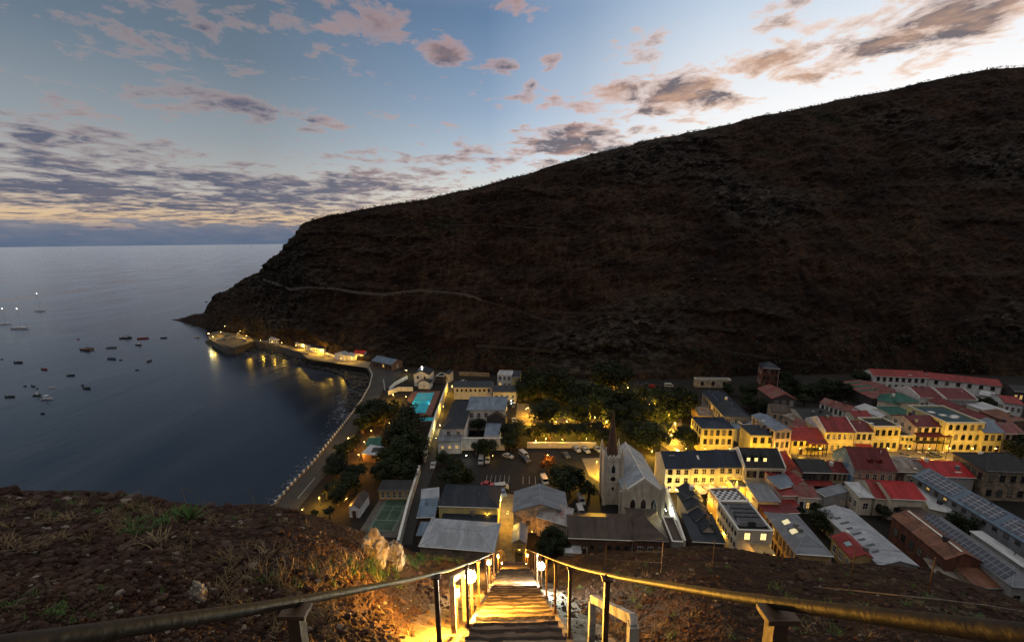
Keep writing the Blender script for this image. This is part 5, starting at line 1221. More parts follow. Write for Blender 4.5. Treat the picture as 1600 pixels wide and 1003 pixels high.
# ---------------------------------------------------------------- sea wall, promenade balustrade, shore rocks, foam
def seawall():
    pts = COAST[17:] + [COAST_ALL[-1]]
    root = empty('sea_wall', Vector((pts[4].x, pts[4].y, 0)), 'dark sea wall with white posts along the promenade', 'sea wall')
    o = root.location; k = MB(); P2 = []
    for a, b in zip(pts, pts[1:]):
        d = b - a; L_ = d.length; M = Matrix.Translation((a.x - o.x, a.y - o.y, 0)) @ Matrix.Rotation(math.atan2(d.y, d.x), 4, 'Z')
        k.box(0, L_, -.25, .35, -8, .45, 0, M)
        n = int(L_ / 2.3)
        for i in range(n): P2.append(a + d * (i + .5) / n)
    k.build('masonry', mat('sea_wall_stone', (.075, .068, .06), .9, .4, .5, .5, 3), root)
    me = MB().box(-.2, .2, -.2, .2, .45, 1.25).box(-.27, .27, -.27, .27, 1.253, 1.4).mesh('post', M_WTOP)
    for p in P2[:98]: link('post', me, root, (p.x - o.x, p.y - o.y, 0))
    r = MB()
    for a, b in zip(pts, pts[1:]): r.tube([(a.x - o.x, a.y - o.y, 1.0), (b.x - o.x, b.y - o.y, 1.0)], .05, 5)
    r.build('rail', M_MACH, root)
    # quay wall parapet
    pts = COAST[:12]; root = empty('quay_wall', Vector((pts[3].x, pts[3].y, 0)), 'dark stone quay wall round the harbour landing', 'quay wall'); o = root.location; k = MB()
    for a, b in zip(pts, pts[1:]):
        d = b - a; M = Matrix.Translation((a.x - o.x, a.y - o.y, 0)) @ Matrix.Rotation(math.atan2(d.y, d.x), 4, 'Z'); k.box(0, d.length, -.3, .4, -8, .55, 0, M)
    k.build('masonry', MATS['sea_wall_stone'], root)
seawall()
M_ROCKW = mat('wet_rock', (.014, .013, .0125), .55, .5, .5, .6, 2, rnd_off=False)
M_ROCK = mat('loose_stone', (.060, .030, .018), .95, .5, 1.6, .4, 9, c2=(.085, .058, .042), rnd_off=False, thr=(.35, .75))
M_ROCKD = mat('dark_stone', (.030, .0135, .0075), .95, .5, 1.6, .4, 9, rnd_off=False)
M_ROCKP = mat('pale_stone', (.15, .125, .10), .95, .4, 1.6, .4, 9, rnd_off=False)
def inside(p, poly):
    c = False
    for (x1, y1), (x2, y2) in zip(poly, poly[1:] + poly[:1]):
        if (y1 > p[1]) != (y2 > p[1]) and p[0] < (x2 - x1) * (p[1] - y1) / (y2 - y1) + x1: c = not c
    return c
def shore():
    poly = [(W('e', *q, z=SEA).x, W('e', *q, z=SEA).y) for q in ((720, 318), (800, 345), (960, 372), (1085, 388), (1125, 440), (1104, 510), (1050, 600), (1000, 665), (965, 640), (990, 560), (985, 480), (940, 430), (860, 400), (760, 385), (640, 362), (625, 335))]
    xs = [p[0] for p in poly]; ys = [p[1] for p in poly]; rg = random.Random(3); mb = MB(); n = 0
    while n < 1500:
        p = (rg.uniform(min(xs), max(xs)), rg.uniform(min(ys), max(ys)))
        if not inside(p, poly): continue
        n += 1; s = rg.uniform(.5, 1.7) * (1.5 if rg.random() < .1 else 1)
        mb.ball((p[0], p[1], SEA + rg.uniform(-.2, .9)), (s, s * rg.uniform(.6, 1), s * rg.uniform(.5, .9)), 0, 6, 4, 1, .22, rg)
    # boulders along the foot of the sea wall and of the quay
    for pts, n_, wd in ((COAST[19:] + [COAST_ALL[-1]], 420, 5), (COAST[5:12], 160, 6), (COAST[0:5], 50, 2)):
        for _ in range(n_):
            i = rg.randrange(len(pts) - 1); a, b = pts[i], pts[i + 1]; d = (b - a); q = a + d * rg.random(); d.normalize(); nr = Vector((-d.y, d.x, 0)) * -1
            q = q + nr * rg.uniform(.5, wd); s = rg.uniform(.4, 1.3)
            mb.ball((q.x, q.y, SEA + rg.uniform(-.4, .6)), (s, s * rg.uniform(.6, 1), s * .7), 0, 6, 4, 1, .22, rg)
    # skerries off the headland
    for _ in range(190):
        t = rg.random(); q = W('p', 283 + 42 * t, 499 + 7 * t + rg.uniform(-1.6, 3), SEA); s = rg.uniform(1.0, 3.6) * (.6 + t)
        mb.ball((q.x, q.y, SEA + rg.uniform(-.2, 2.6) * (.35 + t)), (s, s, s * .6), 0, 6, 4, 1, .25, rg)
    o = mb.build('shore_rocks', M_ROCKW); tag(o, 'dark wet boulders along the foot of the sea wall', 'rocks', None, 'stuff')
    # surf
    m = mat('sea_foam', (.20, .21, .24), .7, .2, 2, .3, 4, rnd_off=False); fb = MB()
    def blob(q, r):
        n = 7; a0 = rg.uniform(0, 6.28); st = rg.uniform(2.0, 5.5)
        d = Vector((math.cos(.9), math.sin(.9), 0))
        vs = []
        for i in range(n):
            t = a0 + 6.283 * i / n; rr = r * rg.uniform(.5, 1.1); e = Vector((math.cos(t) * rr * st, math.sin(t) * rr, 0)); e.rotate(Matrix.Rotation(1.0, 3, 'Z')); vs.append((q.x + e.x, q.y + e.y, SEA + .04 + rg.uniform(0, .05)))
        fb.add(vs, [tuple(range(n))])
    line = COAST[20:] + [COAST_ALL[-1]]
    for _ in range(1000):
        i = rg.randrange(len(line) - 1); a, b = line[i], line[i + 1]; d = b - a; q = a + d * rg.random(); d.normalize(); nr = Vector((d.y, -d.x, 0))
        if abs(noise.noise(Vector((q.x * .05, q.y * .05, 3)))) < .12 and rg.random() < .8: continue
        blob(q + nr * (3.2 + abs(rg.gauss(0, 2.6))), rg.uniform(.05, .20))
    for (x, y, rx, ry, n_) in (('e', 440, 300, 55, 28), ('e', 925, 640, 40, 60), ('e', 1000, 560, 30, 70), ('e', 720, 390, 50, 14), ('e', 1040, 480, 60, 60)) and ((440, 300, 55, 16, 150), (930, 650, 30, 50, 170), (1000, 560, 26, 60, 120), (720, 392, 50, 12, 60), (1030, 460, 50, 50, 110), (330, 285, 20, 6, 30)):
        for _ in range(n_): blob(W('e', rg.gauss(x, rx), rg.gauss(y, ry), SEA), rg.uniform(.06, .26))
    for _ in range(50): blob(W('p', 300 + rg.gauss(0, 12), 508 + rg.gauss(0, 1.5), SEA), rg.uniform(.2, .5))
    o = fb.build('surf', m); tag(o, 'broken white surf along the shore', 'surf', None, 'stuff')
shore()

# ---------------------------------------------------------------- walls, mast, scrub on the far hill
def hill_wall(pts, h, label, m, t=.25, lift=0.0):
    P = []
    for (x0, y0), (x1, y1) in zip(pts, pts[1:]):
        n = max(2, int(abs(x1 - x0) / 6))
        for i in range(n): P.append(on_hill('p', x0 + (x1 - x0) * i / n, y0 + (y1 - y0) * i / n)[0])
    P.append(on_hill('p', *pts[-1])[0])
    c = sum(P, Vector()) / len(P); mb = MB(); n = len(P); vs = []
    for i, p in enumerate(P):
        d = (P[min(i + 1, n - 1)] - P[max(i - 1, 0)]); d.z = 0; d.normalize(); nr = Vector((d.y, -d.x, 0)); q = p - c + nr * .4
        hh = h * (1 + .25 * noise.noise(p * .3))
        vs += [q + nr * t + Vector((0, 0, -1.2)), q + nr * t + Vector((0, 0, hh)), q - nr * t + Vector((0, 0, hh)), q - nr * t + Vector((0, 0, -1.2))]
    fs = [(i * 4 + k, i * 4 + k + 1, i * 4 + k + 5, i * 4 + k + 4) for i in range(n - 1) for k in range(3)] + [(0, 1, 2, 3), tuple((n - 1) * 4 + k for k in (3, 2, 1, 0))]
    mb.add(vs, fs); o = mb.build('hillside_wall', m, None, False, c); tag(o, label, 'wall')
M_HW = mat('hill_wall_stone', (.085, .073, .06), .9, .35, .5, .4, 3); M_HW2 = mat('hill_wall_dim', (.040, .031, .024), .9, .35, .5, .4, 3)
hill_wall([(412, 437), (432, 443), (455, 452), (480, 449), (520, 450), (560, 457), (600, 460), (650, 454), (700, 457), (730, 461), (752, 468)], .75, 'long pale zigzag wall crossing the netted cliff above the harbour', M_HW)
hill_wall([(858, 487), (900, 490), (960, 490), (1030, 492)], .8, 'upper straight stone wall across the dark hillside', M_HW2)
hill_wall([(1020, 506), (1070, 509), (1110, 511), (1150, 516)], .7, 'lower stone wall farther right on the dark hillside', M_HW2)
hill_wall([(752, 468), (800, 482), (860, 502), (930, 520)], .35, 'faint path wall slanting down from the pale zigzag wall', M_HW2, .2)
hill_wall([(700, 352), (760, 350), (856, 357)], .4, 'faint ledge wall high on the cliff', M_HW2, .2)
hill_wall([(745, 540), (830, 545), (900, 552)], .7, 'dark terrace wall just above the castle roofs', M_HW2)
hill_wall([(1130, 548), (1180, 556), (1260, 566), (1380, 572)], .6, 'dark track wall at the hill foot above the red gable', M_HW2)
p = on_hill('p', 908, 249.5)[0]
o = MB().tube([(0, 0, -2), (0, 0, 7.5)], [.16, .08], 6).box(-.9, .9, -.05, .05, 6.6, 6.75).build('radio_mast', M_MACH, None, False, p); tag(o, 'thin mast on the skyline of the dark hill', 'mast')
M_LEAF = mat('leaf_green', (.008, .0135, .004), .7, .5, .35, 0, c2=(.024, .036, .008), spec=.25)
M_SCRUB = mat('scrub_leaf', (.020, .021, .010), .8, .5, .1, 0, rnd_off=False)
def leaf_quads(mb, c, r, n, s, rg, sz=1.0, mi=0):
    for _ in range(n):
        d = Vector((rg.gauss(0, 1), rg.gauss(0, 1), rg.gauss(0, 1) * sz)).normalized() * r * rg.uniform(.6, 1.05)
        d.z *= sz; q = c + d; a = Vector((rg.uniform(-1, 1), rg.uniform(-1, 1), rg.uniform(-.6, .6))).normalized(); b = a.cross(Vector((rg.uniform(-1, 1), rg.uniform(-1, 1), rg.uniform(-1, 1)))).normalized()
        k = s * rg.uniform(.6, 1.3); mb.add([q - a * k, q + b * k * .6, q + a * k, q - b * k * .6], [(0, 1, 2, 3)], mi)
def scrub():
    rg = random.Random(11); mb = MB()
    for _ in range(1100):    # along the skyline
        c = rg.uniform(.42, .98); i = min(HNC - 2, int(c * HNC)); v = HV[i * HNR + 6 + HNV - 1].lerp(HV[(i + 1) * HNR + 6 + HNV - 1], rg.random())
        s = rg.choice((.25, .35, .45, .6, .9)); leaf_quads(mb, v + Vector((rg.uniform(-2, 2), rg.uniform(-7, 1), -s * .25)), s, 12, s * .5, rg, .8)
    for _ in range(1500):    # on the slope
        i = rg.randrange(int(HNC * .25), HNC - 1); j = 6 + int(HNV * rg.random() ** .7 * .99)
        v = HV[i * HNR + j]
        if noise.noise(Vector((v.x * .012, v.y * .012, v.z * .012))) + .25 * (j / HNV) < rg.uniform(-.2, .5): continue
        s = rg.uniform(.3, 1.1); leaf_quads(mb, v + Vector((0, -.3, s * .4)), s, 8, s * .5, rg, .8)
    for _ in range(420):    # thicker bushes along the foot
        i = rg.randrange(int(HNC * .52), HNC - 30); v = HV[i * HNR + 6 + rg.randrange(0, 16)]
        s = rg.uniform(.8, 2.4); leaf_quads(mb, v + Vector((rg.uniform(-2, 2), -rg.uniform(0, 3), s * .5)), s, 26, s * .32, rg, .8)
    o = mb.build('hillside_scrub', M_SCRUB); tag(o, 'low dark scrub scattered over the far hill', 'scrub', None, 'stuff')
    mb = MB()
    for _ in range(2600):
        i = rg.randrange(int(HNC * .2), HNC - 1); j = 6 + int(HNV * rg.random() * .98); v = HV[i * HNR + j]
        if noise.noise(Vector((v.x * .02 + 7, v.y * .02, v.z * .02))) < rg.uniform(-.1, .5): continue
        s = rg.uniform(.3, 1.3); mb.ball(v + Vector((0, -.2, s * .2)), (s * rg.uniform(.8, 1.6), s, s * .7), 0, 5, 3, 1, .25, rg)
    o = mb.build('hillside_boulders', mat('hill_boulder', (.03, .020, .014), .95, .5, .3, .5, 2, c2=(.075, .056, .04), rnd_off=False)); tag(o, 'scattered boulders and outcrops on the far hill', 'rocks', None, 'stuff')
scrub()
# ---------------------------------------------------------------- trees
def tree_proto(seed, kind):
    """unit tree: crown radius about 1, centre at the origin; the foot of the trunk hangs below"""
    rg = random.Random(seed); mb = MB(); centres = []
    nb = 20 if kind != 'clipped' else 12
    for i in range(nb):
        while True:
            d = Vector((rg.uniform(-1, 1), rg.uniform(-1, 1), rg.uniform(-.7, .9)))
            if d.length < 1: break
        d = Vector((d.x * .72, d.y * .72, d.z * .55)) * (1 if kind != 'clipped' else .75)
        centres.append((d, rg.uniform(.26, .44) if kind != 'sparse' else rg.uniform(.16, .3)))
    for c, r in centres:
        n = {'dense': 230, 'clipped': 360, 'sparse': 110}[kind]
        for _ in range(n):
            d = Vector((rg.gauss(0, 1), rg.gauss(0, 1), rg.gauss(.25, 1))).normalized(); q = c + d * r * (rg.uniform(.55, 1.0) if rg.random() < .8 else rg.uniform(1.0, 1.2))
            nn = (d + Vector((rg.uniform(-1, 1), rg.uniform(-1, 1), rg.uniform(-1, 1))) * .9).normalized(); a = nn.orthogonal().normalized(); a.rotate(Matrix.Rotation(rg.uniform(0, 6.28), 3, nn)); b = nn.cross(a)
            k = rg.uniform(.035, .085); mb.add([q - a * k, q + b * k * .55, q + a * k, q - b * k * .55], [(0, 1, 2, 3)])
    crown = mb.mesh('crown', M_LEAF)
    t = MB(); t.tube([(0, 0, -1.7), (.03, .02, -1.0), (0, .03, -.45)], [.13, .095, .075], 7)
    for c, r in centres[:9]: t.tube([(0, .03, -.55), (c.x * .4, c.y * .4, -.3 + c.z * .3), (c.x * .9, c.y * .9, c.z * .9)], [.055, .04, .015], 5)
    return crown, t.mesh('trunk', mat('bark', (.075, .055, .04), .95, .35, 2, .5, 8))
PROTO = {('dense', i): tree_proto(20 + i, 'dense') for i in range(4)}
PROTO.update({('clipped', i): tree_proto(40 + i, 'clipped') for i in range(2)}); PROTO.update({('sparse', i): tree_proto(60 + i, 'sparse') for i in range(2)})
TREES = [  # frame, crown centre, crown radius (zoomed pixels), height of the centre as a share of the radius, kind, label, name
    ('m', 330, 300, 120, 1.3, 'dense', 'big dark tree at the top left of the castle gardens, beside the yellow house'), ('m', 480, 310, 135, 1.3, 'dense', 'broad dark tree next to the top left garden tree, under the hill'), ('m', 225, 350, 85, 1.2, 'dense', 'dark tree touching the low cream range'),
    ('m', 560, 370, 110, 1.2, 'dense', 'dark tree in the middle of the upper garden row'), ('m', 375, 525, 130, 1.1, 'clipped', 'huge round clipped dark tree over the lit garden path'), ('m', 655, 535, 115, 1.1, 'clipped', 'second round dark tree right of the huge clipped one'),
    ('m', 720, 410, 100, 1.2, 'dense', 'dark garden tree above the second round tree'), ('m', 935, 240, 135, 1.3, 'dense', 'tall olive-green tree rising highest against the hill foot'), ('m', 880, 430, 120, 1.2, 'dense', 'dark tree below the tall olive-green tree'),
    ('m', 1010, 440, 125, 1.2, 'dense', 'dark tree left of the flower-lit clearing'), ('m', 950, 570, 95, 1.1, 'dense', 'dark tree just behind the church spire'), ('m', 1110, 570, 110, 1.1, 'dense', 'dark tree right of the spire'),
    ('m', 1235, 530, 75, 1.1, 'sparse', 'open-crowned tree speckled with golden light'), ('m', 1430, 450, 140, 1.2, 'dense', 'large grey-green tree beside the car yard'), ('m', 1250, 735, 135, 1.0, 'dense', 'wide low green tree behind the church roof'),
    ('m', 1120, 700, 90, 1.0, 'dense', 'green tree between the spire and the wide low tree'), ('m', 1195, 385, 45, 1.0, 'dense', 'small bush in the car yard'), ('g', 172, 700, 108, 1.05, 'clipped', 'bright green round tree beside the tall flood-lit yellow building'),
    ('m', 130, 700, 90, 1.1, 'dense', 'dark tree at the castle corner'), ('m', 90, 780, 70, 1.0, 'dense', 'dark tree left of the orange-lit arches'), ('m', 300, 690, 75, .95, 'dense', 'first of the garden hedge trees, left of the bright orange lamp'),
    ('m', 420, 690, 75, .95, 'dense', 'hedge tree directly over the bright orange lamp'), ('m', 540, 690, 72, .95, 'dense', 'middle tree of the garden hedge row'), ('m', 660, 690, 72, .95, 'dense', 'hedge tree over the pale garden doorway'),
    ('m', 780, 690, 80, .95, 'dense', 'hedge tree near the spire'), ('m', 870, 740, 75, .95, 'dense', 'last tree of the hedge row, left of the spire'), ('c', 1320, 375, 150, .95, 'sparse', 'largest near tree, grey-green, in front of the church tower'),
    ('c', 1250, 330, 110, .9, 'dense', 'left half of the leafy clump in front of the church tower'), ('c', 1480, 440, 85, .9, 'sparse', 'loose tree against the yellow-lit yard'), ('c', 375, 320, 120, .9, 'dense', 'green spreading tree behind the museum roof'), ('c', 480, 340, 60, .9, 'dense', 'smaller green tree right behind the museum roof'),
    ('c', 1180, 850, 90, .8, 'dense', 'leafy bush leaning on the rough stone annex'), ('c', 1120, 930, 75, .8, 'dense', 'dark bush below the rough stone annex'), ('c', 1250, 900, 70, .8, 'dense', 'bush between the annex and the brick hall'),
    ('d', 988, 640, 62, 1.2, 'dense', 'green tree in the castle courtyard'), ('d', 1065, 835, 85, 1.0, 'dense', 'tree in front of the white castle wall'), ('d', 970, 830, 42, 1.0, 'dense', 'little tree left of the tree before the castle wall'), ('d', 700, 915, 58, .9, 'dense', 'round shrub by the castle lodge terrace'),
    ('e', 1130, 650, 95, 1.0, 'dense', 'dark beach tree left of the pool trees'), ('e', 1215, 640, 80, 1.0, 'dense', 'beach tree below the golden-lit curved wall'), ('e', 1370, 670, 100, 1.0, 'dense', 'dark tree just below the swimming pool'), ('e', 1060, 720, 65, 1.0, 'sparse', 'thin beach tree beside the promenade'),
    ('e', 1300, 800, 115, 1.0, 'dense', 'dark tree right of the green beach pavilion'), ('e', 1370, 870, 105, 1.0, 'dense', 'dark tree against the long boundary wall'), ('e', 955, 880, 65, 1.1, 'sparse', 'feathery tree in front of the promenade lamp'), ('e', 905, 950, 60, 1.1, 'sparse', 'feathery tree beside the promenade lamp, nearer'),
    ('e', 1010, 830, 50, 1.1, 'sparse', 'slim tree lit orange beside the pavilion'), ('b', 620, 120, 70, 1.1, 'sparse', 'feathery tree over the promenade road'), ('b', 560, 270, 95, 1.0, 'dense', 'dark tree by the promenade'), ('b', 640, 400, 105, 1.0, 'dense', 'large dark tree between the promenade and the ball court'),
    ('b', 720, 300, 85, 1.0, 'dense', 'dark tree below the beach pavilion'), ('b', 1000, 190, 110, 1.0, 'dense', 'dark tree behind the ball court pavilion, farthest'), ('b', 1150, 170, 90, 1.0, 'dense', 'dark tree next to the boundary wall gap'), ('b', 1110, 300, 95, 1.0, 'dense', 'dark tree directly behind the ball court pavilion'),
    ('b', 940, 300, 90, 1.0, 'dense', 'dark tree left behind the ball court pavilion'), ('b', 475, 440, 45, 1.2, 'sparse', 'pale wiry tree at the lit beach house'), ('b', 560, 500, 70, .9, 'dense', 'dark bush between the lit beach house and the white hut'), ('b', 380, 640, 32, .7, 'dense', 'lit green shrub below the beach house'),
    ('b', 500, 620, 40, .7, 'dense', 'dry orange-lit shrub at the slope edge'), ('h', 1490, 690, 100, 1.0, 'dense', 'dark tree at the right end of the flood-lit street'), ('h', 1560, 790, 90, 1.0, 'dense', 'dark tree at the right edge of the picture'), ('h', 1265, 425, 60, .9, 'dense', 'dark tree before the white bungalow near the right edge'),
    ('j', 1330, 655, 95, .8, 'dense', 'dark dome-shaped tree beside the skylit grey hall'), ('j', 1410, 700, 70, .8, 'dense', 'dark bush on the edge of the pale market roof'), ('j', 1250, 540, 45, .8, 'dense', 'small dark tree above the dome-shaped tree'), ('j', 1115, 565, 35, .7, 'dense', 'small bush behind the skylit grey hall'), ('k', 850, 495, 85, .8, 'dense', 'dark tree between the two solar roofs'), ('k', 330, 430, 40, .7, 'dense', 'dark shrub below the bright red roof'),
    ('g', 525, 290, 50, 1.0, 'dense', 'small tree at the ruined stone building'), ('g', 690, 310, 70, 1.0, 'dense', 'dark tree left of the red gabled house'), ('g', 770, 430, 60, 1.0, 'dense', 'dark tree below the red gabled house'), ('g', 700, 400, 60, 1.0, 'dense', 'dark tree behind the long grey hall'),
    ('g', 1060, 290, 85, 1.0, 'dense', 'dark tree right of the red-brown tower house'), ('g', 1190, 320, 80, 1.0, 'dense', 'dark tree in the dark grove under the hill'), ('g', 1330, 300, 85, 1.0, 'dense', 'dark tree in the grove, left of the long white block'), ('g', 980, 200, 55, 1.0, 'dense', 'dark tree just behind the red gable'), ('g', 1150, 390, 55, 1.0, 'dense', 'low tree above the cream hall'),
    ('h', 90, 300, 70, 1.0, 'dense', 'dark tree at the left end of the striped red roof'), ('h', 240, 210, 60, 1.0, 'dense', 'dark tree touching the long white block'), ('p', 762, 538, 12, 1.0, 'dense', 'small dark tree on the hill foot above the castle'), ('p', 852, 536, 14, 1.0, 'dense', 'small dark tree on the hill foot above the garden'), ('p', 1040, 548, 15, 1.0, 'dense', 'small dark tree on the hill foot above the car yard')]
TINTED = tree_proto(90, 'sparse'); TINTED[0].materials[0] = mat('lamp_tinted_leaf', (.05, .020, .006), .7, .5, .35, 0, c2=(.13, .055, .014), spec=.2)  # orange lamplight put into the leaf colour of an otherwise dark green tree
TREES.append(('c', 1142, 225, 72, .85, 'tinted', 'flame tree with orange lamplight in its leaf colour, under the tall lamp beside the parked cars'))
def plant_trees():
    rg = random.Random(5)
    for i, (fr, x, y, r, hk, kind, label) in enumerate(TREES):
        rp = r / FR[fr][2]; rm = rp * mpp(W(fr, x, y, 4))
        for _ in range(3): hc = rm * hk * (.55 if kind == 'clipped' else .62) + 2.2; rm = rp * mpp(W(fr, x, y, hc))
        p = W(fr, x, y, hc)
        z0 = 0
        root = empty('tree', (p.x, p.y, z0), label, 'tree', 'trees of the valley floor', rg.uniform(0, 6.28))
        crown, trunk = PROTO[(kind, rg.randrange(4 if kind == 'dense' else 2))] if kind != 'tinted' else TINTED
        sc = rm * (1.42 if fr == 'm' else 1.28)
        c = link('crown', crown, root, (0, 0, hc)); c.scale = (sc, sc, sc * rg.uniform(.75, .95))
        t = link('trunk', trunk, root, (0, 0, hc)); t.scale = (sc, sc, max(.5, hc / 1.68))
plant_trees()

# ---------------------------------------------------------------- lamps of the town
M_BULB = emat('lamp_bulb', (1.0, .66, .18), 45); M_BULBC = emat('lamp_bulb_cool', (1.0, .97, .80), 70)
def lamp(fr, x, y, hgt, power, colr, label, group, post=True, bulb=.22, head=None, spot=False):
    p = W(fr, x, y, hgt)
    root = empty('street_lamp' if post else 'wall_lamp', (p.x, p.y, 0 if post else hgt), label, 'street lamp' if post else 'lamp', group, rnd.uniform(-.4, .4))
    k = MB(); z = hgt if post else 0
    if post:
        k.tube([(0, .5, -.3), (0, .5, hgt * .6), (0, .5, hgt + .25)], [.11, .08, .06], 6); k.tube([(0, .5, hgt + .2), (0, .25, hgt + .42), (0, 0, hgt + .38)], .05, 5); k.build('pole', M_IRON, root)
    else:
        k.tube([(0, .6, .1), (0, .3, .3), (0, 0, .3)], .05, 5); k.box(-.15, .15, .56, .62, -.1, .3); k.build('bracket', M_IRON, root)
    k = MB(); k.cone((0, 0, z + .12), .34, .10, .2, 8); k.build('lamp_shade', M_IRON, root)
    MB().ball((0, 0, z - .04), bulb * .5, 0, 8, 6).build('bulb', M_BULBC if colr == COOL else M_BULB, root)
    light(power * LAMPK, colr, (0, 0, z - .3), root, .22)
MS = 'street lamp on the flood-lit main street'; MG = 'main street lamps'
for x, w_ in ((1072, 700), (1102, 900), (1140, 950), (1178, 900), (1215, 900), (1250, 850), (1282, 950), (1318, 900), (1352, 800), (1388, 900), (1420, 900), (1452, 1000), (1484, 1500), (1520, 1100), (1556, 700)):
    lamp('p', x, 700, 5.2, w_ * rnd.uniform(.34, .72), WARM, MS, MG)
lamp('p', 1496, 716, 3.0, 420, PALE, 'bright lamp over the cafe tables at the right end of the main street', None)
GL, GG = 'warm lamp among the castle garden trees', 'castle garden lamps'
for x, y, h_, w_ in ((238, 512, 4, 420), (262, 585, 3.5, 300), (470, 628, 3.2, 520), (560, 622, 3.2, 420), (790, 588, 4.5, 380), (885, 625, 3.6, 480), (1240, 480, 5, 260), (1300, 470, 5, 220), (1405, 560, 3.5, 260), (1452, 640, 3.5, 700), (1420, 735, 3.2, 600), (1260, 868, 2.6, 320), (1470, 855, 2.6, 280), (160, 378, 4, 360), (690, 400, 3.5, 160), (672, 330, 4, 240), (980, 332, 4, 300), (1060, 345, 4, 260), (330, 350, 4, 140)):
    lamp('m', x, y, h_, w_ * 4.4, WARM, GL, GG)
for x, y, w_ in ((385, 765, 650), (300, 780, 180), (520, 770, 230), (720, 765, 300)): lamp('m', x, y, 3.0, w_ * 3.2, AMBER if x < 400 else WARM, 'orange lamp in front of the cream garden wall', 'garden wall lamps')
lamp('c', 1140, 158, 7.5, 900, AMBER, 'tall lamp throwing an orange pool beside the parked cars', None)
lamp('c', 1545, 215, 5.5, 4200, WARM, 'lamp flooding the yard left of the church tower in yellow', None)
lamp('i', 520, 470, 3.2, 300, WARM, 'dim lamp at the foot of the church tower', None, False)
lamp('c', 752, 528, 4.6, 800, PALE, 'glaring wall lamp on the museum corner by the lane', None, False, .3)
lamp('c', 806, 640, 4.8, 900, WARM, 'lamp over the gravel lane between museum and stone store', None, False)
lamp('c', 735, 800, 3.2, 220, AMBER, 'amber lamp low beside the big pale roof', None, False)
lamp('c', 905, 935, 2.0, 70, WARM, 'lamp before the arched gatehouse', None, True)
lamp('c', 1010, 790, 3.5, 130, AMBER, 'lamp behind the gatehouse on the stone store wall', None, False)
lamp('c', 640, 650, 5.0, 50, WARM, 'faint lamp above the skirt roof of the museum', None, False)
# castle and pool
lamp('d', 772, 335, 4.6, 1900, WARM, 'lamp at the corner of the long cream range over the yellow road', None)
lamp('d', 700, 500, 4.0, 900, WARM, 'lamp halfway down the yellow road beside the castle', None, False)
lamp('d', 672, 655, 3.0, 800, PALE, 'lamp on the castle lodge lighting the boundary wall', None, False)
lamp('d', 640, 760, 3.0, 90, PALE, 'small lamp at the low end of the boundary wall', None, False)
lamp('d', 519, 172, 8.8, 700, COOL, 'brilliant white lamp at the ridge of the white gabled house', None, False, .3)
lamp('d', 598, 205, 4, 260, WARM, 'lamp lighting an ochre wall beside the white gabled house', None, False)
lamp('d', 396, 203, 3, 160, PALE, 'lamp among the sheds left of the white gabled house', None)
lamp('d', 285, 405, 3.2, 1700, WARM, 'bright lamp below the curved golden wall', None); lamp('d', 390, 420, 3.2, 200, WARM, 'lamp on the lawn beside the swimming pool', None)
for x in (695, 745, 797): lamp('d', x, 796, 4.6, 26, PALE, 'small bulb under the eaves of the castle lodge', 'castle lodge bulbs', False, .2)
lamp('d', 892, 905, 2.2, 60, COOL, 'cool lamp before the glowing castle gate', None, False)
lamp('d', 1108, 905, 2.4, 60, WARM, 'lamp behind the cars at the castle wall', None)
lamp('d', 1290, 395, 3, 160, WARM, 'lamp where the lower cream range meets the garden', None); lamp('d', 1385, 520, 3.6, 320, WARM, 'lamp under the huge clipped tree beside the castle drive', None)
lamp('d', 1262, 452, 2.5, 40, COOL, 'tiny lamp by the cars beside the main castle block', None, False)
# quay
QL, QG = 'warm lamp along the quay sheds', 'quay lamps'
for x, y, h_, w_ in ((600, 205, 3.6, 900), (692, 236, 3.4, 650), (800, 264, 3.6, 800), (1056, 300, 3.4, 900), (340, 178, 4, 420), (232, 134, 4, 260), (180, 155, 3.5, 160), (280, 125, 4, 160), (500, 215, 3.4, 120), (430, 205, 3.4, 90), (560, 222, 3.4, 130), (650, 240, 3.4, 160), (745, 262, 3.4, 200), (850, 290, 3.2, 200), (930, 318, 3.4, 160), (1000, 318, 3.4, 220), (300, 150, 4, 160), (130, 185, 3.4, 110)): lamp('e', x, y, h_, w_ * 2.7, WARM, QL, QG, True, .24)
lamp('e', 103, 165, 4.5, 900, PALE, 'lamp at the very tip of the harbour landing', None, True, .34)
lamp('e', 205, 118, 7, 40, PALE, 'small light high on the rock above the landing', None, False, .2)
lamp('e', 1335, 392, 3, 180, PALE, 'lamp above the stepped white wall', None)
# beach
for x, y, w_ in ((1185, 690, 260), (1235, 720, 240), (1120, 770, 330), (1075, 840, 420), (1040, 920, 420), (1050, 985, 260)): lamp('e', x, y, 3.2, w_ * 2.0, AMBER, 'orange lamp among the beach trees', 'beach lamps')
lamp('e', 976, 816, 5.5, 1600, WARM, 'lamp standing over the promenade road', None, True, .42)
lamp('b', 410, 515, 3.0, 1100, WARM, 'lamp at the small lit beach house below the slope', None, True); lamp('b', 275, 608, 2.5, 120, WARM, 'lamp at the near end of the lit beach house wall', None, True); lamp('b', 520, 600, 3, 420, AMBER, 'orange lamp beside the dry shrub', None, True); lamp('b', 640, 520, 3, 320, AMBER, 'orange lamp between dark trees and the white hut', None, True)
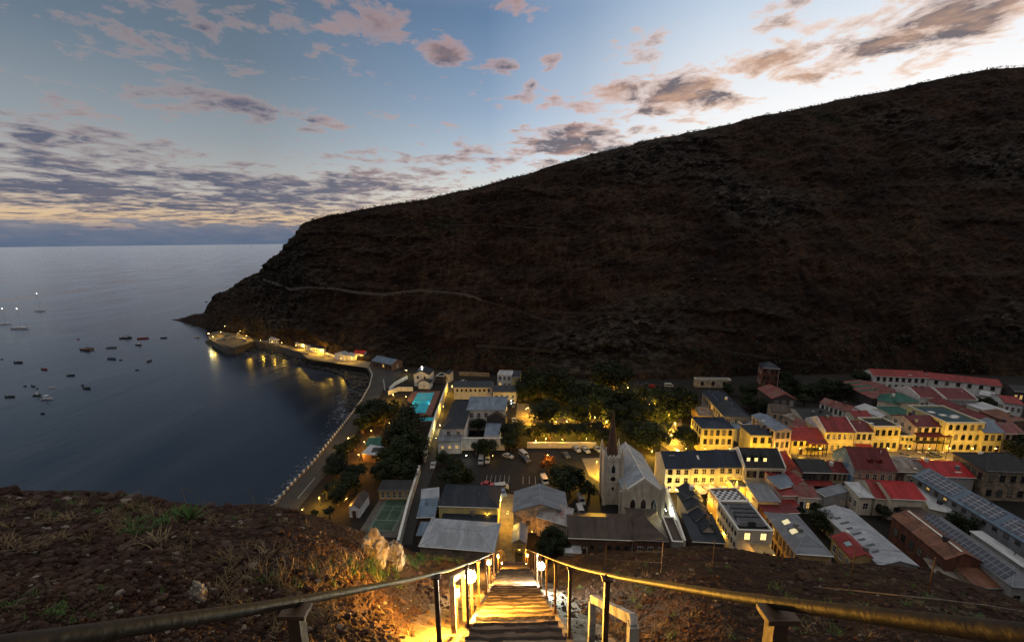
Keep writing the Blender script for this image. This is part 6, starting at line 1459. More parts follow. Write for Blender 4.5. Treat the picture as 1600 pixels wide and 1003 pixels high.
# alleys and hotel yards
lamp('i', 1040, 445, 4.8, 800, PALE, 'dazzling wall lamp at the back of the lit terrace', None, False, .42)
lamp('i', 985, 445, 4.0, 260, PALE, 'wall lamp left of the dazzling one', None, False, .25)
for x, y, w_ in ((1130, 400, 380), (1230, 390, 420), (1340, 385, 420), (1450, 385, 420), (1540, 380, 300)): lamp('i', x, y, 5.2, w_ * .5, WARM, 'wall lamp along the back of the lit terrace', 'terrace back lamps', False)
lamp('i', 1000, 590, 4.2, 260, COOL, 'cool lamp halfway down the pale alley wall', None, False); lamp('i', 955, 620, 3.0, 800, COOL, 'cool lamp by the church corner', None, False)
lamp('i', 1330, 652, 4.2, 520, WARM, 'wall lamp in the passage along the hotel block', None, False, .32); lamp('i', 1300, 540, 3.8, 200, WARM, 'upper wall lamp in the hotel passage', None, False); lamp('i', 1420, 800, 3.6, 120, WARM, 'lower wall lamp in the hotel passage', None, False)
lamp('i', 1140, 755, 2.4, 100, PALE, 'lamp in the red courtyard', None, False); lamp('i', 1560, 470, 4, 300, WARM, 'lamp beside the yellow outhouse', None, False); lamp('i', 785, 920, 2.6, 35, PALE, 'small lit lamp by the end-on hall', None, False)
for x, y, w_ in ((820, 640, 120), (860, 740, 260), (960, 850, 260), (1010, 920, 160)): lamp('j', x - 20, y, 3.6, w_, WARM, 'amber lamp in the alley beside the skylit hall', 'skylit hall alley lamps', False)
lamp('j', 1068, 532, 2.6, 45, PALE, 'small lamp at the lowest pink house', None, False); lamp('j', 1180, 292, 3, 60, WARM, 'lamp under the red veranda roof', None, False)
lamp('j', 740, 900, 3, 200, WARM, 'lamp at the door of the lit restaurant', None, False)
lamp('h', 1560, 345, 3.5, 160, AMBER, 'amber lamp on the dark house at the right edge', None, False); lamp('h', 715, 497, 7, 12, WARM, 'tiny lamp on the green-roofed house', None, False, .15)
# ---------------------------------------------------------------- the long stair with its hand rails
def step_z(y): return CAMZ - ladder_depth(y)
M_STEP = mat('stair_stone', (.07, .05, .034), .85, .4, 2.0, .8, 12, c2=(.27, .20, .135), ov=.36, detail=9, bdist=.03, stretch=(1, 2.4, 2.4), thr=(.32, .72))
M_NOSING = mat('stair_dark_edge', (.03, .021, .014), .9, .5, 4, .4, 14, rnd_off=False)  # dark strip along the front edge of each tread, setting the steps apart
M_STEPW = mat('stair_edge', (.13, .10, .07), .85, .4, 2.4, .5, 14, rnd_off=False, detail=9)
M_RAIL = mat('rail_steel', (.020, .016, .013), .58, .5, 6, .3, 40, metal=.15, spec=.25, rnd_off=False, bdist=.01)
M_POST = mat('post_rust', (.085, .05, .03), .55, .45, 5, .3, 30, metal=.3, rnd_off=False, bdist=.01)
def stairs():
    root = empty('staircase', (0, 0, step_z(0)), 'long straight stone stair dropping steeply to the town', 'staircase'); o = root.location
    run = .46; rg = random.Random(9); y = -1.8; i = 0; k2 = MB()
    HW = .69
    while y < 78:
        z = step_z(y + run / 2) + (.0); zt = z + rg.uniform(-.006, .006)
        r_ = run if y < Y_CREST else .6
        # worn tread: a slab whose front edge is slightly wavy, its top slightly dished
        mb = MB(); n = 8; h = TAN_L * run + .25
        vs = []; w0 = rg.uniform(-.01, .01)
        for j in range(n + 1):
            x = -HW + 2 * HW * j / n; e = rg.uniform(-.012, .012); dz = rg.uniform(-.008, .006) - .014 * (1 - (x / HW) ** 2)
            vs += [(x, y + r_ + .015 + e, zt + dz - o.z - .01), (x, y + .0, zt + dz - o.z), (x, y + r_ + .015 + e, zt - h - o.z), (x, y, zt - h - o.z)]
        fs = []
        for j in range(n):
            a = j * 4; b = a + 4
            fs += [(a, a + 1, b + 1, b), (a + 2, a, b, b + 2), (a + 1, a + 3, b + 3, b + 1), (a + 3, a + 2, b + 2, b + 3)]
        fs += [(0, 2, 3, 1), (n * 4, n * 4 + 1, n * 4 + 3, n * 4 + 2)]
        tgt = mb if i < 96 else k2
        tgt.add(vs, fs)
        for j in range(n):
            a, b = Vector(vs[j * 4]), Vector(vs[j * 4 + 4]); u_ = Vector((0, -.035 - rg.uniform(0, .03), .006)); tgt.add([a + Vector((0, .006, .004)), b + Vector((0, .006, .004)), b + u_, a + u_], [(0, 1, 2, 3)], 1)
        if i < 96:
            s = mb.build('step', [M_STEP, M_NOSING], root)
        y += r_; i += 1
    if k2.v:
        lo = k2.build('lower_steps', [M_STEP, M_NOSING], root); lo['kind'] = 'stuff'
    for sx in (-1, 1):
        k = MB(); pts = [(-1.8 + .25 * q) for q in range(int((76 + 1.8) / .25))]
        vs = []
        for y in pts:
            z = step_z(y) - o.z + .10
            vs += [(sx * .70, y, z - .7), (sx * .70, y, z), (sx * .80, y, z), (sx * .80, y, z - .7)]
        n = len(pts); k.add(vs, [tuple(a * 4 + q for q in ((c, (c + 1) % 4, (c + 1) % 4 + 4, c + 4))) for a in range(n - 1) for c in range(4)] + [(3, 2, 1, 0)])
        k.build('stringer', M_STEPW, root)
stairs()
def rail_z(y):
    y_ = min(y, Y_CREST)
    b = lerp_tab([(-2, .10), (0, .135), (.5, .165), (1.1, .215), (2.5, .29), (4.2, .35), (7, .385), (15, .40), (23, .43)], y_)
    return CAMZ - (TAN_L * y_) - b - max(0, y - Y_CREST) * TAN_S
def railing(sx, posts, label):
    A = .76
    root = empty('stair_railing', (sx * A, 0, step_z(0)), label, 'railing'); o = root.location
    P = [(0, y, rail_z(y) - o.z) for y in [-2.5 + .25 * i for i in range(int((Y_CREST + 2.5 + 22) / .25))]]
    MB().tube(P, .0165, 14).build('handrail', M_RAIL, root, True)
    for i, y in enumerate(posts):
        k = MB(); z0 = step_z(y) - o.z - .25; z1 = rail_z(y) - o.z
        t = .021
        k.box(-t, t, y - t, y + t, z0, z1 - .028); k.box(-.045, .045, y - .03, y + .03, z1 - .045, z1 - .029)
        k.box(-.06, .06, y - .06, y + .06, z0 + .25 + .09, z0 + .25 + .125)
        k.build('post', M_POST, root)
railing(-1, [1.2, 3.4, 5.55, 7.4, 9.3, 11.2, 12.9, 15.2, 17.5, 19.8, 22.1, 25, 28, 31, 34], 'left steel hand rail of the stair, running out of the bottom left corner')
railing(1, [1.0, 2.9, 4.85, 6.6, 8.5, 10.4, 11.9, 13.5, 15.6, 17.7, 19.8, 22.0, 25, 28, 31, 34], 'right steel hand rail of the stair, shining golden towards the right edge')
# flood lamps beside the stair
def stair_lamp(px, py, x, power, colr, label, bulb=.075):
    d = ray('p', px, py); t = (x - 0) / d.x; p = CO + d * t
    zf = near_z(p.x, p.y)
    root = empty('stair_lamp', (p.x, p.y, zf), label, 'lamp', 'stair lamps'); h = p.z - zf
    k = MB(); k.tube([(0, .10, -.4), (0, .10, h + .06)], .03, 6); k.box(-.08, .08, .03, .12, h - .10, h + .10); k.build('lamp_post', M_POST, root)
    MB().ball((0, -.02, h), bulb, 0, 10, 8).build('bulb', M_BULBC if colr == COOL else M_BULB, root, True)
    light(power * 10.0, (1, .46, .055) if colr == WARM else colr, (-.10 * (1 if x > 0 else -1), -.16, h - .02), root, .07)
stair_lamp(735, 899, -.86, 150, WARM, 'nearest glaring orange lamp on the left of the stair', .115)
stair_lamp(711, 928, -1.16, 110, WARM, 'low orange lamp on the earth bank left of the stair', .045)
stair_lamp(764, 878, -.86, 110, WARM, 'second orange lamp on the left of the stair')
stair_lamp(778, 868, -.88, 110, WARM, 'third orange lamp down the left of the stair')
stair_lamp(845.5, 883, .86, 120, COOL, 'white lamp on the right of the stair', .12)
stair_lamp(824, 867, .88, 110, WARM, 'far orange lamp on the right of the stair')
for y, sx in ((28, -1), (31, 1), (36, -1)):
    z = near_z(sx * 1.0, y) + .8; root = empty('stair_lamp', (sx * 1.0, y, z - .8), 'small orange lamp on the hidden lower flight of the stair', 'lamp', 'stair lamps')
    MB().tube([(0, .08, -.3), (0, .08, .9)], .03, 6).build('lamp_post', M_POST, root); MB().ball((0, 0, .8), .07, 0, 8, 6).build('bulb', M_BULB, root); light(120, WARM, (0, -.15, .75), root, .08)
# lamp just outside the picture on the left, that lights the rubble slope
# masonry shoulder right of the stair, lit amber and white
def shoulder(sx, x0, x1, y0, y1, label, m, lift, name='embankment'):
    rg = random.Random(4); V = []; F = []; NX, NY = 14, 110
    for j in range(NY + 1):
        y = y0 + (y1 - y0) * j / NY
        ed = x1 * (1 + .10 * noise.noise(Vector((y * .7, 2, sx)))) * (1 - .45 * j / NY)
        for i in range(NX + 1):
            x = x0 + (ed - x0) * i / NX
            z = (step_z(y) - .16 - (x - x0) * lift if sx > 0 else min(step_z(y) - .14, near_z(-x, y) + .035)) + .05 * noise.fractal(Vector((x * 2.2, y * 1.6, 8)), .8, 2.1, 5) - (.5 if i == NX else 0)
            V.append((sx * x, y, z))
    n = NX + 1
    F = [(j * n + i, j * n + i + 1, (j + 1) * n + i + 1, (j + 1) * n + i) if sx > 0 else (j * n + i, (j + 1) * n + i, (j + 1) * n + i + 1, j * n + i + 1) for j in range(NY) for i in range(NX)]
    me = bpy.data.meshes.new(name); me.from_pydata(V, [], F); me.update(); me.materials.append(m); me.polygons.foreach_set('use_smooth', [True] * len(me.polygons))
    tag(link(name, me), label, 'embankment')
M_SHO = mat('rough_masonry', (.05, .036, .024), .92, .5, 1.9, 1.0, 6, c2=(.15, .115, .08), rnd_off=False, detail=10, bdist=.06)
M_SOIL = mat('trodden_soil', (.045, .026, .014), .95, .5, 2.3, 1.0, 6, c2=(.13, .088, .054), rnd_off=False, detail=10, bdist=.05)
shoulder(1, .82, 2.05, .6, 22, 'rough masonry bank lit amber and white right of the stair', M_SHO, .10)
shoulder(-1, .82, 4.2, .6, 22, 'trodden earth bank glowing orange left of the stair', M_SOIL, .02)
M_OLDW = mat('chipped_white_paint', (.16, .14, .11), .8, .3, 5, .4, 20, c2=(.42, .39, .33), rnd_off=False, thr=(.38, .55), bdist=.01)
def white_rail(px0, py0, px1, py1, x, foot, label):
    a = ray('p', px0, py0); b = ray('p', px1, py1); A = CO + a * (x / a.x); Bq = CO + b * (x / b.x)
    root = empty('barrier', (Bq.x, Bq.y, near_z(Bq.x, Bq.y)), label, 'barrier'); o = root.location
    d = Bq - A; M = Matrix.Translation(A - o) @ d.to_track_quat('X', 'Z').to_matrix().to_4x4()
    MB().box(0, d.length, -.035, .035, -.05, .04, 0, M).build('beam', M_OLDW, root)
    MB().box(Bq.x - o.x - .045, Bq.x - o.x + .045, Bq.y - o.y - .045, Bq.y - o.y + .045, Bq.z - o.z - foot, Bq.z - o.z - .062).build('post', M_OLDW, root)
    MB().box(A.x - o.x - .045, A.x - o.x + .045, A.y - o.y - .045, A.y - o.y + .045, A.z - o.z - foot * 1.2, A.z - o.z - .062).build('post', M_OLDW, root)
white_rail(926, 934, 990, 966, 1.12, 1.0, 'chipped white barrier beam and post right of the stair')
white_rail(724, 893, 706, 905, -1.12, 1.1, 'white barrier post glowing yellow left of the stair')

# ---------------------------------------------------------------- things on the near slope
def on_near(px, py, r0=.6):
    d = ray('p', px, py).normalized(); t = r0; pt = t
    while t < 160:
        p = CO + d * t
        if p.z < near_z(p.x, p.y):
            lo, hi = pt, t
            for _ in range(14):
                m_ = (lo + hi) / 2; q = CO + d * m_
                if q.z < near_z(q.x, q.y): hi = m_
                else: lo = m_
            return CO + d * hi
        pt = t; t *= 1.02
    return None
def rubble():
    rg = random.Random(21); dark, mid, pale = MB(), MB(), MB(); n = 0
    def stone(x, y, s):
        z = near_z(x, y)
        mb = pale if rg.random() < .035 else mid if rg.random() < .35 else dark
        mb.ball((x, y, z + s * .15), (s * rg.uniform(.7, 1.5), s * rg.uniform(.6, 1.1), s * rg.uniform(.35, .8)), 0, 6, 4, 1, .28, rg)
    for _ in range(6500):   # left slope
        px = rg.uniform(-60, 700); py = 768 + (1010 - 768) * rg.random()
        p = on_near(px, py)
        if not p or p.x > -.95: continue
        r = math.hypot(p.x, p.y); big = noise.noise(Vector((p.x * .3, p.y * .3, 2)))
        s = r * rg.choice((.0018, .0022, .0026, .003, .0038, .005, .0075)) * (1 + .6 * big) + .006
        stone(p.x, p.y, min(s, .16))
    for _ in range(2200):   # right slope
        px = rg.uniform(900, 1660); py = 855 + 160 * rg.random()
        p = on_near(px, py)
        if not p or p.x < 1.0: continue
        r = math.hypot(p.x, p.y)
        stone(p.x, p.y, min(r * rg.choice((.0025, .003, .004, .006)) + .005, .2))
    for mb, m in ((dark, M_ROCKD), (mid, M_ROCK), (pale, M_ROCKP)):
        o = mb.build('rubble', m); tag(o, 'loose volcanic rubble strewn over the near slope', 'rubble', None, 'stuff')
rubble()
def bank_stones():
    rg = random.Random(51); mb = MB()
    for _ in range(900):
        y = rg.uniform(.8, 14); x = -rg.uniform(1.0, 4.2)
        if rg.random() > (abs(x) - .9) / 2.6: continue
        s = rg.choice((.012, .016, .02, .03, .045, .07)); mb.ball((x, y, min(step_z(y) - .14, near_z(x, y) + .035) + s * .3), (s * rg.uniform(.8, 1.5), s, s * .7), 0, 6, 4, 1, .28, rg)
    for _ in range(500):
        y = rg.uniform(.8, 16); x = rg.uniform(.95, 2.2); s = rg.choice((.012, .016, .02, .03, .05)); mb.ball((x, y, step_z(y) - .16 - (x - .82) * .1 + s * .3), (s * rg.uniform(.8, 1.5), s, s * .7), 0, 6, 4, 1, .28, rg)
    tag(mb.build('bank_stones', M_ROCK), 'small stones lying on the banks either side of the stair', 'stones', None, 'stuff')
bank_stones()
def boulder(px, py, wpx, hpx, m, label, seed):
    p = on_near(px, py); s = mpp(p); rg = random.Random(seed); mb = MB(); V = []
    rx, rz = wpx * s / 2, hpx * s / 2
    mb.ball((0, 0, rz * .75), (rx, rx * .9, rz * 1.1), 0, 22, 16)
    mb.v = [tuple(Vector(v) * (1 + .26 * noise.fractal(Vector(v) * (1.5 / max(rx, .05)) + Vector((seed, 0, 0)), .8, 2.1, 5) + .10 * noise.ridged_multi_fractal(Vector(v) * (3.2 / max(rx, .05)) + Vector((seed, 3, 0)), .9, 2.1, 4, 1, 2) - .12)) for v in mb.v]
    o = mb.build('boulder', m, None, False, p); tag(o, label, 'boulder')
M_BLD = mat('boulder_lichen', (.12, .085, .06), .95, .55, 3, .8, 9, c2=(.50, .45, .36), rnd_off=False, detail=9, thr=(.38, .66))
boulder(588, 880, 40, 60, M_BLD, 'tall pale lichen-covered boulder at the edge of the left slope', 3)
boulder(616, 884, 36, 40, M_BLD, 'lower mossy boulder right of the tall pale one', 8)
boulder(312, 938, 22, 34, M_BLD, 'upright cream-coloured rock behind the left hand rail', 5)
boulder(300, 934, 14, 14, M_ROCKP, 'small white stone leaning on the upright cream rock', 6)
boulder(10, 776, 34, 16, M_ROCKD, 'dark rock on the far left skyline of the near slope', 12)
boulder(1255, 905, 26, 12, M_ROCK, 'flat grey rock on the dark right slope', 15)
M_DRY = mat('dry_grass', (.13, .09, .042), .9, .3, 3, 0, rnd_off=False); M_GREENP = mat('fresh_grass', (.05, .095, .02), .8, .4, 3, 0, rnd_off=False)
def tuft(mb, p, r, h, n, rg):
    for _ in range(n):
        a = rg.uniform(0, 6.28); q = p + Vector((rg.gauss(0, r * .4), rg.gauss(0, r * .4), -.03)); d = Vector((math.cos(a), math.sin(a), 0)); w = r * .03 + .003
        s = Vector((-d.y, d.x, 0)) * w; hh = h * rg.uniform(.5, 1.1); l1 = q + d * r * .35 + Vector((0, 0, hh * .65)); l2 = q + d * r * rg.uniform(.7, 1.3) + Vector((0, 0, hh))
        mb.add([q - s, q + s, l1 + s * .7, l1 - s * .7, l2], [(0, 1, 2, 3), (3, 2, 4)])
def grasses():
    rg = random.Random(31); dry, green, pale = MB(), MB(), MB()
    for _ in range(330):
        px, py = rg.uniform(0, 690), rg.uniform(772, 1000); p = on_near(px, py)
        if p and p.x < -1.3 and noise.noise(Vector((p.x * .25, p.y * .25, 9))) > rg.uniform(-.1, .4): tuft(dry, p, rg.uniform(.05, .16) * (1 + .05 * p.length * 0), rg.uniform(.06, .2), 34, rg)
    for (x, y, dx, dy, n, s) in ((575, 893, 22, 8, 34, .16), (640, 882, 14, 6, 24, .16), (690, 876, 26, 2, 26, .18), (735, 872, 14, 2, 10, .15), (520, 900, 40, 14, 14, .12), (230, 800, 60, 8, 22, .07), (110, 785, 60, 8, 16, .07), (40, 945, 26, 14, 16, .05), (240, 820, 30, 8, 14, .14), (130, 955, 60, 14, 14, .05)):
        for _ in range(n):
            p = on_near(rg.gauss(x, dx), rg.gauss(y, dy))
            if p: tuft(green if rg.random() < .75 else dry, p, s * rg.uniform(.6, 1.3) * (1 if p.length > 6 else .6), s * rg.uniform(.8, 1.6), 26, rg)
    for (x, y, dx, dy, n) in ((540, 880, 10, 10, 7), (505, 905, 10, 8, 4), (470, 900, 40, 20, 5), (240, 852, 8, 3, 2)):
        for _ in range(n):
            p = on_near(rg.gauss(x, dx), rg.gauss(y, dy))
            if p: tuft(pale, p, rg.uniform(.10, .22), rg.uniform(.12, .30), 26, rg)
    tag(pale.build('pale_shrubs', mat('straw_pale', (.20, .15, .085), .9, .3, 3, 0, rnd_off=False)), 'pale dead shrubs and straw near the tall boulder', 'shrubs', None, 'stuff')
    for _ in range(150):
        p = on_near(rg.uniform(900, 1640), rg.uniform(862, 1000))
        if p and p.x > 1.4: tuft(dry if rg.random() < .5 else green, p, rg.uniform(.06, .2), rg.uniform(.06, .16), 22, rg)
    tag(dry.build('dry_grass', M_DRY), 'tufts of dry straw grass on the near slope', 'grass', None, 'stuff'); tag(green.build('green_grass', M_GREENP), 'fresh green grass between the rocks of the near slope', 'grass', None, 'stuff')
grasses()
def agave(px, py, h, label, seed):
    p = on_near(px, py); rg = random.Random(seed); k = MB()
    for i in range(18):
        a = i * 2.4 + rg.uniform(-.2, .2); t = rg.uniform(.35, 1.2); d = Vector((math.cos(a) * math.sin(t), math.sin(a) * math.sin(t), math.cos(t))); s = Vector((-math.sin(a), math.cos(a), 0)) * h * .06
        q = Vector((0, 0, 0)); m1 = d * h * .5; e = d * h + Vector((0, 0, -h * .08)); u = Vector((0, 0, h * .03))
        k.add([q - s, q + s, m1 + s * 1.2, m1 - s * 1.2, e, m1 - u, q - u], [(0, 1, 2, 3), (3, 2, 4), (0, 3, 5, 6), (1, 6, 5, 2), (3, 4, 5), (2, 5, 4)])
    o = k.build('spiky_plant', M_GREENP, None, False, p); tag(o, label, 'plant')
for i, (x, y, h, l) in enumerate(((278, 806, .42, 'left spiky green plant at the brow of the left slope'), (298, 812, .55, 'larger spiky green plant at the brow, right of the other'), (655, 872, .5, 'lit spiky plant right of the mossy boulder'), (345, 912, .08, 'tiny green seedling among the stones'))): agave(x, y, h * .62, l, i)
def stalk(pts, base, label):
    p = on_near(*base); d0 = (p - CO).length; P = [CO + ray('p', *q).normalized() * d0 - p for q in pts]
    k = MB(); k.tube([Vector((0, 0, -.05))] + P, [.010, .009] + [.004] * (len(P) - 1), 5); o = k.build('dry_stalk', M_DRY, None, False, p); tag(o, label, 'plant')
stalk([(327, 800), (315, 781), (296, 766), (284, 761)], (327, 805), 'long bent dry stalk arching left over the sea'); stalk([(290, 788), (286, 770), (281, 760)], (290, 793), 'upright dry stalk beside the spiky plants'); stalk([(397, 786), (394, 776), (388, 768)], (398, 792), 'short thin dry stalk farther right on the brow')
# wire fence along the foot of the right slope
def slope_fence():
    pts = [(946, 884), (1033, 894), (1113, 884), (1220, 890), (1330, 903), (1450, 925)]; P = [on_near(*q) for q in pts]; P = [p for p in P if p]
    root = empty('wire_fence', P[0], 'thin wire fence on leaning posts across the dark right slope', 'fence'); o = root.location; me = None
    for p in P: MB().tube([(0, 0, -.4), (0, 0, 1.1)], .018, 6).build('post', M_POST, root, False, p - o)
    k = MB()
    for h in (.35, .75, 1.2):
        k.tube([p - o + Vector((0, 0, h)) for p in P], .005, 4)
    k.build('wire', M_IRON, root)
slope_fence()
P_pipe = [on_near(x, y) for x, y in ((1270, 922), (1330, 928), (1400, 936), (1470, 943), (1540, 951), (1610, 962))]
P_pipe = [p for p in P_pipe if p]; c_ = P_pipe[0]
tag(MB().tube([p - c_ + Vector((0, 0, .12)) for p in P_pipe], .016, 6).build('water_pipe', M_STEPW, None, False, c_), 'pale pipe running across the dark right slope', 'pipe')

# ---------------------------------------------------------------- vehicles
M_CARW = mat('car_paint_white', (.36, .36, .35), .3, .05, 1, 0, spec=.5); M_CARR = mat('car_paint_red', (.30, .03, .025), .3, .05, 1, 0, spec=.5); M_CARD = mat('car_paint_dark', (.05, .055, .07), .3, .05, 1, 0, spec=.5); M_CARB = mat('car_paint_blue', (.12, .18, .28), .3, .05, 1, 0, spec=.5)
M_TYRE = mat('tyre', (.02, .02, .02), .9, .2, 1, 0); M_HL = mat('lamp_lens', (.6, .58, .5), .2, .1, 1, 0)
def vehicle_meshes(van):
    b, g = MB(), MB()
    if van:
        b.prism([(-2.3, .35), (2.3, .35), (2.3, 2.0), (-1.3, 2.05), (-1.75, 1.2), (-2.3, 1.05)], -.88, .88); g.prism([(-1.32, 1.95), (-1.72, 1.25), (-1.76, 1.28), (-1.36, 1.98)], -.78, .78)
        for s in (-1, 1): g.box(s * .885 - .01, s * .885 + .01, -1.3, 1.9, 1.25, 1.8)
        g.box(-.75, .75, 2.302, 2.32, 1.2, 1.8)
    else:
        b.prism([(-2.1, .35), (2.1, .35), (2.1, .95), (1.5, 1.0), (1.0, 1.45), (-.4, 1.48), (-1.0, 1.0), (-2.05, .85)], -.85, .85)
        g.prism([(-.45, 1.46), (-1.0, 1.03), (-1.04, 1.05), (-.48, 1.5)], -.72, .72); g.prism([(1.02, 1.45), (1.48, 1.04), (1.52, 1.06), (1.06, 1.5)], -.72, .72)
        for s in (-1, 1): g.box(s * .855 - .01, s * .855 + .01, -.7, 1.2, 1.03, 1.36)
    w = MB().prism([(.33 * math.cos(t), .33 * math.sin(t)) for t in [6.283 * i / 12 for i in range(12)]], -.11, .11)
    h = MB().box(-.16, .16, -.03, .03, -.09, .09)
    return {c: b.mesh('body', m) for c, m in (('w', M_CARW), ('r', M_CARR), ('d', M_CARD), ('b', M_CARB))}, g.mesh('glazing', M_GLASS), w.mesh('wheel', M_TYRE), h.mesh('headlight', M_HL)
VM = {False: vehicle_meshes(False), True: vehicle_meshes(True)}
def vehicle(fr, x, y, rz, c, van, label):
    p = W(fr, x, y, .8); root = empty('parked_van' if van else 'parked_car', (p.x, p.y, .08), label, 'van' if van else 'car', 'parked vehicles', R(rz)); b, g, w, h = VM[van]; f = 2.3 if van else 2.08
    link('body', b[c], root); link('glazing', g, root)
    for sx in (-1, 1):
        for y_ in (-1.35, 1.35): link('wheel', w, root, (sx * .8, y_, .33))
        link('headlight', h, root, (sx * .62, -f - .02 if van else -f + .02, .72))
for a in (('c', 640, 402, 80, 'r', False, 'red car parked behind the museum roof'), ('c', 758, 426, 100, 'w', True, 'white van across the mouth of the lane'), ('c', 766, 470, 20, 'b', False, 'blue-grey car parked in the mouth of the lane'), ('c', 590, 208, 0, 'w', True, 'white van before the castle wall, left of two'), ('c', 643, 202, 0, 'w', False, 'white car before the castle wall, right of the van'),
          ('c', 812, 168, 60, 'w', False, 'white car by itself below the castle corner trees'), ('c', 942, 160, 30, 'w', True, 'white van left of the orange-lit path'), ('c', 958, 195, 30, 'd', False, 'dark car beside the white van at the orange-lit path'), ('c', 1112, 370, 10, 'w', True, 'small white van with red trim on the parking ground'), ('c', 1414, 532, 5, 'w', True, 'white van under the largest near tree'),
          ('c', 1408, 628, 3, 'w', True, 'white minibus facing the brick hall roof'), ('c', 1335, 655, 88, 'w', False, 'pale car side-on next to the white minibus'), ('c', 195, 245, 0, 'w', False, 'white car in the dark lane below the castle lodge'), ('d', 1268, 462, 40, 'w', False, 'white car parked at the corner of the main castle block'), ('d', 1258, 492, 40, 'd', False, 'dark car parked below the white one at the castle corner'), ('d', 1283, 612, 5, 'w', False, 'white car on the castle drive'),
          ('d', 868, 294, 70, 'w', False, 'white car on the road behind the long cream range'), ('m', 1268, 332, 85, 'r', False, 'red car in the dim yard under the hill'), ('m', 1143, 325, 80, 'd', False, 'dark car left of the red car in the dim yard'), ('m', 1215, 318, 80, 'd', False, 'dark car next to the red car in the dim yard'), ('m', 1400, 330, 80, 'w', True, 'white van at the right end of the dim yard'), ('m', 640, 850, 20, 'w', False, 'pale car under the garden wall, left of three'), ('m', 715, 858, 20, 'w', False, 'pale car under the garden wall, middle of three'), ('m', 810, 850, 20, 'w', False, 'pale car under the garden wall, right of three'), ('m', 550, 900, 20, 'd', False, 'dark car left of the three pale cars'),
          ('h', 760, 890, 90, 'w', False, 'white car on the flood-lit street opposite the veranda'), ('h', 600, 850, 90, 'd', False, 'dark car on the flood-lit street'), ('h', 850, 848, 85, 'd', False, 'dark car before the largest facade'), ('e', 330, 205, 60, 'w', True, 'white van on the quay landing'), ('e', 258, 190, 100, 'w', False, 'white car on the quay landing'), ('e', 200, 200, 40, 'd', False, 'dark car on the quay landing'), ('e', 230, 168, 80, 'b', False, 'blue car on the quay landing'), ('e', 290, 168, 20, 'w', True, 'white van at the back of the quay landing')): vehicle(*a)

# ---------------------------------------------------------------- parasols of the hotel terrace
M_CANV = mat('parasol_canvas', (.50, .40, .38), .8, .15, 1, .1)
def parasol(fr, x, y, label):
    p = W(fr, x, y, 3.2); root = empty('parasol', (p.x, p.y, .05), label, 'parasol', 'terrace parasols'); k = MB(); n = 10
    vs = [(0, 0, 3.5)] + [(1.9 * math.cos(6.283 * i / n), 1.9 * math.sin(6.283 * i / n), 2.75 if i % 2 else 2.82) for i in range(n)] + [(0, 0, 3.42)]
    k.add(vs, [(0, 1 + i, 1 + (i + 1) % n) for i in range(n)] + [(n + 1, 1 + (i + 1) % n, 1 + i) for i in range(n)]); k.build('canopy', M_CANV, root)
    MB().tube([(0, 0, 0), (0, 0, 3.45)], .04, 6).build('pole', M_MACH, root); MB().cone((0, 0, 0), .35, .2, .12, 10).build('base', M_MACH, root)
for a in (('i', 1200, 404, 'leftmost pink parasol behind the first dark gable'), ('i', 1240, 446, 'pink parasol nearest the chequered terrace corner'), ('i', 1312, 418, 'largest pale parasol between terrace and chequered roof'), ('i', 1440, 428, 'lit parasol over the chequered terrace edge')): parasol(*a)
for i in range(4):
    p = W('h', 700 + i * 62, 815, .7); r_ = empty('cafe_table', (p.x, p.y - 1, .03), 'round white cafe table under the balcony of the dark red roofed house', 'table', 'cafe tables on the flood-lit street'); k = MB(); k.tube([(0, 0, 0), (0, 0, .7)], .05, 6); k.cone((0, 0, 0), .3, .25, .05, 10); k.build('stand', M_IRON, r_); MB().tube([(0, 0, .702), (0, 0, .74)], .6, 14).build('table_top', M_WTOP, r_)
# ---------------------------------------------------------------- boats on the water
M_HULL = {'dark': mat('hull_dark', (.030, .032, .036), .5, .3, 1, .1), 'white': mat('hull_white', (.55, .56, .57), .4, .1, 1, 0), 'red': mat('hull_red', (.24, .035, .025), .5, .2, 1, 0), 'blue': mat('hull_blue', (.06, .10, .17), .5, .2, 1, 0), 'rust': mat('hull_rust', (.11, .05, .03), .8, .4, 1, .2), 'grey': mat('hull_grey', (.14, .15, .16), .6, .2, 1, 0)}
M_DECK = mat('boat_deck', (.09, .075, .06), .8, .3, 1, .1); M_DECKW = mat('boat_deck_pale', (.42, .42, .40), .6, .2, 1, 0)
def hull_mesh(L_, Wd, H, m, blunt=.0):
    mb = MB(); n = 13; rings = []
    for i in range(n):
        t = i / (n - 1); x = -L_ / 2 + L_ * t
        w = Wd / 2 * (max(.03, (1 - max(0, (t - .45) / .55) ** 2.2)) if not blunt else max(blunt, 1 - max(0, (t - .8) / .2) ** 3 * (1 - blunt))) * (.86 + .14 * min(1, t * 5))
        sh = H * (1 + .35 * max(0, t - .5) * 2 ** 1)
        rings.append([(x, -w, sh), (x, -w * .82, .05), (x, 0, -.35), (x, w * .82, .05), (x, w, sh), (x, w * .86, sh), (x, w * .74, H * .35), (x, -w * .74, H * .35), (x, -w * .86, sh)])
    vs = [v for r in rings for v in r]; k = 9
    fs = [(i * k + j, (i + 1) * k + j, (i + 1) * k + (j + 1) % k, i * k + (j + 1) % k) for i in range(n - 1) for j in range(k)] + [tuple(range(k)), tuple((n - 1) * k + j for j in range(k))[::-1]]
    mb.add(vs, fs); return mb.mesh('hull', [m])
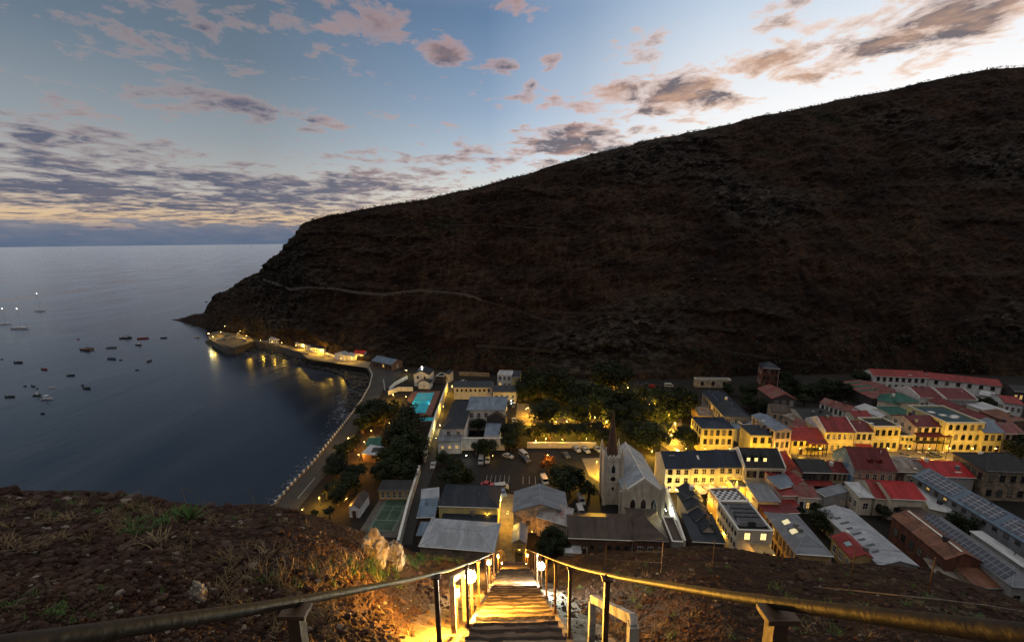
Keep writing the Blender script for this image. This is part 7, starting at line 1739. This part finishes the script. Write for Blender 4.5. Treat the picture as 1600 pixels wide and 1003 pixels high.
def boat(x, y, lpx, rz, c, extra, label, name='moored_boat', f=1.0):
    p = W('f', x, y, SEA); L_ = max(2.0, lpx / 4 * mpp(p) * f * 1.12); Wd = L_ * .34; H = .32 + L_ * .075
    root = empty(name, (p.x, p.y, SEA + .06), label, 'boat', 'boats moored in the bay', R(rz))
    link('hull', hull_mesh(L_, Wd, H, M_HULL[c], .55 if 'B' in extra else 0), root)
    k = MB()
    for t in (-.2, .12): k.box(L_ * t - .14, L_ * t + .14, -Wd * .36, Wd * .36, H * .62, H * .74)
    k.build('seats', M_DECK, root) if 'B' not in extra else MB().box(-L_ * .42, L_ * .3, -Wd * .36, Wd * .36, H * .36, H * .6).build('hold_cover', M_DECK, root)
    if 'o' in extra: MB().box(-L_ / 2 - .35, -L_ / 2 - .02, -.2, .2, H * .3, H + .55).box(-L_ / 2 - .3, -L_ / 2 - .12, -.08, .08, -.3, H * .3).build('outboard_motor', M_MACHD, root)
    if 'c' in extra:
        k = MB(); k.prism([(-Wd * .28, H * .5), (Wd * .28, H * .5), (Wd * .24, H + 1.3), (-Wd * .24, H + 1.3)], -L_ * .05, L_ * .22); cb = k.build('cabin', M_HULL['white'] if c != 'white' else M_DECKW, root)
        MB().box(L_ * .22 + .002, L_ * .22 + .03, -Wd * .2, Wd * .2, H + .45, H + 1.1).build('windscreen', M_GLASS, cb)
    if 'r' in extra: MB().box(-L_ * .08, L_ * .24, -Wd * .3, Wd * .3, H + 1.31, H + 1.4).build('cabin_roof', M_HULL['rust'], root)
    if 'w' in extra:
        k = MB(); k.box(-L_ * .25, L_ * .15, -Wd * .36, Wd * .36, H + 1.5, H + 1.58)
        for sx in (-.24, .14):
            for sy in (-.33, .33): k.tube([(sx * L_, sy * Wd, H * .7), (sx * L_, sy * Wd, H + 1.5)], .04, 5)
        k.build('canopy', M_HULL['white'], root)
    return root
BOATS = [(545, 508, 96, -22, 'rust', 'B', 'large dark open barge, the biggest of the moored craft'), (788, 435, 58, 8, 'dark', 'cro', 'dark launch with an orange-brown wheelhouse'), (897, 438, 56, 6, 'red', 'o', 'long low red boat right of the wheelhouse launch'), (1025, 434, 36, 0, 'dark', '', 'lone dark skiff farthest right of the moored boats'),
         (868, 478, 42, -14, 'dark', 'c', 'dark boat with a pale little cabin below the red boat'), (700, 495, 52, 4, 'grey', '', 'slim grey rowing boat in front of the barge'), (702, 564, 56, -14, 'blue', 'o', 'blue boat with a pale gunwale'), (755, 571, 12, 10, 'dark', '', 'tiny dark dinghy right of the blue boat'), (931, 580, 34, -80, 'dark', 'o', 'dark boat seen end-on'),
         (858, 634, 18, 0, 'dark', '', 'small dark dinghy below the end-on boat'), (118, 588, 50, -6, 'dark', 'o', 'dark flat boat below the yachts'), (12, 567, 14, 0, 'dark', '', 'tiny dinghy at the left edge of the bay'), (490, 442, 16, 0, 'red', '', 'tiny red boat above the barge'), (280, 630, 42, -14, 'red', 'o', 'red-brown boat left of centre in the bay'), (446, 669, 46, -4, 'dark', '', 'flat dark boat alone in the middle'),
         (158, 736, 18, 0, 'dark', '', 'small dinghy left of a pair'), (210, 737, 32, -20, 'dark', 'o', 'dark motor boat of a close pair'), (234, 749, 14, -20, 'dark', '', 'little tender beside the dark motor boat'), (325, 745, 28, 30, 'white', '', 'short white boat among the dark ones'), (66, 803, 50, 0, 'dark', 'o', 'dark boat lowest at the left'), (232, 793, 36, 10, 'dark', 'c', 'dark boat with a cabin above the canopied one'),
         (296, 815, 56, 4, 'white', 'wo', 'boat with a white canopy and dark hull shade'), (515, 730, 26, -60, 'dark', '', 'dark boat seen at an angle, upper of two'), (546, 749, 48, -12, 'dark', 'o', 'dark boat just below the angled one'), (268, 906, 14, 0, 'dark', '', 'single tiny boat nearest the left slope'), (1290, 207, 14, 0, 'dark', 'c', 'little boat out beyond the rocky point'), (1232, 428, 32, 10, 'white', 'c', 'white launch arriving at the lit landing')]
for b_ in BOATS: boat(*b_)
def yacht(x, y, lpx, mast_y, rz, label):
    p = W('f', x, y, SEA); s = mpp(p); L_ = lpx / 4 * s; root = empty('sailing_yacht', (p.x, p.y, SEA + .08), label, 'yacht', 'yachts at anchor', R(rz)); Wd = L_ * .3; H = .6 + L_ * .05
    link('hull', hull_mesh(L_, Wd, H, M_HULL['white']), root); MB().box(-L_ * .46, L_ * .42, -Wd * .30, Wd * .30, H * .40, H * .9).build('deck', M_DECKW, root)
    cb = MB().prism([(-Wd * .26, H * .9), (Wd * .26, H * .9), (Wd * .2, H + .75), (-Wd * .2, H + .75)], -L_ * .22, L_ * .2).build('coachroof', M_HULL['white'], root)
    for sy in (-1, 1): MB().box(-L_ * .18, L_ * .15, sy * Wd * .245 - .02, sy * Wd * .245 + .02, H + .2, H + .45).build('window', M_GLASS, cb)
    mh = (y - mast_y) / 4 * s / .93
    MB().tube([(L_ * .05, 0, H), (L_ * .05, 0, mh)], [.11, .07], 6).build('mast', M_MACH, root); MB().tube([(L_ * .04, 0, H + 1.7), (-L_ * .38, 0, H + 1.6)], .16, 6).build('boom', M_DECKW, root)
    MB().tube([(L_ * .05, 0, mh), (L_ * .48, 0, H + .3)], .04, 4).tube([(L_ * .05, 0, mh), (-L_ * .49, 0, H)], .025, 4).build('stays', M_MACH, root)
    MB().ball((L_ * .05, 0, mh + .2), .33, 0, 8, 6).build('anchor_light', emat('anchor_glow', (1, .97, .85), 14), root)
    if 'wheel' in label: pass
yacht(130, 375, 118, 258, -8, 'largest white yacht with a long forestay and anchor light'); yacht(252, 266, 54, 163, 10, 'white yacht farthest out in the bay'); yacht(34, 350, 58, 257, 25, 'white yacht at the left edge of the bay')
# small craft drawn up on the landing
for i, (x, y, l, rz, c, t) in enumerate(((170, 205, 34, 40, 'white', 'white dinghy drawn up on the landing, nearest the wall'), (215, 180, 34, 80, 'blue', 'blue dinghy drawn up on the landing'), (300, 195, 36, 20, 'white', 'white boat ashore beside the quay van'), (150, 180, 30, 60, 'grey', 'grey skiff ashore near the landing tip'))):
    p = W('e', x, y, .3); r_ = empty('beached_boat', (p.x, p.y, .45), t, 'boat', 'boats ashore on the landing', R(rz)); link('hull', hull_mesh(l / 4 * mpp(p), l / 4 * mpp(p) * .36, .7, M_HULL[c]), r_); MB().box(-.9, .9, -.1, .1, -.5, .0).build('cradle', M_DECK, r_)
